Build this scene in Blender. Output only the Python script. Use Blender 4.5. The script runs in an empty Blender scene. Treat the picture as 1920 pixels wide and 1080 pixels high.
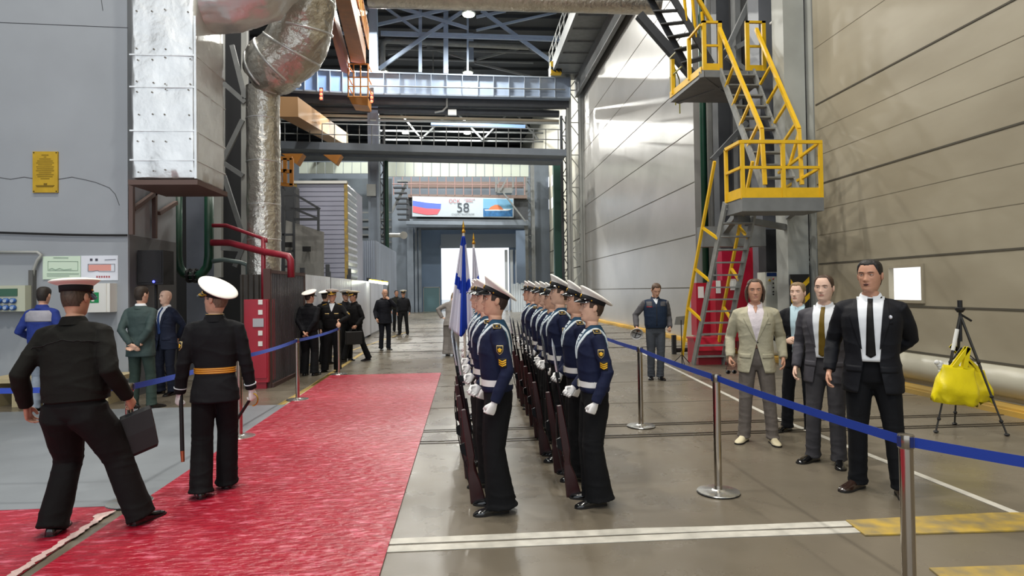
import bpy, bmesh, math, random
import numpy as np
from math import sin, cos, pi, radians as R, sqrt, atan2, tan
from mathutils import Vector as V, Matrix as M, noise
from mathutils.bvhtree import BVHTree
random.seed(7)
S = bpy.context.scene
COL = S.collection
# ------------------------------------------------------------ camera
F = 1200.0; CAMH = 1.715
YAW, PITCH, ROLL = -math.atan(88/F), R(1.0), R(-0.8)
SHY = -0.0083
cd = bpy.data.cameras.new('camera'); cam = bpy.data.objects.new('camera', cd); COL.objects.link(cam)
cam.location = (0, 0, CAMH)
CR = M.Rotation(YAW, 3, 'Z') @ M.Rotation(pi/2+PITCH, 3, 'X') @ M.Rotation(ROLL, 3, 'Z')
cam.rotation_euler = CR.to_euler()
cd.sensor_width = 36; cd.lens = 36*F/1920; cd.shift_y = SHY
cd.clip_start = 0.05; cd.clip_end = 300
S.camera = cam
C0 = V((0, 0, CAMH))
def ray(px, py):
    return CR @ V(((px-960)/F, (540-py)/F + SHY*1920/F, -1))
def G(px, py, z=0.0):
    d = ray(px, py); return C0 + d*((z-CAMH)/d.z)
def PY(px, py, y):
    d = ray(px, py); return C0 + d*(y/d.y)
def PX(px, py, x):
    d = ray(px, py); return C0 + d*(x/d.x)
# ------------------------------------------------------------ world, light, exposure
w = bpy.data.worlds.new('world'); S.world = w; w.use_nodes = True
bg = w.node_tree.nodes['Background']
bg.inputs[0].default_value = (0.86, 0.93, 1.0, 1); bg.inputs[1].default_value = 2.2
S.view_settings.view_transform = 'Standard'; S.view_settings.look = 'None'
S.view_settings.gamma = 1; S.view_settings.use_curve_mapping = False
S.view_settings.exposure = -0.6
LAMPS = [(x, y) for y in (-5, 5, 14, 24, 37, 47, 57, 65) for x in (-5.8, 0.4)]
for i, (x, y) in enumerate(LAMPS):
    ld = bpy.data.lights.new('high_bay_light', 'AREA'); ld.shape = 'DISK'; ld.size = 0.7
    ld.energy = 1350 if y < 30 else 2900; ld.color = (1.0, 0.95, 0.86) if y < 30 else (1, 0.99, 0.93)
    lo = bpy.data.objects.new('high_bay_light', ld); COL.objects.link(lo); lo.location = (x, y, 17.6)
# ------------------------------------------------------------ materials
def hx(h):
    h = h.lstrip('#'); c = [int(h[i:i+2], 16)/255 for i in (0, 2, 4)]
    return tuple((v/12.92 if v <= .04045 else ((v+.055)/1.055)**2.4) for v in c) + (1,)
MATS = {}
def mat(name, col, rough=.6, metal=0, noise_amt=0, nscale=5, bump=0, bscale=30, bdist=.01, emit=None, estr=1, col2=None, alpha=None, coat=0, spec=.5, stretch=None, detail=4):
    if name in MATS: return MATS[name]
    m = bpy.data.materials.new(name); m.use_nodes = True; nt = m.node_tree; N = nt.nodes; L = nt.links
    b = N['Principled BSDF']; c = hx(col) if isinstance(col, str) else col
    b.inputs['Base Color'].default_value = c; b.inputs['Roughness'].default_value = rough
    b.inputs['Metallic'].default_value = metal; b.inputs['Coat Weight'].default_value = coat
    b.inputs['Specular IOR Level'].default_value = spec
    if noise_amt or bump:
        tc = N.new('ShaderNodeTexCoord'); mp = N.new('ShaderNodeMapping'); L.new(tc.outputs['Object'], mp.inputs[0])
        if stretch: mp.inputs['Scale'].default_value = stretch
    if noise_amt:
        n = N.new('ShaderNodeTexNoise'); n.inputs['Scale'].default_value = nscale; n.inputs['Detail'].default_value = detail
        L.new(mp.outputs[0], n.inputs['Vector'])
        r = N.new('ShaderNodeMapRange'); r.inputs[1].default_value = .3; r.inputs[2].default_value = .7
        L.new(n.outputs[0], r.inputs[0])
        mx = N.new('ShaderNodeMix'); mx.data_type = 'RGBA'
        c2 = hx(col2) if col2 else tuple(v*(1-noise_amt) for v in c[:3])+(1,)
        mx.inputs[6].default_value = c; mx.inputs[7].default_value = c2
        L.new(r.outputs[0], mx.inputs[0]); L.new(mx.outputs[2], b.inputs['Base Color'])
    if bump:
        n2 = N.new('ShaderNodeTexNoise'); n2.inputs['Scale'].default_value = bscale; n2.inputs['Detail'].default_value = 3
        L.new(mp.outputs[0], n2.inputs['Vector'])
        bp = N.new('ShaderNodeBump'); bp.inputs['Strength'].default_value = bump; bp.inputs['Distance'].default_value = bdist
        L.new(n2.outputs[0], bp.inputs['Height']); L.new(bp.outputs[0], b.inputs['Normal'])
    if emit:
        b.inputs['Emission Color'].default_value = hx(emit); b.inputs['Emission Strength'].default_value = estr
    MATS[name] = m; return m
def cloth(name, col, rough=.85, wr=.45, sc=7, amt=.15):
    return mat(name, col, rough, noise_amt=amt, nscale=9, bump=wr, bscale=sc, bdist=.03, spec=.25)
# ------------------------------------------------------------ tags
def tag(o, label=None, cat=None, group=None, kind=None):
    if label: o['label'] = label
    if cat: o['category'] = cat
    if group: o['group'] = group
    if kind: o['kind'] = kind
    return o
def empty(name, loc=(0, 0, 0), rz=0, label=None, cat=None, group=None):
    o = bpy.data.objects.new(name, None); COL.objects.link(o); o.location = loc; o.rotation_euler = (0, 0, rz)
    o.empty_display_size = .2
    return tag(o, label, cat, group)
KIDS = {}
def link(name, me, m=None, parent=None, smooth=False):
    o = bpy.data.objects.new(name, me); COL.objects.link(o)
    if m is not None:
        if len(me.materials): me.materials.clear()
        for k in (m if isinstance(m, (list, tuple)) else [m]): me.materials.append(k)
    if parent is not None:
        o.parent = parent; KIDS.setdefault(parent.name, []).append(o)
    if smooth: me.polygons.foreach_set('use_smooth', [True]*len(me.polygons))
    return o
def copy_tree(o, parent=None):
    c = o.copy(); COL.objects.link(c)
    if parent is not None: c.parent = parent; KIDS.setdefault(parent.name, []).append(c)
    for ch in KIDS.get(o.name, []): copy_tree(ch, c)
    return c
# ------------------------------------------------------------ mesh builder
class MB:
    def __init__(s): s.v = []; s.f = []; s.m = []; s.cur = 0
    def add(s, vs, fs):
        n = len(s.v); s.v += [tuple(p) for p in vs]
        for f in fs: s.f.append([i+n for i in f]); s.m.append(s.cur)
        return s
    def box(s, c, d, rot=None):
        c = V(c); vs = []
        for x in (-.5, .5):
            for y in (-.5, .5):
                for z in (-.5, .5):
                    p = V((x*d[0], y*d[1], z*d[2]))
                    if rot is not None: p = rot @ p
                    vs.append(c+p)
        return s.add(vs, [(0,1,3,2),(4,6,7,5),(0,4,5,1),(2,3,7,6),(0,2,6,4),(1,5,7,3)])
    def bb(s, a, b):
        return s.box([(a[i]+b[i])/2 for i in range(3)], [abs(b[i]-a[i]) for i in range(3)])
    def bar(s, a, b, w, h, up=(0, 0, 1)):
        a = V(a); b = V(b); d = b-a; L = d.length; d.normalize(); up = V(up)
        x = d.cross(up)
        if x.length < 1e-3: x = d.cross(V((0, 1, 0)))
        x.normalize(); z = x.cross(d)
        return s.box((a+b)/2, (w, L, h), M((x, d, z)).transposed())
    def ibeam(s, a, b, w, h, t=.02, up=(0, 0, 1)):
        a = V(a); b = V(b); d = (b-a).normalized(); u = V(up); x = d.cross(u)
        if x.length < 1e-3: x = V((1, 0, 0))
        x.normalize(); z = x.cross(d)
        s.bar(a, b, t, h, up); o = z*(h/2-t/2)
        s.bar(a+o, b+o, w, t, up); s.bar(a-o, b-o, w, t, up); return s
    def tube(s, pts, rad, seg=12, caps=True, ref=None, sq=1.0):
        pts = [V(p) for p in pts]; n = len(pts)
        if not isinstance(rad, (list, tuple)): rad = [rad]*n
        rings = []; px = None
        for i, p in enumerate(pts):
            if i == 0: d = pts[1]-p
            elif i == n-1: d = p-pts[i-1]
            else: d = (pts[i+1]-p).normalized()+(p-pts[i-1]).normalized()
            d.normalize()
            if px is None:
                r = V(ref) if ref is not None else (V((1, 0, 0)) if abs(d.x) < .8 else V((0, 1, 0)))
                x = (r-d*r.dot(d)).normalized()
            else: x = (px-d*px.dot(d)).normalized()
            px = x; y = d.cross(x); ra = rad[i]; rx, ry = ra if isinstance(ra, (list, tuple)) else (ra, ra)
            ring = []
            for k in range(seg):
                a = 2*pi*k/seg; ca, sa = cos(a), sin(a)
                ca = math.copysign(abs(ca)**sq, ca); sa = math.copysign(abs(sa)**sq, sa)
                ring.append(p+x*rx*ca+y*ry*sa)
            rings.append(ring)
        return s.loft(rings, caps)
    def loft(s, rings, caps=True, closed=True):
        n = len(rings[0]); vs = [p for r in rings for p in r]; fs = []
        for i in range(len(rings)-1):
            for k in range(n if closed else n-1):
                a = i*n+k; b = i*n+(k+1) % n
                fs.append((a, b, b+n, a+n))
        if caps: fs.append(tuple(range(n))[::-1]); fs.append(tuple(range((len(rings)-1)*n, len(rings)*n)))
        return s.add(vs, fs)
    def lathe(s, prof, c=(0, 0, 0), seg=24, caps=True):
        c = V(c)
        return s.loft([[c+V((r*cos(2*pi*k/seg), r*sin(2*pi*k/seg), z)) for k in range(seg)] for r, z in prof], caps)
    def ball(s, c, r, seg=12, rot=None):
        c = V(c); r = V(r) if hasattr(r, '__len__') else V((r, r, r)); rings = []
        h = seg//2
        for i in range(1, h):
            t = pi*i/h; ring = []
            for k in range(seg):
                p = V((r.x*sin(t)*cos(2*pi*k/seg), r.y*sin(t)*sin(2*pi*k/seg), -r.z*cos(t)))
                if rot is not None: p = rot @ p
                ring.append(c+p)
            rings.append(ring)
        s.loft(rings, False); n = len(s.v); k = len(rings)
        b = V((0, 0, -r.z)); t = V((0, 0, r.z))
        if rot is not None: b = rot @ b; t = rot @ t
        s.v += [tuple(c+b), tuple(c+t)]; st = n-k*seg
        for j in range(seg):
            s.f.append([n, st+(j+1) % seg, st+j]); s.m.append(s.cur)
            s.f.append([n+1, n-seg+j, n-seg+(j+1) % seg]); s.m.append(s.cur)
        return s
    def quad(s, a, b, c, d): return s.add([a, b, c, d], [(0, 1, 2, 3)])
    def prism(s, poly, off):          # polygon (list of 3D) extruded by vector
        off = V(off); n = len(poly); vs = [V(p) for p in poly]+[V(p)+off for p in poly]
        return s.add(vs, [tuple(range(n))[::-1], tuple(range(n, 2*n))]+[(i, (i+1) % n, (i+1) % n+n, i+n) for i in range(n)])
    def mesh(s, name='mesh', fix=True):
        me = bpy.data.meshes.new(name); me.from_pydata(s.v, [], s.f)
        if len(set(s.m)) > 1: me.polygons.foreach_set('material_index', s.m)
        if fix:
            bm = bmesh.new(); bm.from_mesh(me); bmesh.ops.recalc_face_normals(bm, faces=bm.faces); bm.to_mesh(me); bm.free()
        me.update(); return me
    def build(s, name, m, parent=None, smooth=False, fix=True):
        return link(name, s.mesh(name, fix), m, parent, smooth)
def sharp(o, ang=35):
    me = o.data; me.polygons.foreach_set('use_smooth', [True]*len(me.polygons)); me.set_sharp_from_angle(angle=R(ang)); return o
def evalmesh(mb, voxel, smooth=2, name='mesh', fac=.5):
    me = mb.mesh('tmp'); o = bpy.data.objects.new('tmp', me); COL.objects.link(o)
    r = o.modifiers.new('r', 'REMESH'); r.mode = 'VOXEL'; r.voxel_size = voxel; r.adaptivity = 0
    if smooth:
        q = o.modifiers.new('s', 'SMOOTH'); q.factor = fac; q.iterations = smooth
    dg = bpy.context.evaluated_depsgraph_get()
    out = bpy.data.meshes.new_from_object(o.evaluated_get(dg), depsgraph=dg); out.name = name
    bpy.data.objects.remove(o); bpy.data.meshes.remove(me)
    out.polygons.foreach_set('use_smooth', [True]*len(out.polygons)); return out
def text_mesh(txt, size, ext=.002):
    cu = bpy.data.curves.new('t', 'FONT'); cu.body = txt; cu.size = size; cu.extrude = ext; cu.align_x = 'CENTER'; cu.align_y = 'CENTER'
    o = bpy.data.objects.new('t', cu); COL.objects.link(o); dg = bpy.context.evaluated_depsgraph_get()
    me = bpy.data.meshes.new_from_object(o.evaluated_get(dg), depsgraph=dg); bpy.data.objects.remove(o); bpy.data.curves.remove(cu)
    return me
def text_on(name, txt, size, loc, m, parent, rot=(pi/2, 0, 0), ext=.002):
    me = text_mesh(txt, size, ext); me.transform(M.Translation(V(loc)) @ M.LocRotScale(None, __import__('mathutils').Euler(rot), None))
    return link(name, me, m, parent)
# ================================================================ SETTING
floor_m = mat('floor_concrete', '#736b5e', .33, noise_amt=1, nscale=.9, col2='#615a4e', bump=.12, bscale=6, bdist=.01, detail=8, spec=.45)
nt = floor_m.node_tree; b = nt.nodes['Principled BSDF']
_n = nt.nodes.new('ShaderNodeTexNoise'); _n.inputs['Scale'].default_value = 2.3; _n.inputs['Detail'].default_value = 7
_tc = nt.nodes.new('ShaderNodeTexCoord'); nt.links.new(_tc.outputs['Object'], _n.inputs['Vector'])
_r = nt.nodes.new('ShaderNodeMapRange'); _r.inputs[1].default_value = .3; _r.inputs[2].default_value = .7; _r.inputs[3].default_value = .23; _r.inputs[4].default_value = .37
nt.links.new(_n.outputs[0], _r.inputs[0]); nt.links.new(_r.outputs[0], b.inputs['Roughness'])
grey_wall = mat('painted_concrete', '#9ba1a8', .6, noise_amt=.12, nscale=.8, bump=.08, bscale=3, detail=6)
dark_wall = mat('dark_paint', '#4c4e53', .6, noise_amt=.2, nscale=1.5)
beige_wall = mat('beige_panel', '#a8a18e', .5, noise_amt=1, nscale=.5, col2='#8c8471', detail=8, stretch=(1, .6, 1.6))
sheet_wall = mat('grey_door_panel', '#aaa8a4', .27, noise_amt=.12, nscale=.5, metal=.25, detail=5, bump=.05, bscale=.9, bdist=.1)
seam_m = mat('seam_dark', '#4a463c', .8)
steel_l = mat('steel_light', '#a4a6a3', .5, noise_amt=.15, nscale=2)
steel_b = mat('steel_blue', '#7f8996', .5, noise_amt=.15, nscale=2)
steel_bb = mat('steel_bluer', '#8d9cb2', .5, noise_amt=.12, nscale=2)
steel_d = mat('steel_dark', '#3c3f44', .55, noise_amt=.25, nscale=3)
steel_g = mat('steel_grey', '#777a7b', .5, noise_amt=.2, nscale=4)
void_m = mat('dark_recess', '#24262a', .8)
green_m = mat('green_pipe', '#12402f', .4, noise_amt=.2, nscale=4)
red_m = mat('red_paint', '#a3162c', .35, noise_amt=.12, nscale=3)
redp = mat('red_pipe', '#8e2333', .35, noise_amt=.2, nscale=6)
yel = mat('yellow_paint', '#e6b81a', .45, noise_amt=.12, nscale=6)
yelw = mat('yellow_worn', '#b99a3a', .7, noise_amt=1, nscale=7, col2='#7d7257', detail=8)
white_p = mat('white_line', '#c9c6bc', .6, noise_amt=.3, nscale=8, detail=8)
orange_m = mat('orange_paint', '#a86c24', .5, noise_amt=.25, nscale=2)
foil = mat('foil', '#e6e8e8', .36, metal=.75, noise_amt=.12, nscale=3, bump=.35, bscale=6, bdist=.035, detail=6)
foil2 = mat('foil_warm', '#d3cec4', .30, metal=.85, noise_amt=.25, nscale=4, bump=.7, bscale=10, bdist=.04, detail=6)
chrome = mat('chrome', '#d9d6d2', .12, metal=1)
galv = mat('galvanised', '#c3c8cf', .35, metal=.7, noise_amt=.2, nscale=3)
conc_old = mat('old_concrete', '#8d8d8a', .8, noise_amt=.4, nscale=3, stretch=(1, 1, .3), detail=8)
black_m = mat('black_plastic', '#141416', .5)
white_m = mat('white_paint', '#dfe0dc', .45)
lamp_w = mat('lamp_glow', '#ffffff', emit='#f6ffe8', estr=25)
red_l = mat('red_lamp_glow', '#ff3020', emit='#ff4a30', estr=14)

def struct(o, kind='structure'): o['kind'] = kind; return o
def ridge(mb, a, b, z0, z1, n, dep, vert=True):
    """corrugated sheet between a and b (floor points), n waves"""
    a = V((a[0], a[1], 0)); b = V((b[0], b[1], 0)); d = (b-a); L = d.length; d.normalize(); nn = V((-d.y, d.x, 0)); pts = []
    for i in range(n):
        for f, o in ((0, 0), (.35, 0), (.5, dep), (.85, dep)): pts.append(a+d*(L*(i+f)/n)+nn*o)
    pts.append(b)
    front = [[V((p.x, p.y, z)) for p in pts] for z in (z0, z1)]
    back = [[V((p.x, p.y, z))+nn*.02 for p in pts] for z in (z1, z0)]
    mb.loft(front+back+[front[0]], False, False); return mb
XR = 7.35
WA, WB, WC = PY(1555, 500, 12.9).y, 19.9, 39.5
# floor
q = MB(); q.bb((-26, -14, -.3), (9.5, 56, 0)); struct(q.build('floor', floor_m))
q = MB(); q.bb((-60, 56, -.35), (60, 140, -.02)); struct(q.build('ground_outside', mat('outside_ground', '#c9cac8', .8)))
# ceiling + end
roofm = mat('roof_sheet', '#33373c', .7, noise_amt=.3, nscale=.6)
q = MB()
for i in range(48):
    y = -14+i*2; q.bb((-26, y, 20), (9.5, y+2, 20.25)); q.bb((-26, y, 19.8), (9.5, y+.25, 20))
struct(q.build('ceiling', roofm))
# right walls
def wall_right(name, y0, y1, m, h, seams, x=XR):
    q = MB(); q.bb((x, y0, 0), (x+.35, y1, h)); w_ = struct(q.build(name, m))
    s_ = MB()
    for z in seams: s_.bb((x-.008, y0+.02, z-.014), (x+.01, y1-.02, z+.014))
    struct(s_.build('panel_seam', seam_m, w_)); return w_
zn = [(533-y)/1200*6.9/1.0 for y in ()]
nearz = [PX(1910, y, XR).z for y in (466, 232, -5)]+[PX(1910, 581, XR).z]
nw = MB()
# near wall with a window hole
wa = PX(1665, 497, XR); wb = PX(1735, 570, XR)
y1w, y0w = wa.y, wb.y; z1w, z0w = (wa.z+PX(1735, 495, XR).z)/2, (wb.z+PX(1666, 566, XR).z)/2
for a, b_ in (((XR, -14, 0), (XR+.3, y0w, 17)), ((XR, y1w, 0), (XR+.3, 12.85, 17)), ((XR, y0w, 0), (XR+.3, y1w, z0w)), ((XR, y0w, z1w), (XR+.3, y1w, 17))): nw.bb(a, b_)
wr = struct(nw.build('wall_right', beige_wall))
s_ = MB()
for z in nearz+[.62, nearz[2]+3.3, nearz[2]+6.6]: 
    if z0w-.05 < z < z1w+.05: s_.bb((XR-.01, -14, z-.014), (XR+.01, y0w, z+.014)); s_.bb((XR-.01, y1w, z-.014), (XR+.01, 12.8, z+.014))
    else: s_.bb((XR-.01, -14, z-.014), (XR+.01, 12.8, z+.014))
struct(s_.build('panel_seam', seam_m, wr))
s_ = MB()
zs_all = sorted(nearz)+[nearz[2]+3.3]
for a, b_ in zip(zs_all, zs_all[1:]):
    if b_-a > 1.3:
        for k in (.36, .68): s_.bb((XR-.004, -14, a+(b_-a)*k-.005), (XR+.01, 12.8, a+(b_-a)*k+.005))
struct(s_.build('panel_joint', mat('joint_soft', '#7d7665', .8), wr))
win = empty('window_1', (0, 0, 0)); struct(win)
s_ = MB(); t = .05
for a, b_ in (((XR-.03, y0w, z0w), (XR+.06, y0w+t, z1w)), ((XR-.03, y1w-t, z0w), (XR+.06, y1w, z1w)), ((XR-.03, y0w+t, z0w), (XR+.06, y1w-t, z0w+t)), ((XR-.03, y0w+t, z1w-t), (XR+.06, y1w-t, z1w))): s_.bb(a, b_)
s_.build('window_frame', beige_wall, win)
s_ = MB(); s_.bb((XR+.10, y0w, z0w), (XR+.115, y1w, z1w)); s_.build('window_pane', mat('window_daylight', '#ffffff', .3, emit='#f4f9ff', estr=1.7), win)
# bumper + kerb along the near wall
s_ = MB(); rg = []
for y in (-14, 12.8): rg.append([V((XR-.02-.13*sin(pi*k/10)**.7, y, .17+.42*k/10)) for k in range(11)]+[V((XR, y, .59)), V((XR, y, .17))])
s_.loft(rg); sharp(s_.build('trim_2', mat('bumper_beige', '#b5b2a2', .35, noise_amt=.15, nscale=2)), 50).__setitem__('kind', 'structure')
def kerb(y0, y1, nm):
    s_ = MB(); s_.bb((XR-.30, y0, 0), (XR-.02, y1, .10)); s_.bb((XR-.34, y0, 0), (XR-.30, y1, .07)); struct(s_.build(nm, yelw2))
yelw2 = mat('kerb_yellow', '#d8a62e', .6, noise_amt=1, nscale=1.2, col2='#8f7a48', detail=8, stretch=(1, .3, 1))
kerb(-14, 12.8, 'trim_3'); kerb(19.9, 39.3, 'trim_4'); kerb(12.8, 19.9, 'trim_5')
# sheet steel sliding leaf (far part) 
seams = [1.72+1.69*i-1.69 for i in range(9)]
w2 = wall_right('wall_right_2', 19.9, 39.5, sheet_wall, 16.5, [z+.01 for z in seams])
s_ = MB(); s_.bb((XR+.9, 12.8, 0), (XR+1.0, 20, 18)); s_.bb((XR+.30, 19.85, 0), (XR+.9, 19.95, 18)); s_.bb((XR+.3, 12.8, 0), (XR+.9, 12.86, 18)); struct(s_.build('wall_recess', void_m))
# far right wall with small windows
q = MB(); q.bb((XR, 39.5, 0), (XR+.3, 56, 20)); w3 = struct(q.build('wall_right_3', mat('beige_far', '#b9b6a8', .45)))
k = 2
for py in (352, 394, 536):
    for px in (1011, 1016.5, 1022, 1028.5, 1035.5):
        c_ = PX(px, py-(px-1011)*.55*(1 if py < 500 else .0), XR)
        p_ = MB(); p_.bb((XR-.02, c_.y-.42, c_.z-.42), (XR+.01, c_.y+.42, c_.z+.42))
        o = p_.build('window_%d' % k, mat('window_daylight2', '#ffffff', .3, emit='#f6faff', estr=2.2)); struct(o); k += 1
s_ = MB()
for z in (3.2, 5.0, 6.8): s_.bb((XR-.01, 39.6, z-.03), (XR+.01, 55.9, z+.03))
struct(s_.build('panel_seam', seam_m, w3))
# ---- gate wall at the far end
YG = 55.0
def gx(px, y=YG): return PY(px, 545, y).x
def gz(py, px=880, y=YG): return PY(px, py, y).z
x0, x1, zt = gx(827), gx(957), gz(461)
q = MB(); H0 = gz(302)
q.bb((-26, YG, 0), (gx(765), YG+.4, H0)); q.bb((gx(765), YG, gz(430)), (XR+.3, YG+.4, H0)); q.bb((gx(990), YG, 0), (XR+.3, YG+.4, gz(430)))
struct(q.build('wall_far', mat('far_wall_blue', '#727c88', .6, noise_amt=.3, nscale=.4)))
q = MB(); q.bb((gx(765)-.1, YG+1.0, 0), (x0, YG+1.3, gz(430)+1.2)); q.bb((x0, YG+1.0, zt), (gx(990)+.3, YG+1.3, gz(430)+1.2)); q.bb((x1, YG+1.0, 0), (gx(990)+.3, YG+1.3, zt))
q.bb((gx(765), YG+.4, 0), (gx(765)+.15, YG+1.3, gz(430)))
struct(q.build('wall_gate', mat('gate_blue', '#6e84a0', .5, noise_amt=.2, nscale=.4)))
q = MB(); q.bb((x0, YG+.9, gz(461)), (gx(985), YG+1.02, gz(437))); q.bb((x0-.1, YG+.88, zt-.12), (gx(985), YG+1.04, zt+.12)); struct(q.build('trim_6', mat('gate_header', '#8b97a6', .5)))
q = MB()
for px in (951, 961, 971, 981): q.bb((gx(px)-.12, YG+.7, 0), (gx(px)+.12, YG+.98, gz(468)))
struct(q.build('trim_7', mat('gate_track', '#cfd6dd', .4)))
for (a, b_) in ((765, 777), (779, 784), (786, 791)):
    q = MB(); q.bb((gx(a), YG-.5, 0), (gx(b_), YG, gz(428))); tag(q.build('gate_jamb_post', steel_b), '', '')
o = [x for x in COL.objects if x.name.startswith('gate_jamb_post')]
for x_, l_ in zip(o, ('wide blue-grey post at the left side of the far gate', 'thin middle post at the left side of the far gate', 'thin post nearest the opening at left of the far gate')): tag(x_, l_, 'post')
dr = empty('door_1', (0, 0, 0)); struct(dr)
q = MB(); q.bb((gx(793), YG+.93, 0), (gx(823), YG+1.0, gz(538))); q.build('door_leaf', mat('small_door_green', '#5f8089', .5), dr)
q = MB(); q.bb((gx(792), YG+.9, 0), (gx(793.2), YG+1.0, gz(537))); q.bb((gx(822.5), YG+.9, 0), (gx(824), YG+1.0, gz(537))); q.bb((gx(792), YG+.9, gz(538.4)), (gx(824), YG+1.0, gz(537))); q.build('door_frame', steel_l, dr)
# right gate leaf (grey panel hanging) + bright louvred door under it
q = MB(); q.bb((gx(962), 51, gz(530, 975, 51)), (gx(986, 51), 51.3, gz(432, 975, 51)))
tag(q.build('gate_leaf', mat('gate_leaf_blue', '#5d6c80', .5)), 'blue-grey raised gate leaf hanging right of the bright gate opening', 'gate')
q = MB(); ridge(q, (gx(960, 51), 51), (gx(1000, 51), 51), 0, gz(531, 975, 51)-.05, 9, .08)
tag(q.build('corrugated_gate_panel', mat('bright_sheet', '#d5dde4', .35, metal=.3)), 'pale corrugated panel at floor level right of the bright gate opening', 'panel')
# dark end wall above and beyond
q = MB(); q.bb((-26, 80, 12), (9.5, 80.3, 20)); struct(q.build('wall_end', roofm))
q = MB(); q.bb((XR, 56, 11.5), (XR+.3, 80, 20)); struct(q.build('wall_right_4', mat('beige_far', '#b9b6a8')))
q = MB(); q.bb((-26, YG+1.4, H0-.3), (9.5, 80, H0)); struct(q.build('roof_annex', roofm))
# left far wall
q = MB(); q.bb((-26.3, -14, 0), (-26, 80, 20)); struct(q.build('wall_left', mat('left_wall_dark', '#5e646b', .7, noise_amt=.3, nscale=.3)))
# ---- near left pylon
YP = 11.2; XP = PY(240, 500, YP).x
q = MB(); q.bb((-22, YP, 0), (XP, YP+1.8, 18)); pyl = struct(q.build('wall_pylon', grey_wall))
q = MB(); q.bb((XP, YP+.02, 0), (XP+.012, YP+1.78, PY(240, 440, YP).z)); struct(q.build('wall_pylon_dado', mat('pylon_dark', '#6a6c70', .5, noise_amt=.2, nscale=1)))
zc_ = PY(120, 439, YP).z
q = MB(); pts = [PY(px, py, YP-.03) for px, py in ((-200, 433), (0, 436), (60, 438), (130, 440), (190, 441), (238, 441))]; q.tube(pts, .018, 8)
tag(q.build('wall_cable', black_m), 'thin black cable running across the grey pylon wall', 'cable')
q = MB(); import itertools
for pts in ([(0, 333), (20, 336), (45, 332), (78, 337), (110, 336), (135, 332), (160, 337), (180, 342), (205, 352), (216, 364), (224, 385)], [(0, 42), (120, 47), (240, 52)], [(190, 0), (193, 20)]):
    P3 = [PY(x, y, YP-.001) for x, y in pts]
    q.tube(P3, .006, 4)
struct(q.build('wall_crack', mat('crack', '#5a5d61', .9), pyl))
# ================================================================ THINGS ON / NEAR THE LEFT WALL
def facebox(name, m, px0, py0, px1, py1, y, dep, parent=None):
    a = PY(px0, py1, y); b_ = PY(px1, py0, y); q = MB(); q.bb((a.x, y, a.z), (b_.x, y+dep, b_.z)); return q.build(name, m, parent)
# brass plaque
pl = facebox('memorial_plaque', mat('plaque_brass', '#c9a22e', .4, metal=.6, noise_amt=.2, nscale=6), 61, 284, 108, 361, YP-.03, .03)
tag(pl, 'engraved brass plaque with a ship relief on the grey pylon wall', 'plaque')
en = mat('plaque_engraving', '#7d6418', .5, metal=.5)
a = PY(61, 361, YP-.03); b_ = PY(108, 284, YP-.03); cx = (a.x+b_.x)/2; ww = b_.x-a.x
q = MB()
for i in range(13):
    wd = ww*(.28, .1, .45, .62, .7, .55, .7, .66, .72, .5, .68, .6, .35)[i]/2; z = b_.z-.06-i*.033; q.bb((cx-wd, YP-.034, z-.006), (cx+wd, YP-.031, z+.006))
q.build('engraved_lines', en, pl)
q = MB(); z = a.z+.12; q.prism([(cx-.15, YP-.036, z), (cx+.15, YP-.036, z), (cx+.12, YP-.036, z-.03), (cx-.13, YP-.036, z-.03)], (0, .006, 0)); q.bb((cx-.02, YP-.036, z), (cx+.03, YP-.03, z+.035)); q.build('ship_relief', en, pl)
for sx in (a.x+.02, b_.x-.02):
    for sz in (a.z+.02, b_.z-.02):
        q = MB(); q.ball((sx, YP-.033, sz), .011, 8); q.build('screw', black_m, pl)
# two posters
po = facebox('floor_plan_sign', mat('poster_green', '#cfe3cf', .5), 80, 480, 151, 524, YP-.015, .015); tag(po, 'pale green floor plan sheet, left of the two sheets on the wall', 'sign')
ink = mat('ink_green', '#6f8f78', .7); q = MB()
def pline(q, pts, y, r=.004):
    for p0, p1 in zip(pts, pts[1:]):
        A = PY(*p0, y); B = PY(*p1, y); q.bar(A, B, r*2, .004)
pline(q, [(90, 490), (146, 490), (146, 507), (90, 507), (90, 490)], YP-.018, .003); pline(q, [(88, 513), (148, 513)], YP-.018, .006); pline(q, [(88, 517), (130, 517)], YP-.018, .004); pline(q, [(100, 483), (128, 483)], YP-.018, .006)
pline(q, [(92, 505), (98, 503), (104, 506), (112, 503), (120, 506), (134, 504)], YP-.018, .005); q.build('printed_lines', ink, po)
po = facebox('evacuation_plan_sign', mat('poster_white', '#dfe4ee', .5), 152, 479, 221, 526, YP-.015, .015); tag(po, 'white plan with a pink building outline, right of the two sheets on the wall', 'sign')
facebox('pink_plan', mat('pink_print', '#dd9c92', .6), 166, 496, 208, 508, YP-.018, .003, po)
q = MB(); pline(q, [(165, 495), (215, 495), (215, 509), (186, 509), (183, 507), (172, 509), (165, 509), (165, 495)], YP-.02, .003); pline(q, [(196, 487), (217, 486)], YP-.02, .006); q.build('printed_lines', mat('ink_dark', '#4a4a58', .7), po)
q = MB()
for i in range(6): A = PY(182+i*4.5, 519, YP-.018); q.bb((A.x-.012, YP-.02, A.z-.016), (A.x+.012, YP-.016, A.z+.016))
q.build('printed_symbols', mat('ink_red', '#a8555c', .7), po)
q = MB()
for px in (171, 181): A = PY(px, 487, YP-.02); q.lathe([(.018, -.002), (.018, .002)], (0, 0, 0), 12)
q.v = []; q.f = []; q.m = []
for px in (171, 181): A = PY(px, 487, YP-.018); q.bb((A.x-.02, YP-.02, A.z-.02), (A.x+.02, YP-.016, A.z+.02))
q.build('printed_logo', mat('ink_dark', '#4a4a58'), po)
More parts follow.
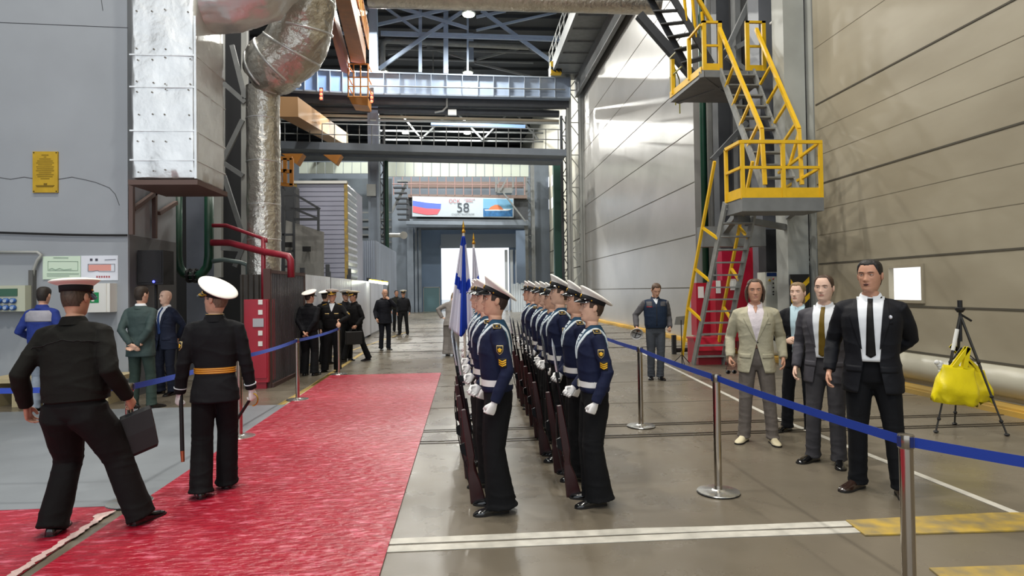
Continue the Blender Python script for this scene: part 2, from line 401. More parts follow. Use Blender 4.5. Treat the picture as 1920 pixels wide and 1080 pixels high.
# first aid cabinet
fa = empty('first_aid_cabinet', (0, 0, 0), 0, 'white wall cabinet with a green first aid cross, on the grey pylon wall', 'cabinet')
facebox('body', white_m, 151, 531, 206, 586, YP-.22, .22, fa)
facebox('door', white_m, 151, 531, 199, 586, YP-.24, .02, fa)
sq = facebox('green_square', mat('sign_green', '#0f8a4e', .5), 163, 548, 185, 568, YP-.245, .006, fa)
q = MB(); A = PY(174, 558, YP-.248); q.bb((A.x-.065, YP-.25, A.z-.02), (A.x+.065, YP-.244, A.z+.02)); q.bb((A.x-.02, YP-.2505, A.z-.065), (A.x+.02, YP-.244, A.z+.065)); q.build('white_cross', white_m, sq)
# electrical box
eb = empty('electrical_panel', (0, 0, 0), 0, 'beige socket panel with rows of blue sockets at the left edge', 'electrical panel')
facebox('housing', mat('panel_beige', '#b9bda8', .5), -40, 535, 47, 585, YP-.25, .25, eb)
ds = facebox('display', mat('panel_green', '#2f5c46', .3), -30, 541, 32, 556, YP-.262, .012, eb)
for r_ in range(2):
    for i in range(5):
        A = PY(-27+i*13.2, 564+r_*13, YP-.26); q = MB(); q.tube([A+V((0, .02, 0)), A-V((0, .05, 0))], .042, 14); sk = q.build('socket', mat('socket_blue', '#2f5fa8', .4), eb, True)
        q = MB(); q.tube([A-V((0, .045, 0)), A-V((0, .055, 0))], .028, 12); q.build('socket_cap', mat('socket_cap_grey', '#9fb0c4', .4), sk)
# conduit and cable trunk
q = MB(); q.tube([PY(-20, 473, YP-.06), PY(70, 473, YP-.06), PY(77, 478, YP-.06), PY(70, 488, YP-.06), PY(63, 505, YP-.06), PY(58, 540, YP-.06), PY(57, 580, YP-.06)], .025, 8)
tag(q.build('conduit', steel_l, None, True), 'grey conduit bending down beside the floor plan sheet', 'pipe')
q = MB(); q.bb((PY(53, 500, YP-.1).x, YP-.1, PY(53, 620, YP).z), (PY(61, 500, YP-.1).x, YP, PY(53, 507, YP).z))
tag(q.build('cable_trunking', mat('trunk_dark', '#5a5a58', .5)), 'dark vertical cable trunking right of the socket panel', 'trunking')
# low radiator / bench at wall foot
q = MB(); z0 = 0.02
bn = empty('wooden_pallet', (0, 0, 0), 0, 'pale low pallet rack standing at the foot of the pylon wall', 'pallet')
for i in range(6):
    q = MB(); x = PY(-20+i*42, 700, YP-.6).x; q.bb((x, YP-.6, 0), (x+.10, YP-.1, .38)); q.build('block', mat('pale_wood', '#b3a683', .7), bn)
q = MB(); q.bb((PY(-30, 700, YP-.6).x, YP-.65, .38), (PY(225, 700, YP-.6).x, YP-.05, .45)); q.build('deck', mat('pale_wood', '#b3a683'), bn)
# ---- foil ducts
def duct_box(q, a, b_):  # soft bevelled box
    q.bb(a, b_)
YD = 10.6
fr0 = PY(245, 335, YD); fr1 = PY(366, 30, YD); depth = 1.25
dt = empty('insulated_air_duct', (0, 0, 0), 0, 'big square foil-wrapped air duct hanging beside the grey pylon', 'air duct')
def rough_box(name, a, b_, m, parent, seed=0, n=14, amp=.018):
    bm = bmesh.new(); bmesh.ops.create_cube(bm, size=1)
    bmesh.ops.subdivide_edges(bm, edges=bm.edges, cuts=n, use_grid_fill=True)
    A = V(a); B = V(b_); sz = B-A; c = (A+B)/2
    for v in bm.verts:
        p = V((v.co.x*sz.x, v.co.y*sz.y, v.co.z*sz.z))
        nn = noise.noise(p*2.5+V((seed, 0, 0)))*amp+noise.noise(p*6+V((0, seed, 0)))*amp*.5
        o = V((abs(v.co.x)/.5, abs(v.co.y)/.5, abs(v.co.z)/.5)); k = V([v.co[i]*2 if o[i] > .99 else 0 for i in range(3)])
        if k.length: k.normalize()
        v.co = c+p+k*nn-(k*.03 if sum(1 for i in o if i > .99) >= 2 else k*0)
    me = bpy.data.meshes.new(name); bm.to_mesh(me); bm.free(); o = link(name, me, m, parent); sharp(o, 40); return o
rough_box('duct_body', (fr0.x, YD, fr0.z), (fr1.x, YD+depth, fr1.z+1.6), foil, dt, 1, 22)
q = MB()
for py in (103, 163, 245, 300):
    z = PY(300, py, YD).z; q.bb((fr0.x-.012, YD-.012, z-.012), (fr1.x+.012, YD+depth+.01, z+.012))
q.bb((fr1.x-.02, YD-.016, fr0.z), (fr1.x+.016, YD+.02, fr1.z)); q.build('foil_tape_seam', foil, dt)
random.seed(3)
for py in (20, 92, 110, 155, 170, 215, 262, 320):
    for px in (257, 285, 308, 355):
        A = PY(px+random.uniform(-3, 3), py+random.uniform(-3, 3), YD-.018); q = MB(); q.ball(A, (.014, .008, .014), 6); q.build('pin', mat('pin_dark', '#77736a', .4, metal=.6), dt)
q = MB(); q.bb((fr0.x-.03, YD-.02, fr0.z-.10), (fr1.x+.03, YD+depth+.03, fr0.z-.02)); q.build('bottom_frame', mat('frame_brown', '#5d4a44', .6), dt)
# horizontal run, curving up
zt0 = fr1.z; rg = []
ring_pts = [(PY(366, 30, YD), .0), ]
q = MB()
zc = fr1.z+.75; yc = YD+.62
path = [(fr0.x+.3, yc, zc), (fr1.x-.1, yc, zc), (fr1.x+.35, yc, zc+.02), (fr1.x+.75, yc, zc+.14), (fr1.x+1.02, yc, zc+.42), (fr1.x+1.12, yc, zc+.9), (fr1.x+1.14, yc, zc+1.6)]
q.tube(path, [(.62, .74)]*2+[(.60, .72), (.60, .68), (.60, .62), (.6, .6), (.6, .6)], 28, ref=(0, 1, 0), sq=.75)
def wrinkle(o, amp=.02, sc=3):
    for v in o.data.vertices:
        v.co += V(v.normal)*(noise.noise(v.co*sc)*amp+noise.noise(v.co*sc*2.7)*amp*.5)
    return o
def subd(o, n=2):
    bm = bmesh.new(); bm.from_mesh(o.data); bmesh.ops.subdivide_edges(bm, edges=[e for e in bm.edges if e.calc_length() > .12], cuts=n, use_grid_fill=True); bm.to_mesh(o.data); bm.free(); return o
o = q.build('duct_elbow', foil, dt); subd(o); subd(o, 1); wrinkle(o, .045, 3.5); sharp(o, 60)
# round vertical duct with its elbow
rd = empty('round_insulated_duct', (0, 0, 0), 0, 'round foil-wrapped vertical duct with a big elbow on top, right of the square duct', 'air duct')
YV = 13.2; cx = PY(494, 300, YV).x; ztop = PY(494, 165, YV).z
q = MB(); q.tube([(cx, YV, ztop*i/26) for i in range(27)], .325, 28)
o = q.build('vertical_duct', foil2, rd); wrinkle(o, .015, 4); sharp(o, 60)
q = MB()
for py in (225, 305, 385, 450): z = PY(494, py, YV).z; q.lathe([(.32, z-.015), (.338, z), (.32, z+.015)], (cx, YV, 0), 28, False)
q.build('foil_tape_seam', foil, rd, True)
q = MB(); P_ = lambda px, py, y: PY(px, py, y)
path = [P_(486, 140, 13.1), P_(500, 130, 13.0), P_(520, 118, 12.9), P_(548, 92, 12.8), P_(566, 55, 12.7), P_(571, 10, 12.6), P_(571, -90, 12.6)]
fine = []
for a, b_ in zip(path, path[1:]):
    for k in range(4): fine.append(a.lerp(b_, k/4))
fine.append(path[-1]); rr = [min(.58, .40+.03*i) for i in range(len(fine))]
q.tube(fine, rr, 28); o = q.build('duct_elbow', foil2, rd); subd(o, 2); wrinkle(o, .05, 3); sharp(o, 60)
for k in (3, 8, 12, 16, 20):
    d_ = (fine[k+1]-fine[k]).normalized(); q = MB(); q.tube([fine[k]-d_*.02, fine[k]+d_*.02], min(.60, .415+.03*k), 28); q.build('foil_tape_seam', foil, rd, True)
# ceiling foil duct across the top
q = MB(); a = PY(690, -12, 20); b_ = PY(1236, 2, 20)
path = [a.lerp(b_, i/24) for i in range(25)]; q.tube(path, .42, 24); o = q.build('overhead_duct', foil2, None); wrinkle(o, .02, 3); sharp(o, 60)
tag(o, 'long foil-wrapped duct crossing high above the aisle at the top edge', 'air duct')
# ---- dark recess behind ducts: steel frame, green U pipe, grey panel
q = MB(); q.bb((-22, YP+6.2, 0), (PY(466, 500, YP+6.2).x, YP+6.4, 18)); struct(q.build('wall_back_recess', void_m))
fm = empty('steel_bracing_frame', (0, 0, 0), 0, 'grey riveted steel bracing between the square and round foil ducts', 'steel frame')
YF = 14.6
def m2(name, m, p0, p1, w_=.12, h=.12, y=YF, parent=None):
    q = MB(); q.bar(PY(*p0, y), PY(*p1, y), w_, h, (0, 1, 0)); return q.build(name, m, parent)
for p0, p1, w_ in (((410, 352), (410, 520), .16), ((459, 0), (459, 560), .12), ((416, 0), (416, 340), .10)): m2('post', steel_l, p0, p1, w_, .12, YF, fm)
for p0, p1 in (((435, 85), (460, 185)), ((418, 155), (460, 192)), ((416, 305), (455, 225)), ((418, 305), (456, 330)), ((420, 330), (452, 430)), ((440, 500), (470, 430)), ((415, 465), (455, 468))): m2('brace', steel_g, p0, p1, .10, .06, YF-.08, fm)
q = MB(); pts = [PY(333, 335, 13.4), PY(333, 480, 13.4), PY(336, 500, 13.4), PY(345, 513, 13.4), PY(360, 518, 13.4), PY(378, 514, 13.4), PY(389, 500, 13.4), PY(392, 480, 13.4), PY(392, 345, 13.4)]
gp = empty('green_pipe_loop', (0, 0, 0), 0, 'dark green U-shaped pipe loop below the square duct', 'pipe')
q.tube(pts, .088, 16); q.build('pipe', green_m, gp, True)
q = MB(); A = PY(361, 517, 13.4)
for dx in (-.06, .06): q.tube([A+V((dx-.02, 0, 0)), A+V((dx+.02, 0, 0))], .15, 14)
for k in range(8): q.tube([A+V((-.11, .12*cos(k*pi/4), .12*sin(k*pi/4))), A+V((.11, .12*cos(k*pi/4), .12*sin(k*pi/4)))], .018, 6)
q.build('flange', black_m, gp)
q = MB(); q.tube([PY(398, 490, 13.3), PY(420, 487, 13.3), PY(452, 492, 13.3), PY(464, 497, 13.3), PY(465, 520, 13.3), PY(465, 575, 13.3)], .045, 10)
tag(q.build('branch_pipe', mat('greygreen_pipe', '#5b6b67', .4), None, True), 'thin grey-green pipe dropping to the red fire cabinet on the left', 'pipe')
rp = empty('red_pipework', (0, 0, 0), 0, 'dark red fire pipes running right from the green loop', 'pipe')
q = MB(); q.tube([PY(398, 423, 13.2), PY(425, 423, 13.2), PY(498, 449, 12.4), PY(498, 455, 12.4)], .04, 10); q.tube([PY(494, 447, 12.4), PY(494, 565, 12.4)], .045, 10); q.build('thin_pipe', redp, rp, True)
q = MB(); q.tube([PY(396, 455, 13.2), PY(430, 455, 13.2), PY(490, 471, 12.4), PY(540, 480, 12.1), PY(545, 488, 12.1), PY(546, 520, 12.1)], .065, 12); q.build('thick_pipe', redp, rp, True)
q = MB(); q.bb((PY(350, 600, 15).x, 15, PY(350, 800, 15).z if False else 0), (PY(402, 600, 15).x, 15.05, PY(400, 352, 15).z))
tag(q.build('grey_steel_panel', mat('panel_bluegrey', '#8b93a3', .45, noise_amt=.3, nscale=1)), 'tall grey steel panel behind the green pipe loop', 'panel')
bf = empty('rusty_bracket', (0, 0, 0), 0, 'brown steel brackets under the square duct on the pylon side', 'bracket')
for p0, p1 in (((247, 345), (247, 440)), ((290, 345), (290, 447)), ((250, 392), (300, 355)), ((297, 400), (330, 380))): q = MB(); q.bar(PX(*p0, XP+.06), PX(*p1, XP+.06), .07, .07, (1, 0, 0)); q.build('strut', mat('frame_brown', '#5d4a44'), bf)
# speaker on stand
sp = empty('loudspeaker', (0, 0, 0), 0, 'black loudspeaker with a blue light on a stand beside the pylon', 'speaker')
YS = 11.45; a = PY(258, 534, YS); b_ = PY(306, 469, YS)
q = MB(); q.bb((a.x, YS, a.z), (b_.x, YS+.4, b_.z)); q.build('cabinet', mat('speaker_black', '#0d0d10', .6), sp)
q = MB(); q.bb((a.x+.02, YS-.012, a.z+.04), (b_.x-.02, YS, b_.z-.02)); q.build('grille', mat('speaker_grille', '#17171b', .7, bump=.5, bscale=150), sp)
q = MB(); q.ball(PY(288, 528, YS-.02), .022, 8); q.build('power_light', mat('blue_led', '#3040ff', emit='#4a50ff', estr=8), sp)
YS -= .0
st = empty('speaker_stand', (0, 0, 0), 0, 'black tripod stand carrying the loudspeaker', 'stand')
cx = (a.x+b_.x)/2; q = MB(); q.tube([(cx, YS+.2, .1), (cx, YS+.2, a.z)], .025, 10); q.build('pole', black_m, st)
for k in range(3):
    an = k*2*pi/3+.5; q = MB(); q.tube([(cx, YS+.2, .6), (cx+.33*cos(an), YS+.2+.33*sin(an), .014)], .014, 8); q.build('leg', black_m, st)
# red fire cabinet left
fc = empty('fire_cabinet', (0, 0, 0), 0, 'dark red fire cabinet with a glass gauge window beside the corrugated fence', 'cabinet')
YC = 11.9; a = PY(458, 682, YC); b_ = PY(502, 561, YC)
q = MB(); q.bb((a.x, YC, .12), (b_.x, YC+.42, b_.z)); q.bb((a.x+.05, YC+.05, 0), (b_.x-.05, YC+.38, .12)); q.build('body', red_m, fc)
q = MB(); q.bb((a.x+.02, YC-.02, .2), (b_.x-.02, YC, b_.z-.02)); q.build('door', red_m, fc)
facebox('gauge_window', mat('gauge_frame', '#a8abb0', .3), 474, 597, 494, 613, YC-.04, .03, fc)
for y0_ in (562, 581, 620, 640): facebox('sticker', white_m, 484, y0_, 492, y0_+9, YC-.035, .02, fc)
# cable reel/tools on the floor near fence
q = MB(); A = G(523, 678); q.tube([A+V((0, 0, .03)), A+V((-.15, .3, .9))], .015, 6); tag(q.build('wooden_stick', mat('pale_wood', '#b3a683')), 'thin pale stick leaning against the dark corrugated fence', 'stick')
q = MB(); q.ball(A+V((.02, -.12, .09)), (.11, .08, .09), 10); tag(q.build('yellow_lamp', yel, None, True), 'small yellow lamp lying on the floor by the corrugated fence', 'lamp')
# ---- fences
XF = -3.62
fe = empty('dark_corrugated_fence', (0, 0, 0), 0, 'dark brown-grey corrugated fence section nearest on the left', 'fence')
q = MB(); ridge(q, (XF, 14.5), (XF, 12.1), .06, 2.12, 22, .035); q.build('sheet', mat('dark_sheet', '#57565a', .4, metal=.5, noise_amt=.35, nscale=1.5, stretch=(1, 1, .2)), fe)
for y in (12.05, 14.55): q = MB(); q.bb((XF-.06, y-.05, 0), (XF+.06, y+.05, 2.18)); q.build('post', mat('rust_dark', '#4a3430', .7), fe)
q = MB(); q.bb((XF-.05, 12.05, 2.1), (XF+.07, 14.55, 2.16)); q.bb((XF-.04, 12.05, .0), (XF+.10, 14.55, .07)); q.build('rail', mat('rust_dark', '#4a3430'), fe)
q = MB(); ridge(q, (XF-.1, 12.75), (XF-.75, 12.85), .06, 2.1, 6, .035); tag(q.build('corrugated_end_sheet', mat('dark_sheet2', '#4c4741', .6, noise_amt=.3)), 'rusty corrugated sheet standing at right angles behind the red fire cabinet', 'fence')
gl = mat('galv_fence', '#e2e5ee', .28, metal=.35, noise_amt=.25, nscale=1.2, stretch=(1, 1, .15))
for i, (y0, y1, xx) in enumerate(((14.8, 17.6, XF-.05), (17.7, 21, XF-.1), (21.1, 25.5, XF-.15), (25.6, 30, XF-.2))):
    fe = empty('galvanised_fence', (0, 0, 0), 0, ('nearest', 'second', 'third', 'farthest')[i]+' section of the shiny galvanised fence along the left side of the aisle', 'fence', 'galvanised fence sections')
    q = MB(); ridge(q, (xx, y1), (xx, y0), .08, 2.15, int((y1-y0)*9), .03); q.build('sheet', gl, fe)
    for y in (y0, y1): q = MB(); q.bb((xx-.05, y-.04, 0), (xx+.05, y+.04, 2.5 if i == 1 else 2.3)); q.build('post', steel_d, fe)
# taller corrugated enclosure further
q = MB(); ridge(q, (-4.3, 40), (-4.3, 31), 0, 4.2, 36, .06); ridge(q, (-4.3, 31), (-5.9, 31), 0, 4.2, 8, .06)
tag(q.build('tall_corrugated_enclosure', mat('galv_far', '#a9b4c6', .45, metal=.4, noise_amt=.3, nscale=.8, stretch=(1, 1, .2))), 'tall pale corrugated enclosure in front of the far gate on the left', 'fence')
# work light
wl = empty('fluorescent_work_light', (0, 0, 0), 0, 'glowing tube lamp above the galvanised fence', 'lamp')
a = PY(692, 527, 24.5); b_ = PY(727, 532, 24.5)
q = MB(); q.tube([a, b_], .045, 10); q.build('tube', lamp_w, wl)
q = MB(); q.bar(a+V((0, .1, .05)), b_+V((0, .1, .05)), .16, .06); q.build('housing', yel, wl)
q = MB(); q.tube([b_+V((0, .1, 0)), V((b_.x, b_.y+.1, 0))], .03, 8); q.build('pole', steel_d, wl)
# ---- lilac clad box building
cb = empty('clad_cabin', (0, 0, 0), 0, 'tall lilac-grey ribbed cladding box standing behind the left fence', 'building')
YB = 22.0; a = PY(556, 545, YB); b_ = PY(648, 341, YB); z1 = b_.z
q = MB(); n = 34
for i in range(n): z = z1*i/n; q.bb((a.x, YB, z), (b_.x, YB+.05, z+z1/n*.8)); 
q.bb((a.x, YB+.02, 0), (b_.x, YB+3.5, z1)); q.build('cladding', mat('lilac_clad', '#9ea1b4', .45, noise_amt=.12, nscale=1), cb)
q = MB(); n = 22
for i in range(n): z = .3+(z1-.3)*i/n; q.add([(b_.x, YB+.1, z), (b_.x, YB+2.0, z), (b_.x+.06, YB+2.0, z+.11), (b_.x+.06, YB+.1, z+.11), (b_.x, YB+.1, z+.22), (b_.x, YB+2.0, z+.22)], [(0, 1, 2, 3), (3, 2, 5, 4)])
q.build('side_louvres', galv, cb)
q = MB(); q.bb((b_.x-.05, YB-.03, 0), (b_.x+.05, YB+.1, z1)); q.bb((a.x-.05, YB-.03, 0), (a.x+.04, YB+.1, z1)); q.build('corner_trim', yelw, cb)
q = MB(); q.bb((a.x-.05, YB-.06, z1-.06), (b_.x+.05, YB+.02, z1+.03)); q.build('roof_edge', white_m, cb)
# old concrete wall with floodlights, scaffolding
q = MB(); q.prism([PY(532, 545, 18.5), PY(604, 545, 18.5), PY(604, 434, 18.5), PY(536, 413, 18.5)], (0, .25, 0)); q.bb((PY(532, 545, 18.5).x, 18.5, 0), (PY(604, 545, 18.5).x, 18.75, 1.9))
tag(q.build('stained_concrete_wall', conc_old), 'stained grey concrete slab wall behind the dark corrugated fence', 'wall slab')
for px, py, l_ in ((541, 459, 'left'), (575, 467, 'right')):
    fl = empty('floodlight', (0, 0, 0), 0, l_+' of two small black floodlights on the stained concrete wall', 'lamp', 'floodlights')
    A = PY(px, py, 18.3); q = MB(); q.bb(A-V((.10, .06, .07)), A+V((.10, .06, .07))); q.build('housing', black_m, fl); q = MB(); q.bar(A+V((0, .05, -.02)), A+V((0, .2, .02)), .05, .05); q.build('bracket', black_m, fl)
sc = empty('scaffold_tower', (0, 0, 0), 0, 'dark steel scaffold with a railing arm left of the lilac box', 'scaffold')
for p0, p1 in (((532, 350), (532, 515)), ((551, 355), (551, 520)), ((528, 350), (600, 392)), ((530, 392), (597, 392)), ((535, 385), (597, 410)), ((551, 411), (597, 411)), ((597, 391), (597, 433)), ((528, 440), (551, 440)), ((528, 475), (551, 470)), ((533, 500), (551, 500)), ((533, 365), (551, 365))):
    m2('scaffold_tube', steel_d, p0, p1, .06, .06, 17.8, sc)
q = MB(); q.bb((PY(524, 500, 19).x, 19, 0), (PY(556, 500, 19).x, 19.4, PY(540, 350, 19).z)); tag(q.build('switchgear_cabinet', steel_d), 'dark cabinet behind the scaffold, left of the lilac box', 'cabinet')
# ================================================================ STEEL STRUCTURE
def lattice(name, xa, xb, y, z0, z1, label, m=steel_g, dark=True, step=1.1, wpx=.16):
    e = empty(name, (0, 0, 0), 0, label, 'column')
    for x in (xa, xb): q = MB(); q.ibeam((x, y, z0), (x, y, z1), wpx, wpx*1.2, .02, (0, 1, 0)); q.build('chord', m, e)
    q = MB(); n = int((z1-z0)/step)
    for i in range(n):
        a = z0+(z1-z0)*i/n; b_ = z0+(z1-z0)*(i+1)/n; mid = (a+b_)/2
        q.bar((xa, y, a), (xb, y, mid), .05, .05, (0, 1, 0)); q.bar((xb, y, mid), (xa, y, b_), .05, .05, (0, 1, 0)); q.bar((xa, y, a), (xb, y, a), .05, .06, (0, 1, 0))
    q.build('lacing', m, e)
    return e
# lattice column beside the sliding leaf
lattice('lattice_column', gx(1071, 38.8), gx(1094, 38.8), 38.8, 0, 16, 'grey lattice column at the far end of the grey panelled door wall', steel_l, step=1.9, wpx=.28)
q = MB(); q.bb((gx(1040, 42), 41.7, 0), (gx(1056, 42), 42.2, gz(300, 1048, 42))); tag(q.build('green_column', mat('green_col', '#1f4a40', .5)), 'dark green column left of the far lattice column', 'column')
lattice('lattice_column', gx(1057, 41), gx(1067, 41), 41, 0, 13, 'thin dark lattice column just right of the dark green column', steel_d, step=1.2)
lattice('lattice_column', gx(988, 53), gx(1001, 53), 53, 0, gz(300, 990, 53), 'lattice column at the right side of the far gate', steel_g, step=1.5, wpx=.3)
# central column left of aisle
YCc = 39.2
ce = empty('main_column', (0, 0, 0), 0, 'tall blue-grey riveted column rising to the roof left of the aisle', 'column')
q = MB(); q.bb((gx(697, YCc), YCc, gz(212, 700, YCc)), (gx(712, YCc), YCc+.5, 19.9)); q.build('upper_shaft', steel_bb, ce)
q = MB(); q.bb((gx(693, YCc), YCc, 0), (gx(713, YCc), YCc+.7, gz(212, 700, YCc))); q.bb((gx(694, YCc)-.05, YCc-.08, 0), (gx(697, YCc), YCc, gz(212, 700, YCc))); q.bb((gx(709, YCc), YCc-.08, 0), (gx(713, YCc), YCc, gz(212, 700, YCc))); q.build('lower_shaft', steel_b, ce)
q = MB(); q.bb((gx(690, YCc), YCc-.15, gz(368, 700, YCc)), (gx(707, YCc), YCc+.1, gz(346, 700, YCc))); q.build('bracket_box', white_m if False else steel_l, ce)
lattice('lattice_column', gx(713, 40), gx(723, 40), 40, 0, 12.5, 'dark lattice strut just right of the tall blue-grey column', steel_d, step=1.2)
q = MB(); q.tube([(gx(727, 38), 38, 0), (gx(727, 38), 38, gz(300, 727, 38))], .11, 10); tag(q.build('green_drain_pipe', green_m), 'thin dark green pipe right of the tall blue-grey column', 'pipe')
# big girder (crane bridge)
YGd = 38.0
gd = empty('crane_girder', (0, 0, 0), 0, 'big pale blue plate girder spanning the aisle high up', 'girder')
def gird(e, pxa, pya, pxb, pyb, ya, yb, y, m, stiff=13, fl=.5, th=.35):
    A = PY(pxa, pya, y); B = PY(pxb, pyb, y); A2 = PY(pxa, ya, y); B2 = PY(pxb, yb, y)
    q = MB(); q.prism([A, B, B2, A2], (0, th, 0)); q.build('web', m, e)
    q = MB(); q.bar(A+V((0, fl/2-.1, 0)), B+V((0, fl/2-.1, 0)), fl, .08); q.bar(A2+V((0, fl/2-.1, 0)), B2+V((0, fl/2-.1, 0)), fl, .08); q.build('flange', steel_b, e)
    q = MB()
    for i in range(stiff+1):
        t = i/stiff; q.bar(A.lerp(B, t)-V((0, .06, 0)), A2.lerp(B2, t)-V((0, .06, 0)), .12, .04, (1, 0, 0))
    q.build('stiffeners', steel_b, e)
gird(gd, 690, 136, 1069, 147, 176, 184, YGd, steel_bb)
gird(gd, 524, 128, 690, 136, 168, 176, YGd, mat('steel_blue2', '#7f9fd0', .5), 7)
q = MB(); a = PY(690, 161, YGd-.3); b_ = PY(1060, 168, YGd-.3); q.tube([a, b_], .04, 8); q.build('handrail', steel_g, gd)
q = MB(); a = PY(524, 180, YGd+.8); b_ = PY(1066, 190, YGd+.8); q.bar(a, b_, .4, .9); q.build('lower_beam', steel_d, gd)
# services between girder and walkway
for k, (ya, yb, r_, m_, l_) in enumerate(((192, 199, .10, steel_l, 'topmost pale rail under the pale blue girder'), (202, 214, .22, steel_d, 'dark girder tube under the pale blue girder'), (214, 227, .09, mat('pipe_tan', '#a59a86', .5), 'long tan pipe above the walkway railing'), (223, 231, .08, steel_l, 'pale pipe just above the walkway railing'))):
    q = MB(); q.tube([PY(524, ya, 39.5-k*.1), PY(1048, yb, 39.5-k*.1)], r_, 10); tag(q.build('service_pipe', m_), l_, 'pipe')
# hook block and hose on the service rail
q = MB(); q.tube([PY(838, 178, 38.4), PY(838, 200, 38.4), PY(830, 208, 38.4), PY(815, 211, 38.4)], .06, 8); tag(q.build('hanging_hose', steel_l, None, True), 'bent hose hanging under the middle of the pale blue girder', 'hose')
q = MB(); A = PY(848, 211, 38.2); q.bb(A-V((.25, .1, .16)), A+V((.25, .1, .16))); tag(q.build('white_control_box', white_m), 'small white box hanging under the middle of the pale blue girder', 'box')
# walkway bridge with railing
YW = 36.0
wk = empty('walkway_bridge', (0, 0, 0), 0, 'grey steel walkway with railing crossing the aisle below the girder', 'walkway')
A, B = PY(524, 264, YW), PY(1062, 280, YW); C_, D_ = PY(524, 278, YW), PY(1062, 292, YW)
q = MB(); q.prism([A, B, D_, C_], (0, 1.6, 0)); q.build('deck', steel_b, wk)
q = MB(); q.prism([PY(524, 281, YW+1), PY(1054, 294, YW+1), PY(1054, 303, YW+1), PY(524, 291, YW+1)], (0, 1.2, 0)); q.build('lower_deck', steel_b, wk)
rl = MB()
for (ya, yb) in ((230, 243), (250, 262)): rl.tube([PY(524, ya, YW), PY(1050, yb, YW)], .03, 6)
for i in range(23): px = 534+i*23.3; rl.tube([PY(px, 230.5+(px-524)*.0247, YW), PY(px, 265+(px-524)*.03, YW)], .025, 6)
rl.build('railing', steel_g, wk)
# orange bridge crane at left
oc = empty('orange_crane_beam', (0, 0, 0), 0, 'long orange crane box beam running away at upper left', 'crane')
def beam4(pts, dy, name, m, e):
    q = MB(); q.prism([PY(px, py, y) for px, py, y in pts], dy); return q.build(name, m, e)
a1, a2 = PY(627, -10, 22), PY(655, -10, 22); b1, b2 = PY(658, 116, 35), PY(686, 122, 35)
q = MB(); q.add([a1, a2, b2, b1]+[p+V((0, 0, 1.0)) for p in (a1, a2, b2, b1)], [(0, 1, 2, 3), (4, 7, 6, 5), (0, 4, 5, 1), (1, 5, 6, 2), (2, 6, 7, 3), (3, 7, 4, 0)]); q.build('box_beam', orange_m, oc)
a1, a2 = PY(612, 30, 26), PY(628, 40, 26); b1, b2 = PY(640, 134, 36), PY(656, 140, 36)
q = MB(); q.add([a1, a2, b2, b1]+[p+V((0, 0, .7)) for p in (a1, a2, b2, b1)], [(0, 1, 2, 3), (4, 7, 6, 5), (0, 4, 5, 1), (1, 5, 6, 2), (2, 6, 7, 3), (3, 7, 4, 0)]); q.build('box_beam', mat('orange_dark', '#8b4a1c', .5), oc)
rl = MB(); yo = mat('orange_rail', '#d99445', .5)
for d_ in (0, 1.1): rl.tube([PY(668, -10, 26)+V((0, 0, d_)), PY(691, 92, 34.5)+V((0, 0, d_))], .035, 6)
for i in range(9):
    t = i/8; p = PY(668, -10, 26).lerp(PY(691, 92, 34.5), t); rl.tube([p, p+V((0, 0, 1.1))], .03, 6)
rl.build('railing', yo, oc)
cg = empty('crane_cage', (0, 0, 0), 0, 'orange crane access cage hanging at the end of the orange beam', 'crane cage')
q = MB(); a = PY(653, 183, 34.5); b_ = PY(692, 193, 34.5); q.prism([PY(653, 181, 34.5), PY(690, 183, 34.5), PY(690, 198, 34.5), PY(660, 195, 34.5)], (0, 1.2, 0)); q.build('floor_tray', orange_m, cg)
rl = MB()
for px, py in ((653, 145), (690, 145), (653, 120), (690, 120), (653, 162), (690, 162)): rl.tube([PY(px, py, 34.5), PY(px, py, 34.5)+V((0, 1.2, 0))], .035, 6)
for y in (34.5, 35.7):
    for px in (653, 663, 676, 690): rl.tube([PY(px, 120, y), PY(px, 182, y)], .04, 6)
    for py in (120, 145, 162, 181): rl.tube([PY(653, py, y), PY(690, py, y)], .035, 6)
rl.build('cage_bars', yo, cg)
for i, px in enumerate((602, 697)):
    for k in range(3):
        pass
for i, (px, l_) in enumerate(((602, 'left'), (697, 'right'))):
    sg = empty('signal_lamp', (0, 0, 0), 0, l_+' one of the two red three-light signals on the pale blue girder', 'signal light', 'red signal lights')
    q = MB(); a = PY(px, 164, 37.5); b_ = PY(px, 188, 37.5); q.bb((a.x-.10, 37.5, b_.z), (a.x+.10, 37.6, a.z)); q.build('housing', steel_d, sg)
    for k in range(3): q = MB(); q.ball(PY(px, 169+k*7.5+(i*6), 37.4), .085, 10); q.build('red_light', red_l, sg)
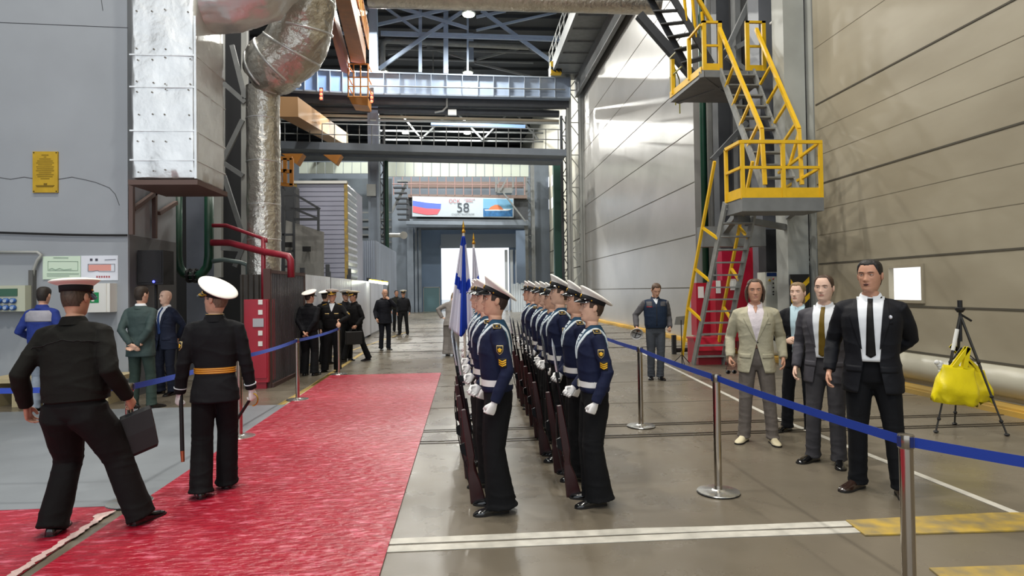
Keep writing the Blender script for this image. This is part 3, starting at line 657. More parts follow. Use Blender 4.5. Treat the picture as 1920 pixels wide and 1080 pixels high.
# left bay: tan crane girder diagonals, cabin frame
q = MB(); q.bar(PY(540, 200, 30), PY(640, 262, 46), .9, .9); tag(q.build('tan_crane_beam', mat('tan_beam', '#b08a62', .6)), 'tan crane beam running diagonally behind the walkway at left', 'crane')
q = MB(); q.prism([PY(528, 288, 29), PY(568, 288, 29), PY(556, 308, 29)], (0, .6, 0)); tag(q.build('orange_crane_bracket', orange_m), 'orange wedge bracket under the walkway bridge, nearest the round duct', 'bracket')
q = MB(); q.prism([PY(606, 290, 33), PY(640, 290, 33), PY(630, 308, 33)], (0, .6, 0)); tag(q.build('orange_crane_bracket', orange_m), 'orange wedge bracket under the walkway bridge above the lilac box', 'bracket')
oc2 = empty('orange_cabin_frame', (0, 0, 0), 0, 'orange framed crane cabin with glass beside the round duct', 'crane cabin')
for p0, p1 in (((524, 297), (524, 345)), ((535, 297), (535, 345)), ((547, 297), (547, 348)), ((524, 320), (548, 322)), ((524, 345), (549, 348)), ((524, 297), (548, 297))): m2('frame_bar', orange_m, p0, p1, .14, .14, 26, oc2)
q = MB(); q.prism([PY(525, 300, 26.2), PY(534, 300, 26.2), PY(534, 340, 26.2), PY(525, 340, 26.2)], (0, .03, 0)); q.build('cabin_glass', mat('cabin_glass', '#cfd9e4', .15), oc2)
# white panel band above the gate
yb = 44; q = MB()
for i in range(26):
    pa = 560+i*16.6; 
    if 690 < pa < 722:
        if q.v: tag(q.build('panel_band', mat('band_panel', '#c6cfc4', .45)), 'short band of pale square panels left of the tall blue-grey column', 'panel'); q = MB()
        continue
    q.prism([PY(pa+.8, 304, yb), PY(pa+16, 304, yb), PY(pa+16, 331 if pa > 700 else 325, yb), PY(pa+.8, 331 if pa > 700 else 325, yb)], (0, .1, 0))
tag(q.build('panel_band', mat('band_panel', '#c6cfc4', .45)), 'band of pale square panels high above the far gate', 'panel')
q = MB(); q.prism([PY(560, 335, 46), PY(735, 335, 46), PY(735, 545, 46), PY(560, 545, 46)], (0, .1, 0)); q.bb((gx(560, 46), 46, 0), (gx(735, 46), 46.1, 2))
lbs = tag(q.build('left_bay_screen', mat('bay_screen', '#66707a', .6, noise_amt=1, nscale=.5, col2='#454b52', detail=6)), 'grey-blue cladding wall of the left bay behind the lilac box', 'wall panel')
for i in range(9):
    q = MB(); z = gz(400+i*14, 680, 45.6); q.bb((gx(668, 45.6), 45.5, z), (gx(735, 45.6), 45.6, z+.10))
    q.build('cladding_rail', steel_g, lbs)
q = MB(); q.tube([PY(722, 441, 44), PY(762, 441, 44)], .14, 12); q.tube([PY(757, 441, 43.8), PY(757, 441, 43.6)], .26, 16); tag(q.build('white_valve_pipe', white_m), 'short white pipe with round flange left of the far gate', 'pipe')
# walkway above the banner
ww = empty('gate_walkway', (0, 0, 0), 0, 'narrow walkway with railing above the banner on the far gate', 'walkway')
yb = 52
q = MB(); q.prism([PY(765, 364, yb), PY(988, 366, yb), PY(988, 372, yb), PY(765, 370, yb)], (0, 1.2, 0)); q.prism([PY(765, 340, yb+1.5), PY(985, 341, yb+1.5), PY(985, 352, yb+1.5), PY(765, 352, yb+1.5)], (0, .3, 0)); q.build('deck', mat('rust_beam', '#6f5f59', .6), ww)
rl = MB()
for py in (329, 345): rl.tube([PY(735, py, yb), PY(985, py+2, yb)], .04, 6)
for i in range(16): px = 738+i*16.4; rl.tube([PY(px, 329, yb), PY(px, 366, yb)], .04, 6)
rl.build('railing', mat('rail_rust', '#8a6f6c', .6), ww)
q = MB(); q.prism([PY(762, 372, 52.4), PY(990, 374, 52.4), PY(990, 412, 52.4), PY(762, 412, 52.4)], (0, .3, 0)); q.build('fascia', steel_d, ww)
q = MB(); q.bar(PY(762, 416, 52), PY(990, 418, 52), .5, .45); q.build('lower_beam', steel_b, ww)
stt = empty('corner_stair', (0, 0, 0), 0, 'small dark stair with landing at the left end of the gate walkway', 'stairs')
q = MB()
for i in range(7): q.bar(PY(738+i*1.5, 352+i*10, 50), PY(762+i*1.0, 352+i*10, 50), .5, .10)
q.build('treads', steel_d, stt); q = MB(); q.bar(PY(745, 340, 50), PY(765, 340, 50), .6, .15); q.bar(PY(722, 420, 50), PY(762, 345, 50), .1, .2); q.build('stringer', steel_g, stt)
dg = empty('right_platform_stair', (0, 0, 0), 0, 'grey stair and platform at the right end of the gate walkway', 'stairs')
q = MB()
for p0, p1 in (((932, 345), (960, 300)), ((938, 358), (968, 300)), ((944, 362), (985, 415)), ((930, 325), (930, 360)), ((962, 322), (962, 352)), ((930, 325), (962, 325))): q.bar(PY(*p0, 50), PY(*p1, 50), .12, .14, (0, 1, 0))
q.prism([PY(928, 352, 50), PY(964, 352, 50), PY(960, 362, 50), PY(932, 362, 50)], (0, 1, 0)); q.build('frame', steel_g, dg)
# banner
yb = 51.6
bn = empty('banner', (0, 0, 0), 0, 'wide banner reading 58 with a flag and a ship, above the far gate', 'banner')
def bq(name, m, pts, y=yb, d=.04, parent=bn):
    q = MB(); q.prism([PY(px, py, y) for px, py in pts], (0, d, 0)); return q.build(name, m, parent)
bq('banner_cloth', mat('banner_pale', '#b3bec8', .6, noise_amt=.05), [(773, 368), (963, 372), (963, 408), (773, 406)])
bq('flag_white_stripe', mat('flag_white', '#e8ebef', .7), [(774, 369), (800, 371), (826, 374), (826, 382), (800, 380), (774, 376)], yb-.02, .02)
bq('flag_blue_stripe', mat('flag_blue', '#5a70c4', .7), [(774, 376), (800, 380), (827, 382), (826, 392), (800, 391), (774, 386)], yb-.02, .02)
bq('flag_red_stripe', mat('flag_red', '#d0606c', .7), [(774, 386), (800, 391), (826, 392), (820, 402), (800, 403), (774, 398)], yb-.02, .02)
bq('sea_picture', mat('sky_print', '#6ea4c8', .7), [(906, 372.5), (961, 374), (961, 406), (906, 406)], yb-.02, .02)
bq('sea', mat('sea_print', '#2f6ea8', .7, noise_amt=.4, nscale=6), [(906, 391), (961, 392), (961, 406), (906, 406)], yb-.04, .02)
bq('ship', mat('ship_print', '#c8744e', .7), [(920, 388), (928, 384), (934, 384), (940, 388), (944, 393), (916, 393)], yb-.06, .02)
bq('wake', mat('wake_print', '#dfe6ea', .7), [(908, 393), (950, 391.5), (960, 392), (952, 395), (910, 395)], yb-.05, .02)
A = PY(868, 390, yb-.05); text_on('banner_number', '58', 1.05, A, mat('print_dark', '#39424d', .6), bn)
A = PY(852, 377.5, yb-.05); text_on('banner_logo', 'ОСК', .42, A, mat('print_red', '#a8545a', .6), bn)
A = PY(880, 376, yb-.05); text_on('banner_small_text', 'СЕВЕРНАЯ\nВЕРФЬ', .17, A, mat('print_red', '#a8545a'), bn)
A = PY(868, 402, yb-.05); text_on('banner_line', 'СУДОСТРОИТЕЛИ', .2, A, mat('print_dark', '#39424d'), bn)
# ---- roof trusses
def truss(y, segs, label, m=steel_bb, r_=.16):
    e = empty('roof_truss', (0, 0, 0), 0, label, 'roof truss', 'roof trusses')
    for i_, s_ in enumerate(segs):
        y_ = y+.05*i_; q = MB(); q.bar(PY(s_[0], s_[1], y_), PY(s_[2], s_[3], y_), r_*(s_[4] if len(s_) > 4 else 1), r_, (0, 1, 0)); q.build('member', m, e)
truss(41, [(630, -10, 700, 20), (698, -1, 878, 53, 1.2), (705, 47, 875, 9, 1.2), (717, 10, 786, 60), (711, 129, 808, 60, 1.4), (808, 60, 875, 17, 1.3), (714, 61, 1048, 71, 1.1), (714, 65, 1048, 76, .8), (788, -2, 788, 136, 1.3), (836, 5, 836, 138, 1.9), (877, 10, 877, 140, .8), (903, 20, 1032, 114, 1.5), (893, 32, 1067, -4), (893, 57, 1067, 18, .8), (690, 25, 700, 60), (640, 36, 700, 48), (635, 62, 700, 66), (640, 35, 690, 5)], 'nearest pale roof truss with big crossed members')
truss(47, [(700, 90, 1050, 100), (727, 102, 800, 84), (801, 88, 882, 113), (893, 112, 985, 88), (890, 118, 1000, 145), (720, 70, 790, 95), (950, 65, 1050, 75), (985, 70, 1060, 30), (910, 65, 960, 82), (812, 5, 812, 140, .6), (978, 15, 978, 75, .6), (900, 15, 1050, 55, .7), (985, 90, 1060, 115, .7), (740, 110, 1000, 118, .7)], 'second roof truss, thinner and behind the nearest one', steel_g, .14)
truss(58, [(720, 200, 1045, 205), (720, 212, 1045, 218), (740, 200, 790, 260), (790, 260, 850, 205), (850, 205, 905, 262), (905, 262, 960, 205), (960, 205, 1010, 262), (700, 245, 1045, 250), (720, 262, 1045, 266)], 'third roof truss seen between the girder and the walkway', steel_g, .14)
q = MB(); q.tube([PY(717, 132, 43), PY(717, 86, 43), PY(719, 79, 43), PY(725, 76, 43), PY(991, 88, 43)], .2, 12); tag(q.build('roof_duct_pipe', steel_g, None, True), 'grey pipe with an elbow behind the nearest roof truss', 'pipe')
q = MB(); q.bb((gx(882, 45), 45, gz(112, 885, 45)), (gx(894, 45), 45.4, gz(12, 885, 45))); tag(q.build('hanging_post', steel_bb), 'short pale post hanging from the roof between two roof lamps', 'post')
for x, z, l_ in ((0, 0, ''),):
    pass
q = MB(); q.prism([PY(808, 228, 52), PY(985, 234, 52), PY(985, 240, 52), PY(808, 234, 52)], (0, .3, 0)); tag(q.build('far_blue_girder', mat('steel_blue3', '#8db0e6', .5)), 'bright blue far girder seen through the walkway railing', 'girder')
for i, (x, y) in enumerate(LAMPS):
    if y < 30: continue
    row = {37: 'nearest', 47: 'second', 57: 'third', 65: 'farthest'}[y]
    hb = empty('high_bay_lamp', (x, y, 17.7), 0, f'{row} glowing round roof lamp in the {"left" if x < 0 else "right"} row', 'lamp', 'roof lamps')
    q = MB(); q.lathe([(.30, .10), (.42, .14), (.28, .5), (.10, .6)], (0, 0, 0), 20); q.build('housing', steel_g, hb)
    q = MB(); q.lathe([(.34, .06), (.34, .09)], (0, 0, 0), 20); q.build('lens', lamp_w, hb)
    q = MB(); q.tube([(0, 0, .6), (0, 0, 2.2)], .03, 6); q.build('hanger', steel_g, hb)
# ---- runway gallery along the right wall
rg_ = empty('crane_runway', (0, 0, 0), 0, 'grey crane runway gallery along the top of the right door wall', 'gallery')
xa_, xb_ = 5.35, 7.3
q = MB(); q.bb((xa_, 20, 14.7), (xb_, 39, 15.0))
for i in range(12): q.bb((xa_, 20+i*1.6, 14.62), (xb_, 20.12+i*1.6, 14.72))
q.build('deck', steel_g, rg_)
q = MB(); q.bb((xa_-.05, 20, 14.6), (xa_+.1, 39, 15.35)); q.bb((6.9, 20, 13.6), (7.1, 39, 14.7)); q.build('edge_beam', steel_g, rg_)
rl = MB()
for z in (15.9, 16.4): rl.tube([(xa_, 20, z), (xa_, 39, z)], .03, 6)
for i in range(14): rl.tube([(xa_, 20+i*1.45, 15.3), (xa_, 20+i*1.45, 16.4)], .03, 6)
rl.build('railing', steel_l, rg_)
hz = mat('hazard_black', '#1b1b1b', .6)
bf = empty('hazard_buffer', (0, 0, 0), 0, 'yellow and black striped block at the far end of the crane runway', 'buffer')
a = PY(1033, 137, 37); b_ = PY(1053, 115, 37); q = MB(); q.bb((a.x, 37, a.z), (b_.x, 37.4, b_.z)); q.build('block', yel, bf)
q = MB(); H_ = b_.z-a.z
for i in range(3): x = a.x+.0+i*.22; q.prism([(x, 36.98, a.z+H_*.35), (x, 36.98, a.z+H_*.6), (min(b_.x, x+.3), 36.98, a.z+H_*.3), (min(b_.x, x+.3), 36.98, a.z+H_*.05)], (0, .02, 0))
q.build('stripe', hz, bf)
# ---- columns beside the stair tower
YR = 12.9
def col_(px0, px1, y, m, label, py_top=-60, z0=0, dep=.3, name='steel_column'):
    a = PY(px0, 500, y).x; b_ = PY(px1, 500, y).x; q = MB(); q.bb((a, y, z0), (b_, y+dep, 15)); t_ = .03
    return tag(q.build(name, m), label, 'column')
pale = mat('steel_pale', '#a9aca7', .5, noise_amt=.2, nscale=1.2, detail=7)
col_(1531, 1555, YR, pale, 'pale grey column forming the edge of the beige wall', dep=.25)
col_(1478, 1517, 13.1, pale, 'wide pale grey column left of the dark braced gap, right of the stairs', dep=.5)
e = empty('gap_bracing', (0, 0, 0), 0, 'pale X braces in the dark gap between the two pale columns', 'bracing')
for y0_ in (180, 330, 30, 490, 620): 
    q = MB(); q.bar(PY(1517, y0_-30, 13.2), PY(1532, y0_-12, 13.2), .06, .06, (0, 1, 0)); q.bar(PY(1517, y0_-8, 13.2), PY(1532, y0_-8, 13.2), .06, .10, (0, 1, 0)); q.bar(PY(1517, y0_, 13.2), PY(1532, y0_+22, 13.2), .06, .06, (0, 1, 0)); q.build('brace', pale, e)
col_(1432, 1478, 15.6, mat('steel_slate', '#6d7178', .5, noise_amt=.15, nscale=2), 'broad slate-grey column behind the upper stairs', dep=.6)
col_(1352, 1376, 17.5, steel_d, 'dark column behind the left side of the stair tower', dep=.4)
col_(1388, 1398, 17.0, steel_g, 'narrow grey column behind the left side of the stairs', dep=.3)
col_(1420, 1430, 16.4, steel_g, 'narrow grey column behind the middle of the stairs', dep=.3)
q = MB(); a = gx(1324, 19.4); q.tube([(a, 19.4, .05), (a, 19.4, 16)], .10, 12); tag(q.build('green_wall_pipe', green_m, None, True), 'tall dark green pipe at the right end of the grey door wall', 'pipe')
q = MB(); a = gx(1337, 19.6); q.tube([(a, 19.6, .05), (a, 19.6, 16)], .10, 12); tag(q.build('pale_wall_pipe', steel_l, None, True), 'pale pipe just right of the tall dark green pipe', 'pipe')
e = empty('recess_bracing', (0, 0, 0), 0, 'dark diagonal steel braces behind the stair tower', 'bracing')
for p0, p1 in (((1362, 95), (1425, -40)), ((1362, 105), (1420, 150)), ((1380, 90), (1432, 60)), ((1335, 300), (1400, 230)), ((1390, 260), (1436, 230)), ((1478, 18), (1432, 60))): m2('brace', steel_g, p0, p1, .13, .13, 16.8, e)
m2('brace', steel_d, (1198, 28), (1296, 140), .22, .2, 17.2, e)
q = MB(); q.tube([PY(1456, -30, 15.3), PY(1456, 35, 15.3), PY(1445, 45, 15.3)], .04, 8); tag(q.build('hanging_tube', white_m, None, True), 'thin white tube hanging by the broad slate-grey column', 'pipe')
# ---- stair tower
tw = empty('stair_tower', (0, 0, 0), 0, 'steel stair tower with yellow railings on the right side', 'stairs')
stl = mat('stair_steel', '#8b8d8a', .55, noise_amt=.3, nscale=8)
def stair(P0, P1, Q0, Q1, n, name, m=stl, td=.20, e=tw, t0=.02):
    """P0,P1 lower ends (left,right); Q0,Q1 upper ends"""
    q = MB()
    for a, b_ in ((P0, Q0), (P1, Q1)): q.bar(a, b_, .045, .16, (0, 0, 1))
    q.build('stringer', m, e)
    q = MB(); dr_ = (V(Q0)-V(P0)); hor = V((dr_.x, dr_.y, 0)).normalized()
    for i in range(n):
        t = t0+(1-t0)*(i+.5)/n; a = V(P0).lerp(V(Q0), t); b_ = V(P1).lerp(V(Q1), t)
        q.bar(a, b_, td, .03)
    q.build('treads', m, e)
zP1 = PY(1450, 372, 11.6).z
L0 = G(1300, 684); L0 = V((L0.x, L0.y, 0)); L1 = L0+V((.66, 0, 0))
U0 = PY(1360, 378, 12.2); U0 = V((U0.x, 12.2, zP1)); U1 = U0+V((.62, 0, 0))
stair(L0, L1, U0, U1, 13, 'lower')
zP2 = PY(1380, 132, 14.3).z
xL, xR_ = PY(1392, 394, 11.5).x, PY(1545, 394, 11.5).x
q = MB(); q.bb((xL, 11.5, zP1-.25), (xR_, 12.25, zP1)); q.build('platform', steel_g, tw)
q = MB(); q.bar((xL+.3, 12.2, zP1-.1), (xL+.9, 15, zP1-.6), .12, .14); q.bar((xR_-.2, 12.2, zP1-.15), (6.9, 13.2, zP1-.15), .1, .14); q.bar((xL+.2, 12.25, zP1-.3), (7.0, 13.3, zP1-.4), .1, .12); q.bb((xL+.1, 13.8, zP1-.75), (6.7, 14.1, zP1-.3)); q.build('support_beam', steel_g, tw)
M0 = PY(1440, 362, 12.0); M0.z = zP1; M1 = M0+V((.66, 0, 0)); N0 = PY(1350, 132, 14.35); N0.z = zP2; N1 = PY(1412, 136, 14.35); N1.z = zP2
stair(M0, M1, N0, N1, 11, 'middle')
q = MB(); p = [PY(1315, 132, 14.3), PY(1437, 132, 14.3), V((7.2, 16.3, 0)), PY(1257, 186, 16.3)]; p = [V((a.x, a.y, zP2)) for a in p]
q.prism(p, (0, 0, -.16)); q.bar(p[0]-V((0, 0, .1)), p[2]-V((0, 0, .12)), .12, .14); q.bar(p[1]-V((.4, 0, .1)), p[3]-V((-.2, 0, .12)), .12, .14); q.build('upper_platform', steel_g, tw)
# third flight, seen from below
A0 = PY(1334, 120, 14.9); B0 = PY(1293, 134, 15.7); A1 = PY(1262, -4, 14.9); B1 = PY(1218, -4, 15.7)
up_ = 1.25
stair(B0, A0, B0+(B1-B0)*up_, A0+(A1-A0)*up_, 7, 'upper', steel_d, .28)
# railings
yr = MB()
def rail(pts, w_=.05, h=.05):
    for a, b_ in zip(pts, pts[1:]): yr.bar(a, b_, w_, h, (0, .01, 1))
h1 = zP1
def rz_(x, y, z): return V((x, y, z))
f = 11.53; top = PY(1460, 266, f).z; mid = PY(1460, 314, f).z; xm = PY(1468, 300, f).x
for x in (xL+.03, xm, xR_-.03): yr.bar((x, f, h1-.02), (x, f, top), .07, .05, (0, 1, 0))
rail([(xL, f, top), (xR_, f, top)], .06, .06); rail([(xL, f, mid), (xR_, f, mid)]); yr.bb((xL, f-.01, h1), (xR_, f+.01, h1+.19))
xb2 = xL; yb2 = 12.2
yr.bar((xL, yb2, h1), (xL, yb2, top), .06, .06, (0, 1, 0)); rail([(xL, f, top), (xL, yb2, top)], .06, .06); rail([(xL, f, mid), (xL, yb2, mid)]); yr.bb((xL-.01, f, h1), (xL+.01, yb2, h1+.19))
rail([(xR_-.03, f, top), (xR_-.2, 12.8, top-.35)]); rail([(xR_-.03, f, mid), (xR_-.2, 12.8, mid-.25)])
# lower stair handrails
for base, topp, off in ((L0, U0, -.14), (L1, U1, .02)):
    o_ = V((off, 0, 0)); a = base+o_; b_ = topp+o_; hgt = V((0, .15, .85)); 
    s1 = a.lerp(b_, .12)+hgt; s2 = b_+hgt*1.0
    rail([a.lerp(b_, .02)+V((-.02, .3, .1)), s1, s2], .05, .06)
    for t in (.30, .55, .80): yr.bar(base.lerp(topp, t), base.lerp(topp, t-.17)+o_+hgt, .05, .05)
for base, topp, off in ((M0, N0, -.03), (M1, N1, .05)):
    o_ = V((off, -.25, .85)); s1 = base.lerp(topp, .18)+o_; s2 = topp+V((off, -.1, .95))
    rail([s1, s2], .07, .07); rail([base.lerp(topp, .07)+V((off, -.1, .1)), s1], .07, .06)
    for t in (.22, .38, .54, .70, .86): yr.bar(base.lerp(topp, t), base.lerp(topp, max(.17, t-.15))+o_*.97, .05, .05)
# upper platform gates/rails
def frame_(px0, px1, py0, py1, y, toe=12):
    a = PY(px0, py1, y); b_ = PY(px1, py0, y)
    for x in (a.x, b_.x): yr.bb((x-.045, y-.03, zP2), (x+.045, y+.03, b_.z))
    yr.bb((a.x-.045, y-.03, b_.z-.05), (b_.x+.045, y+.03, b_.z)); zz = (zP2+b_.z)/2; yr.bb((a.x, y-.02, zz-.02), (b_.x, y+.02, zz+.03)); yr.bb((a.x, y-.02, zP2), (b_.x, y+.02, zP2+.16))
frame_(1321, 1349, 40, 130, 14.33); frame_(1402, 1431, 40, 130, 14.4)
p3_ = p[3]; p0_ = p[0]
for t in (.35, .9): yr.bar(p0_.lerp(p3_, t), p0_.lerp(p3_, t)+V((0, 0, 1.0 if t < .6 else .9)), .09, .06, (0, 1, 0))
yr.bar(p0_, p3_+V((0, 0, .03)), .03, .16); 
rail([p0_+V((0, 0, 1.05)), p0_.lerp(p3_, .35)+V((0, 0, 1.0))])
rail([A0+V((0, -.05, 1.0)), A0+(A1-A0)*up_+V((0, -.05, 1.0))], .08, .08)
for t in (.15, .4, .65): yr.bar(A0.lerp(A1, t), A0.lerp(A1, t)+V((-.1, -.05, 1.0)), .05, .05)
yr.build('yellow_railing', yel, tw)
rl = MB(); 
for a, b_ in ((p3_.lerp(p0_, .02), p3_+V((.1, 1.6, 0))),):
    for z in (.5, 1.0): rl.bar(a+V((0, 0, z)), b_+V((.7, 0, z)), .03, .03)
    for t in (0, .5, 1): c_ = a.lerp(b_+V((.7, 0, 0)), t); rl.bar(c_, c_+V((0, 0, 1)), .03, .03, (0, 1, 0))
for z in (.5, 1.0): rl.bar(p3_.lerp(p0_, .4)+V((0, 0, z)), p3_+V((0, 0, z)), .03, .03)
rl.build('thin_railing', mat('olive_rail', '#8f8a3c', .5), tw)
# ---- fire equipment behind the stair
yf = 16.2
def gbox(name, m, px0, py0, px1, py1, y, dep, label=None, cat=None, floor=True):
    a = PY(px0, py1, y); b_ = PY(px1, py0, y); q = MB(); q.bb((a.x, y, 0 if floor else a.z), (b_.x, y+dep, b_.z)); o = q.build(name, m)
    return tag(o, label, cat) if label else o
gbox('red_backboard', mat('red_gloss', '#a51c38', .25, noise_amt=.1, bump=.4, bscale=4, bdist=.05), 1355, 470, 1425, 560, 16.6, .35, 'large glossy red cabinet behind the stair ladder', 'cabinet')
gbox('red_cabinet_side', red_m, 1418, 463, 1436, 600, 16.3, .6, 'narrow dark red cabinet at right of the glossy red cabinet', 'cabinet')
e = empty('fire_hose_cabinet', (0, 0, 0), 0, 'red fire cabinet with white notices and a fire sign, behind the stair ladder', 'cabinet')
a = PY(1343, 645, 15.9); b_ = PY(1402, 525, 15.9)
q = MB(); q.bb((a.x, 15.9, .35), (b_.x, 16.25, b_.z)); q.bb((a.x+.1, 16.0, 0), (a.x+.2, 16.2, .35)); q.bb((b_.x-.2, 16.0, 0), (b_.x-.1, 16.2, .35)); q.build('body', red_m, e)
for x0_, x1_, y0_, y1_ in ((1343, 1351, 526, 550), (1370, 1378, 525, 544)): 
    pa_ = PY(x0_, y1_, 15.88); pb_ = PY(x1_, y0_, 15.88); q = MB(); q.bb((pa_.x, 15.88, pa_.z), (pb_.x, 15.9, pb_.z)); q.build('notice', white_m, e)
pa_ = PY(1369, 540, 15.88); pb_ = PY(1380, 523, 15.88); q = MB()
for a_, c_ in (((pa_.x, 15.87, pa_.z), (pa_.x+.02, 15.9, pb_.z)), ((pb_.x-.02, 15.87, pa_.z), (pb_.x, 15.9, pb_.z)), ((pa_.x, 15.87, pb_.z-.02), (pb_.x, 15.9, pb_.z)), ((pa_.x, 15.87, pa_.z), (pb_.x, 15.9, pa_.z+.02)), ((pa_.x+.06, 15.87, pa_.z+.05), (pb_.x-.06, 15.9, pb_.z-.05))): q.bb(a_, c_)
q.build('fire_sign', white_m, e)
e = empty('narrow_fire_cabinet', (0, 0, 0), 0, 'narrower red cabinet left of the notices, beside the green pipe', 'cabinet')
a = PY(1307, 640, 16.6); b_ = PY(1340, 530, 16.6); q = MB(); q.bb((a.x, 16.6, .45), (b_.x, 17, b_.z)); q.build('body', red_m, e); q = MB(); q.bb((a.x+.05, 16.58, b_.z-.4), (a.x+.2, 16.6, b_.z-.1)); q.bb((a.x+.02, 16.7, 0), (a.x+.1, 16.9, .45)); q.build('notice', white_m, e)
e = empty('red_sand_box', (0, 0, 0), 0, 'red sloped-lid sand box on the floor under the stair ladder', 'box')
a = G(1310, 684); b_ = G(1372, 686); q = MB(); y = a.y
q.prism([(a.x, y, .0), (a.x, y+.7, .0), (a.x, y+.7, .55), (a.x, y+.25, .55), (a.x, y, .3)], (b_.x-a.x, 0, 0)); q.build('body', red_m, e)
q = MB(); q.prism([(a.x-.02, y-.03, .31), (a.x-.02, y+.27, .58), (a.x-.02, y+.72, .58), (a.x-.02, y+.72, .54), (a.x-.02, y+.25, .54)], (b_.x-a.x+.04, 0, 0)); q.build('lid', red_m, e)
# white control cabinet
e = empty('control_cabinet', (0, 0, 0), 0, 'white electrical control cabinet with a blue strip, right of the red cabinets', 'cabinet')
yc_ = 14.6; a = PY(1437, 640, yc_); b_ = PY(1466, 510, yc_); c_ = PY(1480, 510, yc_)
q = MB(); q.bb((a.x, yc_, .12), (c_.x, yc_+.4, b_.z)); q.build('body', mat('cab_white', '#cfd1c6', .45), e)
q = MB(); q.bb((a.x+.01, yc_-.02, .16), (b_.x+.01, yc_, b_.z-.02)); q.build('door', mat('cab_white2', '#d6d8ce', .45), e)
pa_ = PY(1438, 518, yc_-.03); pb_ = PY(1456, 511, yc_-.03); q = MB(); q.bb((pa_.x, yc_-.03, pa_.z), (pb_.x, yc_-.02, pb_.z)); q.build('blue_strip', mat('blue_strip', '#24407c', .4), e)
A = PY(1443, 525, yc_-.03); q = MB(); q.prism([(A.x-.035, yc_-.03, A.z-.03), (A.x+.035, yc_-.03, A.z-.03), (A.x, yc_-.03, A.z+.035)], (0, .01, 0)); q.build('warning_sign', yel, e)
for k, (px, py) in enumerate(((1450, 523), (1450, 531), (1450, 539), (1450, 547), (1450, 552))):
    q = MB(); q.ball(PY(px, py, yc_-.03), .022, 8); q.build('switch', red_m if k == 0 else black_m, e)
q = MB(); pa_ = PY(1439, 552, yc_-.025); pb_ = PY(1446, 534, yc_-.025); q.bb((pa_.x, yc_-.025, pa_.z), (pb_.x, yc_-.02, pb_.z)); q.build('label_plate', white_m, e)
gbox('dark_cupboard', void_m, 1437, 430, 1478, 510, 15.2, .4, 'dark cupboard above the white control cabinet', 'cupboard', False)
e = empty('hazard_board', (0, 0, 0), 0, 'yellow and black chevron board behind the woman in black', 'hazard board')
yh = 13.0; a = PY(1484, 590, yh); b_ = PY(1517, 514, yh)
q = MB(); q.bb((a.x, yh, a.z-.6), (b_.x, yh+.05, b_.z)); q.build('board', hz, e)
for k in range(3):
    q = MB(); xm = PY(1494, 540, yh).x; zz = PY(1494, 543+k*30, yh).z; w2_ = .10
    q.prism([(a.x, yh-.01, zz+.22), (xm, yh-.01, zz+.02), (b_.x, yh-.01, zz+.27), (b_.x, yh-.01, zz+.15), (xm, yh-.01, zz-.11), (a.x, yh-.01, zz+.09)], (0, .012, 0)); q.build('chevron', yel, e)
# music stand + small things near the man with helmet
e = empty('music_stand', (0, 0, 0), 0, 'thin black sheet stand beside the man looking down', 'stand')
A = G(1279, 683); T_ = PY(1277, 600, A.y); q = MB(); q.tube([A, V((T_.x, A.y, T_.z))], .012, 8); q.build('pole', black_m, e)
for k in range(3): q = MB(); an = k*2.1+.4; q.tube([A+V((0, 0, .22)), A+V((.22*cos(an), .22*sin(an), .01))], .009, 6); q.build('leg', black_m, e)
q = MB(); q.prism([PY(1265, 609, A.y), PY(1282, 609, A.y), PY(1288, 592, A.y), PY(1268, 594, A.y)], (0, .03, 0)); q.build('desk', mat('stand_grey', '#6b6c6a', .5), e)
e = empty('black_floor_bracket', (0, 0, 0), 0, 'black folded bracket standing on the floor behind the music stand', 'bracket')
A = G(1264, 664); q = MB(); q.bb(A-V((.05, .05, 0)), A+V((.05, .05, .50))); q.build('upright', black_m, e); q = MB(); B = G(1300, 662); q.tube([A+V((.05, 0, .1)), V((B.x, B.y, .1))], .06, 10); q.build('arm', black_m, e)
# ================================================================ FLOOR MARKINGS, CARPETS
def flat(name, m, pts, z=.003, th=.003, parent=None, label=None, cat=None):
    q = MB(); P_ = [G(*p) for p in pts]; q.prism([(p.x, p.y, z) for p in P_], (0, 0, th)); o = q.build(name, m, parent)
    if label: tag(o, label, cat)
    return o
def strip(q, p0, p1, w_, z=.001, th=.003):
    a = G(*p0); b_ = G(*p1); a.z = b_.z = z+th/2; q.bar(a, b_, w_, th)
rail_m = mat('floor_rail', '#3b342c', .35, metal=.5)
for i, (l, r_, wd) in enumerate((((790, 830), (1918, 806), .035), ((800, 808.5), (1918, 789), .03), ((480, 790), (630, 790), .03))[:2]):
    q = MB(); a = G(*l); b_ = V((7.0, G(*r_).y, 0)); 
    for o_ in (-.05, .05): q.bar(V((-20, a.y+o_+(a.y-b_.y)*.0, .003)), V((7.0, a.y+o_, .003)), wd, .006)
    struct(q.build('trim_%d' % (20+i), rail_m))
for i, v in enumerate((659, 643, 631, 616)):
    q = MB(); y = G(800, v).y
    for o_ in (-.07, .07): q.bar(V((-3.5, y+o_, .003)), V((7.0, y+o_, .003)), .05, .006)
    struct(q.build('trim_%d' % (30+i), rail_m))
q = MB()
for y in (G(700, 728).y, G(840, 765).y, 3.0): q.bar(V((-12, y, .001)), V((7.0, y, .001)), .015, .004)
for x in (1.05,): q.bar(V((x, 8.6, .001)), V((x, 40, .001)), .015, .004)
struct(q.build('trim_40', seam_m))
q = MB(); strip(q, (1158, 640), (1240, 680), .06); strip(q, (1240, 680), (1440, 778), .07); strip(q, (1440, 778), (2100, 1040), .075); struct(q.build('trim_41', white_p))
flat('trim_42', white_p, [(690, 1013), (690, 1023), (1200, 1002), (1606, 987), (1590, 977.5), (1330, 988), (1200, 991)], .001, .004)['kind'] = 'structure'
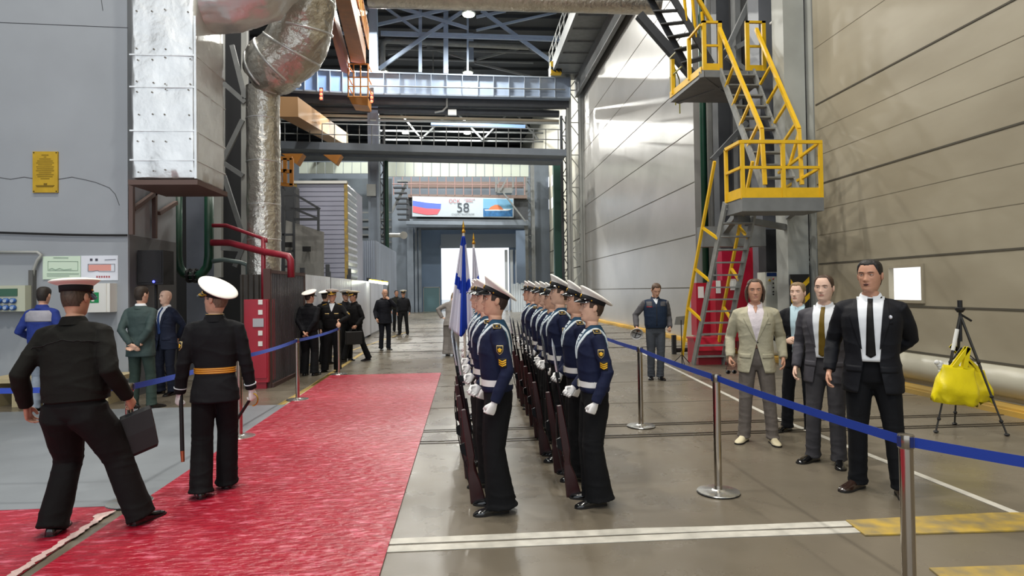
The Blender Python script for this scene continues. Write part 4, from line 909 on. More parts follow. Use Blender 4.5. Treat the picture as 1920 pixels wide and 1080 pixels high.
flat('trim_43', white_p, [(690, 1027), (690, 1038), (1330, 1010), (1626, 999), (1620, 990), (1330, 999)], .001, .004)['kind'] = 'structure'
flat('steel_floor_plate', yelw, [(1586, 978), (1622, 1006), (1960, 996), (1960, 963), (1860, 964)], .002, .010, None, 'worn yellow steel plate set in the floor behind the nearest barrier post', 'floor plate')
flat('steel_floor_plate', yelw, [(1742, 1068), (1775, 1095), (2050, 1085), (2000, 1060)], .002, .010, None, 'worn yellow steel plate at the bottom right corner of the floor', 'floor plate')
yl = mat('yellow_line', '#b59a52', .6, noise_amt=.3, nscale=5, detail=7)
q = MB(); strip(q, (478, 728), (590, 680), .08); strip(q, (590, 680), (765, 622), .08); struct(q.build('trim_44', yl))
q = MB(); strip(q, (513, 767), (585, 724), .10); strip(q, (585, 724), (690, 655), .10); struct(q.build('trim_45', yl))
q = MB(); strip(q, (535, 765), (620, 702), .16); struct(q.build('trim_46', mat('pale_strip', '#a9a593', .7)))
# grey floor sheet
a = G(240, 768).y; b_ = G(200, 952).y
q = MB(); q.bb((-14, b_, .001), (-2.42, a, .013)); tag(q.build('grey_floor_sheet', mat('grey_sheet', '#7f858b', .45, noise_amt=.15, nscale=2, bump=.1, bscale=4)), 'flat blue-grey floor covering left of the red carpet', 'floor covering')
def carpet_mat():
    m = mat('red_carpet', '#a5102a', .36, noise_amt=1, nscale=5, col2='#930f28', bump=.6, bscale=9, bdist=.05, stretch=(1, 2.4, 1), detail=8)
    nt = m.node_tree; N = nt.nodes; L = nt.links; b = N['Principled BSDF']; b.inputs['Specular IOR Level'].default_value = .6
    tc = N.new('ShaderNodeTexCoord'); mp = N.new('ShaderNodeMapping'); mp.inputs['Scale'].default_value = (1, 3.2, 1); L.new(tc.outputs['Object'], mp.inputs[0])
    n = N.new('ShaderNodeTexNoise'); n.inputs['Scale'].default_value = 4.5; n.inputs['Detail'].default_value = 9; n.inputs['Roughness'].default_value = .68; L.new(mp.outputs[0], n.inputs[0])
    r = N.new('ShaderNodeMapRange'); r.inputs[1].default_value = .53; r.inputs[2].default_value = .66; L.new(n.outputs[0], r.inputs[0])
    mx = N.new('ShaderNodeMix'); mx.data_type = 'RGBA'; old = b.inputs['Base Color'].links[0].from_socket
    L.new(old, mx.inputs[6]); mx.inputs[7].default_value = hx('#cf6478'); L.new(r.outputs[0], mx.inputs[0]); L.new(mx.outputs[2], b.inputs['Base Color'])
    return m
cm = carpet_mat()
fl_, fr_ = G(627, 700), G(827, 700); nr = G(712, 1080); nl = G(286, 930); s = (nl.x-fl_.x)/(nl.y-fl_.y); s2 = (nr.x-fr_.x)/(nr.y-fr_.y)
y0 = .4
q = MB(); q.prism([(fl_.x+s*(y0-fl_.y), y0, .006), (fr_.x+s2*(y0-fr_.y), y0, .006), (fr_.x, fr_.y, .006), (fl_.x, fr_.y, .006)], (0, 0, .008))
tag(q.build('red_carpet', cm), 'long red carpet runner leading down the aisle', 'carpet')
yb_ = G(150, 954).y; e1 = G(212, 956); e2 = G(25, 1085)
q = MB(); q.prism([(-9, yb_, .005), (e1.x+.02, yb_, .005), (e2.x+.02, e2.y, .005), (e2.x+(e2.x-e1.x)*.6, e2.y+(e2.y-e1.y)*.6, .005), (-9, 1.5, .005)], (0, 0, .006))
tag(q.build('side_red_carpet', cm), 'second red carpet meeting the runner from the left', 'carpet')
# torn tape along the seam
random.seed(5); q = MB(); n = 40; L_ = []; R_ = []
for i in range(n+1):
    p = G(210, 962).lerp(G(18, 1088), i/n); d_ = V((.75, .5, 0)).normalized(); w_ = random.uniform(.03, .06)+(.05 if i < 4 else 0)
    L_.append(p-d_*w_+V((0, 0, .017))); R_.append(p+d_*random.uniform(.01, .035)+V((0, 0, .018)))
q.loft([[a, b_, b_-V((0, 0, .004)), a-V((0, 0, .004))] for a, b_ in zip(L_, R_)]); tag(q.build('torn_tape', mat('tape_pale', '#d6b9b4', .6, noise_amt=.25, nscale=30, bump=.6, bscale=60)), 'crumpled pale tape along the carpet seam at lower left', 'tape')
# ================================================================ BARRIER POSTS AND BELTS
proto = empty('barrier_post', (0, 0, 0)); 
q = MB(); q.lathe([(.170, 0), (.176, .004), (.176, .012)], (0, 0, 0), 48); q.build('base_rim', black_m, proto)
q = MB(); q.lathe([(.176, .012), (.172, .018), (.06, .026), (.045, .036), (.0, .036)], (0, 0, 0), 48); sharp(q.build('base_plate', mat('base_steel', '#d2d2cf', .22, metal=.9), proto), 30)
q = MB(); q.lathe([(.0315, .03), (.0315, .93)], (0, 0, 0), 32, False); q.build('tube', mat('post_steel', '#b8b0a6', .13, metal=1), proto, True)
q = MB(); q.lathe([(.033, .925), (.037, .93), (.037, .985), (.034, .992), (.0, .994)], (0, 0, 0), 32); sharp(q.build('head', mat('post_head', '#9d968c', .2, metal=.9), proto), 40)
for k in range(4): an = k*pi/2+.1; q = MB(); q.bar((.037*cos(an), .037*sin(an), .935), (.037*cos(an), .037*sin(an), .985), .02, .008, (cos(an), sin(an), 0)); q.build('belt_slot', mat('slot_blue', '#1c2b66', .5), proto)
pR = [V((2.1, 3.04, 0)), G(1347, 924), G(1202, 800)]
a = ray(1698, 815); pR[0] = C0+a*((.99-CAMH)/a.z); pR[0].z = 0
pR.append(pR[2]+V((.02, 2.9, 0))); pR.insert(0, pR[0]+V((.95, -1.35, 0)))
pL = [G(243, 944), G(450, 820), G(558, 750), G(635, 702)]; pL.insert(0, V((pL[0].x-1.9, pL[0].y+.1, 0)))
labsR = ['chrome barrier post outside the frame at right', 'nearest chrome barrier post, cut off by the bottom edge at right', 'second chrome barrier post on the right, in front of the man in the pale jacket', 'third chrome barrier post on the right, beside the sailors', 'farthest chrome barrier post on the right, hidden behind the sailors']
labsL = ['chrome barrier post near the left edge behind the walking man', 'chrome barrier post behind the black bag on the left', 'chrome barrier post behind the officer with the golden belt', 'slim chrome barrier post at the left carpet edge by the officer seen from behind', 'farthest chrome barrier post on the left, under the officer\'s hand']
posts = []
for i, (p, l_) in enumerate(list(zip(pR, labsR))+list(zip(pL, labsL))):
    o = proto if i == 0 else copy_tree(proto); o.location = p; tag(o, l_, 'barrier post', 'chrome barrier posts'); posts.append(o)
bm_ = mat('belt_blue', '#173a9c', .55, bump=.2, bscale=200, bdist=.002)
def belt_between(a, b_, label, twist=0, sag=.012):
    d_ = (b_-a); L = d_.length; u = d_.normalized(); n = V((-u.y, u.x, 0)); rings = []
    for i in range(25):
        t = i/24; p = a.lerp(b_, t)+u*(.038*(1-2*t)); z = .958-sag*4*t*(1-t); tw_ = twist*sin(pi*t); h = V((0, 0, .0245))*cos(tw_)+n*.0245*sin(tw_)
        c_ = V((p.x, p.y, z)); rings.append([c_+h-n*.001, c_+h+n*.001, c_-h+n*.001, c_-h-n*.001])
    q = MB(); q.loft(rings); o = q.build('barrier_belt', bm_); tag(o, label, 'barrier belt', 'blue barrier belts')
belt_between(pR[0], pR[1], 'blue belt running off the right edge from the nearest post')
belt_between(pR[1], pR[2], 'long blue belt passing in front of the four people on the right')
belt_between(pR[2], pR[3], 'blue belt between the second and third posts on the right')
belt_between(pR[3], pR[4], 'short visible blue belt just right of the nearest sailor')
belt_between(pL[0], pL[1], 'blue belt at the left edge behind the walking man', .5)
belt_between(pL[1], pL[2], 'blue belt behind the bag and the two suited men on the left', .5, .02)
belt_between(pL[2], pL[3], 'blue belt from the golden-belted officer to the slim post', .6, .02)
belt_between(pL[3], pL[4], 'blue belt in front of the two officers at the fence', .5, .02)
# ================================================================ TRIPOD AND YELLOW BAGS
f1, f2, f3 = G(1755, 812), G(1888, 818), G(1790, 796)
f3 = G(1790, 797); top_ = PY(1801, 620, (f1.y+f2.y)/2+.1)
tp = empty('camera_tripod', (0, 0, 0), 0, 'black camera tripod standing by the beige wall', 'tripod')
cx, cy = top_.x, top_.y; hub = V((cx, cy, top_.z)); zt = PY(1802, 563, cy).z; zb = PY(1802, 640, cy).z
q = MB(); q.tube([V((cx, cy, zb-.0)), V((cx, cy, zt-.12))], .016, 10); q.build('centre_column', black_m, tp)
q = MB(); q.tube([V((cx, cy, zt-.14)), V((cx, cy, zt-.11)), V((cx, cy, zt-.09)), V((cx, cy, zt-.08))], [.03, .05, .052, .03], 14); q.tube([V((cx, cy, zt-.08)), V((cx, cy, zt))], .026, 12); q.tube([V((cx, cy, zt-.16)), V((cx+.12, cy-.02, zt-.24))], .013, 8); q.build('pan_head', black_m, tp)
hub2 = V((cx, cy, zt-.17))
for k, f_ in enumerate((f1, f2, f3)):
    q = MB(); m1 = hub2.lerp(f_, .45); q.tube([hub2, m1], .015, 8); q.tube([m1, hub2.lerp(f_, .75)], .012, 8); q.tube([hub2.lerp(f_, .75), f_+V((0, 0, .02))], .010, 8)
    lg = q.build('leg', mat('tripod_leg', '#3b3a38', .4, metal=.4), tp)
    q = MB()
    for t in (.40, .68, .88): c_ = hub2.lerp(f_, t); q.ball(c_, .022, 8)
    q.build('leg_lock', black_m, lg); q = MB(); q.ball(f_+V((0, 0, .018)), (.03, .03, .018), 8); q.build('foot', black_m, lg)
q = MB()
for f_ in (f1, f2, f3): q.bar(V((cx, cy, zt-.55)), hub2.lerp(f_, .40), .012, .012)
q.build('spreader', black_m, tp)
q = MB(); a = hub2.lerp(f1, .12); b_ = hub2.lerp(f1, .30); q.tube([a, b_], .021, 10); q.build('paper_wrap', white_m, tp)
def bag(label, pts_top, pts_bot, hk, y, dep, hx_, mm, seed):
    e = empty('yellow_bag', (0, 0, 0), 0, label, 'bag'); n = 16; rings = []
    A, B = PY(*pts_top[0], y), PY(*pts_top[1], y); Cc, D = PY(*pts_bot[0], y), PY(*pts_bot[1], y)
    rows = 10; rings = []
    for i in range(rows+1):
        t = i/rows; l = A.lerp(Cc, t); r_ = B.lerp(D, t); ring = []
        th = dep*(.10+.9*min(1, t*1.6)) if t < .9 else dep*.8
        for k in range(28):
            a_ = 2*pi*k/28; c_ = (l+r_)/2; hw = (r_-l).length/2
            x = math.copysign(abs(cos(a_))**.7, cos(a_)); yy = math.copysign(abs(sin(a_))**.8, sin(a_))
            p = c_+V((x*hw, yy*th, 0)); p.z = l.z+(r_.z-l.z)*(x+1)/2
            p += V((0, -1, 0))*0+V((noise.noise(p*7+V((seed, 0, 0)))*.02, noise.noise(p*6+V((seed, 3, 0)))*.05*min(1, t*3), -(.03*sin(k*1.7+seed) if t > .85 else 0)))
            ring.append(p)
        rings.append(ring)
    q = MB(); q.loft(rings); q.build('bag_body', mm, e, True)
    q = MB()
    for sy in (-.02, .02):
        hp = V((cx, y+sy, hk)); l = A.lerp(B, .33)+V((0, sy, -.02)); r_ = A.lerp(B, .66)+V((0, sy, -.02)); prev = None
        for p0, p1 in ((l, hp), (hp, r_)): q.bar(p0, p1, .045, .006, (0, 1, 0)) if False else q.bar(p0, p1, .006, .05, (1, 0, .3))
    q.build('handle', mm, e); return e
ym = mat('bag_yellow', '#e9d60c', .4, bump=.3, bscale=8, bdist=.03, noise_amt=.08)
hk = PY(1803, 650, cy).z
bag('large yellow shopping bag hanging on the tripod, nearer and left', [(1766, 683), (1828, 690)], [(1748, 748), (1832, 760)], hk, cy-.10, .12, 0, ym, 1)
bag('second yellow shopping bag hanging on the tripod, behind and right', [(1815, 690), (1846, 694)], [(1818, 754), (1860, 752)], hk, cy+.14, .09, 0, mat('bag_yellow2', '#e0cc10', .4, bump=.3, bscale=8, bdist=.03), 5)
q = MB(); random.seed(2)
for k in range(9): A = PY(1762+random.uniform(-6, 6), 686+random.uniform(-8, 10), cy-.08); q.ball(A, (.035, .025, .03), 8)
tag(q.build('crumpled_tissue', mat('tissue', '#d9d9d6', .8), None, True), 'crumpled white tissue on top of the left yellow bag', 'tissue')
# ================================================================ PEOPLE
def lerp_tab(tab, z):
    if z >= tab[0][0]: return tab[0][1:]
    for a, b in zip(tab, tab[1:]):
        if z >= b[0]:
            t = (a[0]-z)/(a[0]-b[0]+1e-9); return tuple(a[i]+(b[i]-a[i])*t for i in range(1, len(a)))
    return tab[-1][1:]
# z, half width, front, back
HEAD = [(.116,.004,.004,.006),(.112,.030,.030,.036),(.104,.047,.047,.058),(.092,.058,.060,.076),(.075,.067,.071,.090),(.055,.072,.078,.098),(.035,.0735,.0815,.101),
        (.018,.0735,.080,.101),(0,.072,.080,.099),(-.02,.0695,.081,.094),(-.04,.066,.082,.085),(-.055,.063,.082,.076),(-.07,.059,.080,.069),(-.085,.054,.079,.064),
        (-.098,.048,.077,.061),(-.108,.042,.070,.059),(-.114,.050,.050,.059),(-.122,.054,.043,.060),(-.15,.055,.041,.062),(-.185,.060,.043,.066),(-.215,.078,.05,.074),(-.26,.10,.05,.075)]
HZ = [.116,.112,.104,.092,.080,.068,.056,.048,.040,.034,.028,.023,.018,.013,.008,.003,-.003,-.009,-.014,-.019,-.024,-.029,-.034,-.039,-.044,-.048,-.052,-.0555,-.058,-.061,-.065,-.070,-.076,-.083,-.090,-.098,-.104,-.108,-.114,-.122,-.135,-.15,-.17,-.19,-.215,-.26]
def g2(x, c, s): return math.exp(-((x-c)/s)**2)
def headp(th, z, face=1):
    w, f, b = lerp_tab(HEAD, z); s, c = sin(th), cos(th)
    x = w*math.copysign(abs(s)**.88, s); y = (-f if c > 0 else b)*abs(c)**(.95 if c > 0 else .9)
    if c > .1 and face:
        A = lerp_tab([(.034,0.001),(.02,.004),(.008,.009),(-.008,.0155),(-.020,.0225),(-.027,.0235),(-.033,.016),(-.038,.004),(-.045,0)], z)[0]
        sg = lerp_tab([(.03,.011),(0,.0095),(-.02,.0125),(-.03,.0145),(-.04,.012)], z)[0]
        d = A*math.exp(-(abs(x)/sg)**2.3)
        ax = abs(x)
        d += .0045*g2(z, .034, .008)*g2(ax, .028, .022)
        d -= .0105*g2(z, .015, .0115)*g2(ax, .031, .0165)
        d += .004*g2(z, -.012, .014)*g2(ax, .040, .016)
        d += .0055*(g2(z, -.0515, .0042)+1.1*g2(z, -.0635, .0048))*g2(ax, 0, .021) - .004*g2(z, -.0575, .0022)*g2(ax, 0, .024)
        d -= .003*g2(z, -.072, .005)*g2(ax, 0, .02)
        d += .004*g2(z, -.09, .010)*g2(ax, 0, .02)
        d -= .003*g2(z, -.06, .02)*g2(ax, .045, .012)
        y -= d
    return V((x, y, z))
THS = [-pi+2*pi*k/56 for k in range(14)]+[-pi/2+pi*k/44 for k in range(44)]+[pi/2+2*pi*k/56 for k in range(14)]
def headmat(yaw, pitch, piv=(0, .0, -.12)):
    return M.Translation(V(piv)) @ M.Rotation(R(yaw), 4, 'Z') @ M.Rotation(R(pitch), 4, 'X') @ M.Translation(-V(piv))
def add_head(mb, Hw, Hm, idx=0, lipidx=3, wide=1.0):
    rings = []
    for z in HZ:
        wt = min(1, max(0, (z+.20)/.08)); ring = []
        for th in THS:
            p = headp(th, z); p.x *= wide
            q = Hm @ p; ring.append(Hw @ (p.lerp(q, wt)))
        rings.append(ring)
    mb.cur = idx; n0 = len(mb.f); mb.loft(rings)
    nt = len(THS)
    for i in range(len(HZ)-1):
        zc = (HZ[i]+HZ[i+1])/2
        if -.067 < zc < -.049:
            for k in range(nt):
                th = THS[k]; hw = .019*sqrt(max(0, 1-((zc+.058)/.0085)**2))
                if abs(th) < 1 and abs(.063*sin(th)) < hw: mb.m[n0+i*nt+k] = lipidx
def hair_shell(style, Hx, m, parent, name='hair', wide=1.0):
    """offset shell of the head surface where hair grows"""
    def grow(th, z):
        c = cos(th); a = abs(th)
        if style in ('short', 'crop', 'receding', 'long', 'tied', 'slick'):
            fr = {'short': .082, 'crop': .082, 'receding': .098, 'long': .095, 'tied': .084, 'slick': .084}[style]
            if a < .70: lo = fr + .004*(a/.7)**2
            elif a < 1.25: lo = fr+.004-(a-.70)/.55*.075
            elif a < 1.75: lo = .012
            elif a < 2.1: lo = .012-(a-1.75)/.35*.06
            else: lo = -.078
            th_ = (.006+.007*min(1, max(0, (z-.03)/.05))) if style != 'crop' else (.006 if z > .06 else .0035)
            th_ *= .35+.65*min(1, max(0, (z-lo)/.022))
            if style in ('long', 'tied'): th_ *= 1.25
            return z > lo, th_
        if style == 'capped':
            if a < 1.15: return False, 0
            lo = .0 if a < 1.6 else (-.0 - (a-1.6)/.5*.05 if a < 2.1 else -.060)
            return lo < z < .075, .0028
        return False, 0
    zs = [.116-.0045*i for i in range(46)]; zs[0] = .116
    mb = MB(); nt = len(THS); g = []
    for z in zs:
        for th in THS:
            ok, t = grow(th, z); p = headp(th, z, 0); p.x *= wide
            n = V((p.x, p.y-.01, (z+.01)*1.1)).normalized()
            jit = 1+.12*noise.noise(V((th*6, z*60, 1.3)))
            g.append((ok, p+n*(t*jit if ok else -.003)))
    vs = [Hx @ p for _, p in g]; fs = []
    for i in range(len(zs)-1):
        for k in range(nt):
            q = (i*nt+k, i*nt+(k+1) % nt, (i+1)*nt+(k+1) % nt, (i+1)*nt+k)
            if sum(g[j][0] for j in q) >= 2: fs.append(q)
    top = Hx @ (V((0, .003, .116+.011)))
    if style not in ('capped',):
        vs.append(top)
        for k in range(nt): fs.append((len(vs)-1, (k+1) % nt, k))
    mb.add(vs, fs); o = mb.build(name, m, parent, True)
    me = o.data; bm = bmesh.new(); bm.from_mesh(me)
    bmesh.ops.delete(bm, geom=[v for v in bm.verts if not v.link_faces], context='VERTS'); bm.to_mesh(me); bm.free()
    return o
FINGER = [(.031,.072,.0092),(.0105,.080,.0096),(-.0105,.074,.0092),(-.030,.058,.0080)]
CURL = {'relaxed': (22, 34, 26), 'fist': (78, 92, 60), 'grip': (55, 62, 45), 'flat': (8, 10, 8), 'hold': (40, 70, 50)}
def hand_shape(mb, w, d, n, side, pose, gl=1.0, fore=None, fr=.031):
    d = d.normalized(); n = (n-d*n.dot(d)).normalized(); t = d.cross(n)*(-1 if side == 'L' else 1)
    g = gl
    if fore is not None: mb.tube([fore, w, w+d*.02], [(fr*g*1.15, fr*g*1.15), (.026*g, .020*g), (.029*g, .018*g)], 12, ref=t)
    mb.tube([w-d*.01, w+d*.015, w+d*.045, w+d*.078, w+d*.094], [(.024*g, .017*g), (.029*g, .018*g), (.038*g, .017*g), (.041*g, .015*g), (.036*g, .011*g)], 14, ref=t, sq=.8)
    c1, c2, c3 = CURL[pose]
    for i, (u, L, r) in enumerate(FINGER):
        f = 1+.06*(i-1.5); a = 0; p = w+d*(.088-.006*abs(i-1))+t*u; pts = [p-d*.015]; rr = [r*g]
        pts.append(p)
        rr.append(r*g)
        for c, l in zip((c1*f, c2*f, c3), (L*.46, L*.31, L*.23)):
            a += R(c); dd = d*cos(a)+n*sin(a); p = p+dd*l; pts.append(p); rr.append(r*g*.92)
            r *= .93
        rr[-1] *= .75
        mb.tube(pts, rr, 8, ref=t)
    b = w+d*.022+t*.022+n*.006
    if pose in ('fist', 'grip', 'hold'):
        q = [b, b+d*.030+t*.022+n*.016, b+d*.052+t*.010+n*.040, b+d*.060-t*.012+n*.052]
    elif pose == 'flat': q = [b, b+d*.030+t*.026, b+d*.056+t*.036, b+d*.078+t*.040]
    else: q = [b, b+d*.032+t*.022+n*.012, b+d*.058+t*.026+n*.022, b+d*.078+t*.024+n*.030]
    mb.tube(q, [.0145*g, .0125*g, .0108*g, .0085*g], 8)
    return t
def append_mesh(mb, me):
    n = len(mb.v); mb.v += [tuple(v.co) for v in me.vertices]
    for p in me.polygons: mb.f.append([i+n for i in p.vertices]); mb.m.append(mb.cur)
def ik(a, t, l1, l2, hint):
    d = t-a; L = d.length; d.normalize(); L = min(L, l1+l2-.003); x = (l1*l1-l2*l2+L*L)/(2*L); h = sqrt(max(0, l1*l1-x*x))
    hp = V(hint); hp = (hp-d*hp.dot(d)).normalized()
    return a+d*x+hp*h, a+d*L
TORSO = {   # z, half width, half depth, y centre  (bottom to top)
 'suit':   [(.775,.190,.142,.012),(.86,.190,.140,.012),(.96,.180,.132,.008),(1.07,.166,.120,.0),(1.18,.174,.123,-.004),(1.28,.188,.128,-.006),(1.36,.190,.124,-.004),(1.43,.176,.105,.004),(1.475,.135,.080,.010),(1.51,.080,.062,.012),(1.53,.064,.056,.010)],
 'blouson':[(.955,.168,.126,.008),(.985,.178,.134,.008),(1.02,.186,.140,.004),(1.12,.188,.138,-.002),(1.25,.196,.136,-.006),(1.36,.194,.128,-.004),(1.43,.178,.107,.004),(1.475,.135,.080,.010),(1.51,.080,.062,.012),(1.54,.066,.058,.010)],
 'tunic':  [(.80,.200,.148,.012),(.88,.192,.140,.012),(.98,.172,.124,.008),(1.045,.158,.112,.004),(1.10,.162,.116,.0),(1.20,.178,.124,-.004),(1.30,.192,.128,-.006),(1.38,.190,.122,-.002),(1.435,.174,.103,.004),(1.475,.135,.080,.010),(1.51,.080,.062,.012),(1.535,.066,.058,.010)],
 'jumper': [(.955,.160,.120,.008),(.985,.176,.132,.008),(1.03,.168,.122,.004),(1.08,.176,.128,-.0),(1.18,.182,.130,-.006),(1.30,.190,.132,-.008),(1.38,.188,.124,-.004),(1.435,.172,.103,.004),(1.475,.130,.080,.010),(1.505,.080,.066,.012),(1.52,.066,.058,.010)],
}
def ellring(z, a, b, yc, n=28, e=.86):
    return [V((a*math.copysign(abs(cos(2*pi*k/n))**e, cos(2*pi*k/n)), yc+b*math.copysign(abs(sin(2*pi*k/n))**e, sin(2*pi*k/n)), z)) for k in range(n)]
class Person: pass
_seed = [0]
def folds(me, amp, kind):
    _seed[0] += 1; sd = _seed[0]*3.7; N_ = noise.noise; vs = me.vertices; out = []
    for v in vs:
        p = v.co; x, y, z = p.x+sd, p.y, p.z
        if kind == 'top':
            d = .55*N_(V((x*6, y*6, z*4.5)))+.9*((1-abs(N_(V((x*3.5, y*3.5, z*9)))))**5-.25)
        else:
            k = min(1, max(.0, (.45-z)/.4)); d = .5*N_(V((x*9, y*9, z*2.2)))+.8*((1-abs(N_(V((x*7, y*7, z*1.6)))))**4-.3)*(1-k*.5)+1.1*k*((1-abs(N_(V((x*3, y*3, z*13)))))**4-.3)
            k2 = max(0, 1-abs(z-.52)/.14); d += .8*k2*((1-abs(N_(V((x*3, y*3+5, z*15)))))**4-.3)
        out.append(p+v.normal*(d*amp))
    me.vertices.foreach_set('co', [c for q in out for c in q]); me.update()
def yoke(P, name, m, pred, off=.004):
    me = P.jacket.data; U_ = P.U.inverted(); vm = {}; vs = []; fs = []
    for f in me.polygons:
        c = U_ @ f.center
        if pred(c.x, c.y, c.z):
            q = []
            for i in f.vertices:
                if i not in vm: vm[i] = len(vs); vs.append(me.vertices[i].co+me.vertices[i].normal*off)
                q.append(vm[i])
            fs.append(q)
    mb = MB(); mb.add(vs, fs); return mb.build(name, m, P.jacket, True, fix=False)
SKIN = {'a': '#dcb29a', 'b': '#d2a48b', 'c': '#c4937a', 'd': '#e2bda8'}
def person(label, loc, face, H=1.8, bulk=1.0, skin='a', hair=('short', '#2a2019'), L=None, Rr=None, lf=None, rf=None, head=(0, 0), lean=(0, 0, 0),
           top='suit', topm=None, trm=None, shoem=None, vox=.010, fem=0, name='person', group=None, gloves=None, legw=(.088, .070, .066, .074), sleeve=1.0, trous=True, sleevem=None, headw=1.0):
    P = Person(); root = empty(name, loc, R(face), label, 'person', group); s = H/1.8; root.scale = (s, s, s); P.root = root
    shw = (.185-.02*fem)*(1+.35*(bulk-1)); P.shw = shw
    U = M.Translation((0, 0, .98)) @ M.Rotation(R(lean[2] if len(lean) > 2 else 0), 4, 'Y') @ M.Rotation(R(lean[0]), 4, 'X') @ M.Rotation(R(lean[1]), 4, 'Z') @ M.Translation((0, 0, -.98))
    P.U = U; U3 = U.to_3x3()
    arms = {}
    for sd, a in (('L', L), ('R', Rr)):
        sx = 1 if sd == 'L' else -1; a = dict(a or {})
        w = V(a.get('w', (.250, -.035, .905)));  w = V((w.x*sx, w.y, w.z)) if 'w' not in a else w
        hint = V(a.get('hint', (.25*sx, 1, 0))); n = V(a.get('n', (-sx, -.15, 0))); sh = V((shw*sx, .005, 1.418+a.get('sz', 0)))
        el, wr = ik(sh, w, .295, .265, hint)
        dd = V(a['d']).normalized() if 'd' in a else (wr-el).normalized()
        arms[sd] = dict(sh=U @ sh, el=U @ el, w=U @ wr, d=U3 @ dd, n=U3 @ n, pose=a.get('pose', 'relaxed'), sx=sx, inn=U @ V((.075*sx, .006, 1.462)), mid=U @ V((.13*sx, .005, 1.445)))
    P.arms = arms
    legs = {}
    for sd, a in (('L', lf), ('R', rf)):
        sx = 1 if sd == 'L' else -1; a = dict(a or {})
        an = V(a.get('a', (.11*sx, .02, .085))); hip = V((.088*sx, .01, .925))
        kn, an2 = ik(hip, an, .424, .4205, V(a.get('hint', (.1*sx, -1, 0))))
        legs[sd] = dict(hip=hip, kn=kn, an=an2, yaw=a.get('yaw', 8*sx), pitch=a.get('pitch', 0), sx=sx)
    P.legs = legs
    # ---- body
    sk = mat('skin_'+skin, SKIN[skin], .5, noise_amt=.12, nscale=25, spec=.35); hm = mat('hair_'+hair[1][1:], hair[1], .6, noise_amt=.4, nscale=60, bump=.5, bscale=120, stretch=(1, 1, .3))
    HT = M.Translation((0, -.012, 1.672)) @ M.Scale(1.055, 4)
    Hw = U @ HT; Hm = headmat(head[0], head[1]); P.Hx = Hw @ Hm
    mb = MB(); add_head(mb, Hw, Hm, wide=headw); Hx = P.Hx
    for sx in (-1, 1):
        mb.cur = 1; mb.ball(Hx @ V((.0315*sx*headw, -.0625, .0145)), .0125, 12)
        mb.cur = 2; mb.ball(Hx @ V((.0312*sx*headw, -.0702, .0145)), .0058, 8)
        mb.cur = 0
        c = [Hx @ V(((.0315+u)*sx*headw, -.0765+abs(u)*.28+(u > 0)*u*.25, .0215-u*u*22)) for u in (-.017, -.008, 0, .008, .017)]
        mb.tube(c, [.002, .0034, .0038, .0034, .002], 6)
        c = [Hx @ V(((.0315+u)*sx*headw, -.0740+abs(u)*.28+(u > 0)*u*.25, .0065+u*u*16)) for u in (-.015, -.007, 0, .007, .015)]
        mb.tube(c, [.0015, .003, .003, .003, .0015], 6)
        mb.cur = 4; c = [Hx @ V(((.0315+u)*sx*headw, -.0855+max(0, u)*.6+abs(u)*.1, .0335-u*u*9)) for u in (-.019, -.008, .004, .013, .021)]
        mb.tube(c, [.0015, .0032, .0032, .0026, .001], 6)
        mb.cur = 0
        rot = Hx.to_3x3() @ M.Rotation(R(12*sx), 3, 'Z') @ M.Rotation(R(-8), 3, 'X')
        mb.ball(Hx @ V((.0765*sx*headw, .012, -.002)), (.0065, .0175, .030), 12, rot)
        mb.ball(Hx @ V((.0815*sx*headw, .016, .002)), (.0045, .0165, .027), 12, rot)
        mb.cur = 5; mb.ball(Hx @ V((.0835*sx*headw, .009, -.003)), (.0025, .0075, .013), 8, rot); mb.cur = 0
    hid = MB()
    hid.tube([U @ V((0, 0, z)) for z in (.9, 1.0, 1.2, 1.38, 1.46)], [(.13, .09), (.12, .085), (.14, .095), (.14, .085), (.07, .05)], 14, ref=(1, 0, 0))
    for sd in 'LR':
        a = arms[sd]; hid.tube([a['inn'], a['sh'], a['el'], a['w']-a['d']*.03], [.045, .045, .035, .025], 10)
        l = legs[sd]; hid.tube([V((l['hip'].x, .01, 1.0)), l['hip'], l['kn'], l['an'], l['an']-V((0, 0, .03))], [.07, .068, .048, .034, .034], 10)
    hand_me = {}
    for sd in 'LR':
        a = arms[sd]
        if a['pose'] == 'none': continue
        h = MB(); hand_shape(h, a['w'], a['d'], a['n'], sd, a['pose'], 1.0 if not gloves else 1.08, a['w']-a['d']*.07)
        hand_me[sd] = evalmesh(h, .0042 if vox <= .011 else .006, 1)
    mh = evalmesh(hid, .02, 1); mb.cur = 0; append_mesh(mb, mh); bpy.data.meshes.remove(mh)
    if not gloves:
        for me in hand_me.values(): append_mesh(mb, me)
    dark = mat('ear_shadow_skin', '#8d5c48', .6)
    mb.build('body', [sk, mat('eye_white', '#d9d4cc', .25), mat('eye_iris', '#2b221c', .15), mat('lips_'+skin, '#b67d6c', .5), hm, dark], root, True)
    if gloves:
        for sd, me in hand_me.items(): me.name = 'glove'; link('glove', me, gloves, root, True)
    if hair[0] == 'capped' or hair[0] != 'bald': hair_shell(hair[0], Hx, hm, root, wide=headw)
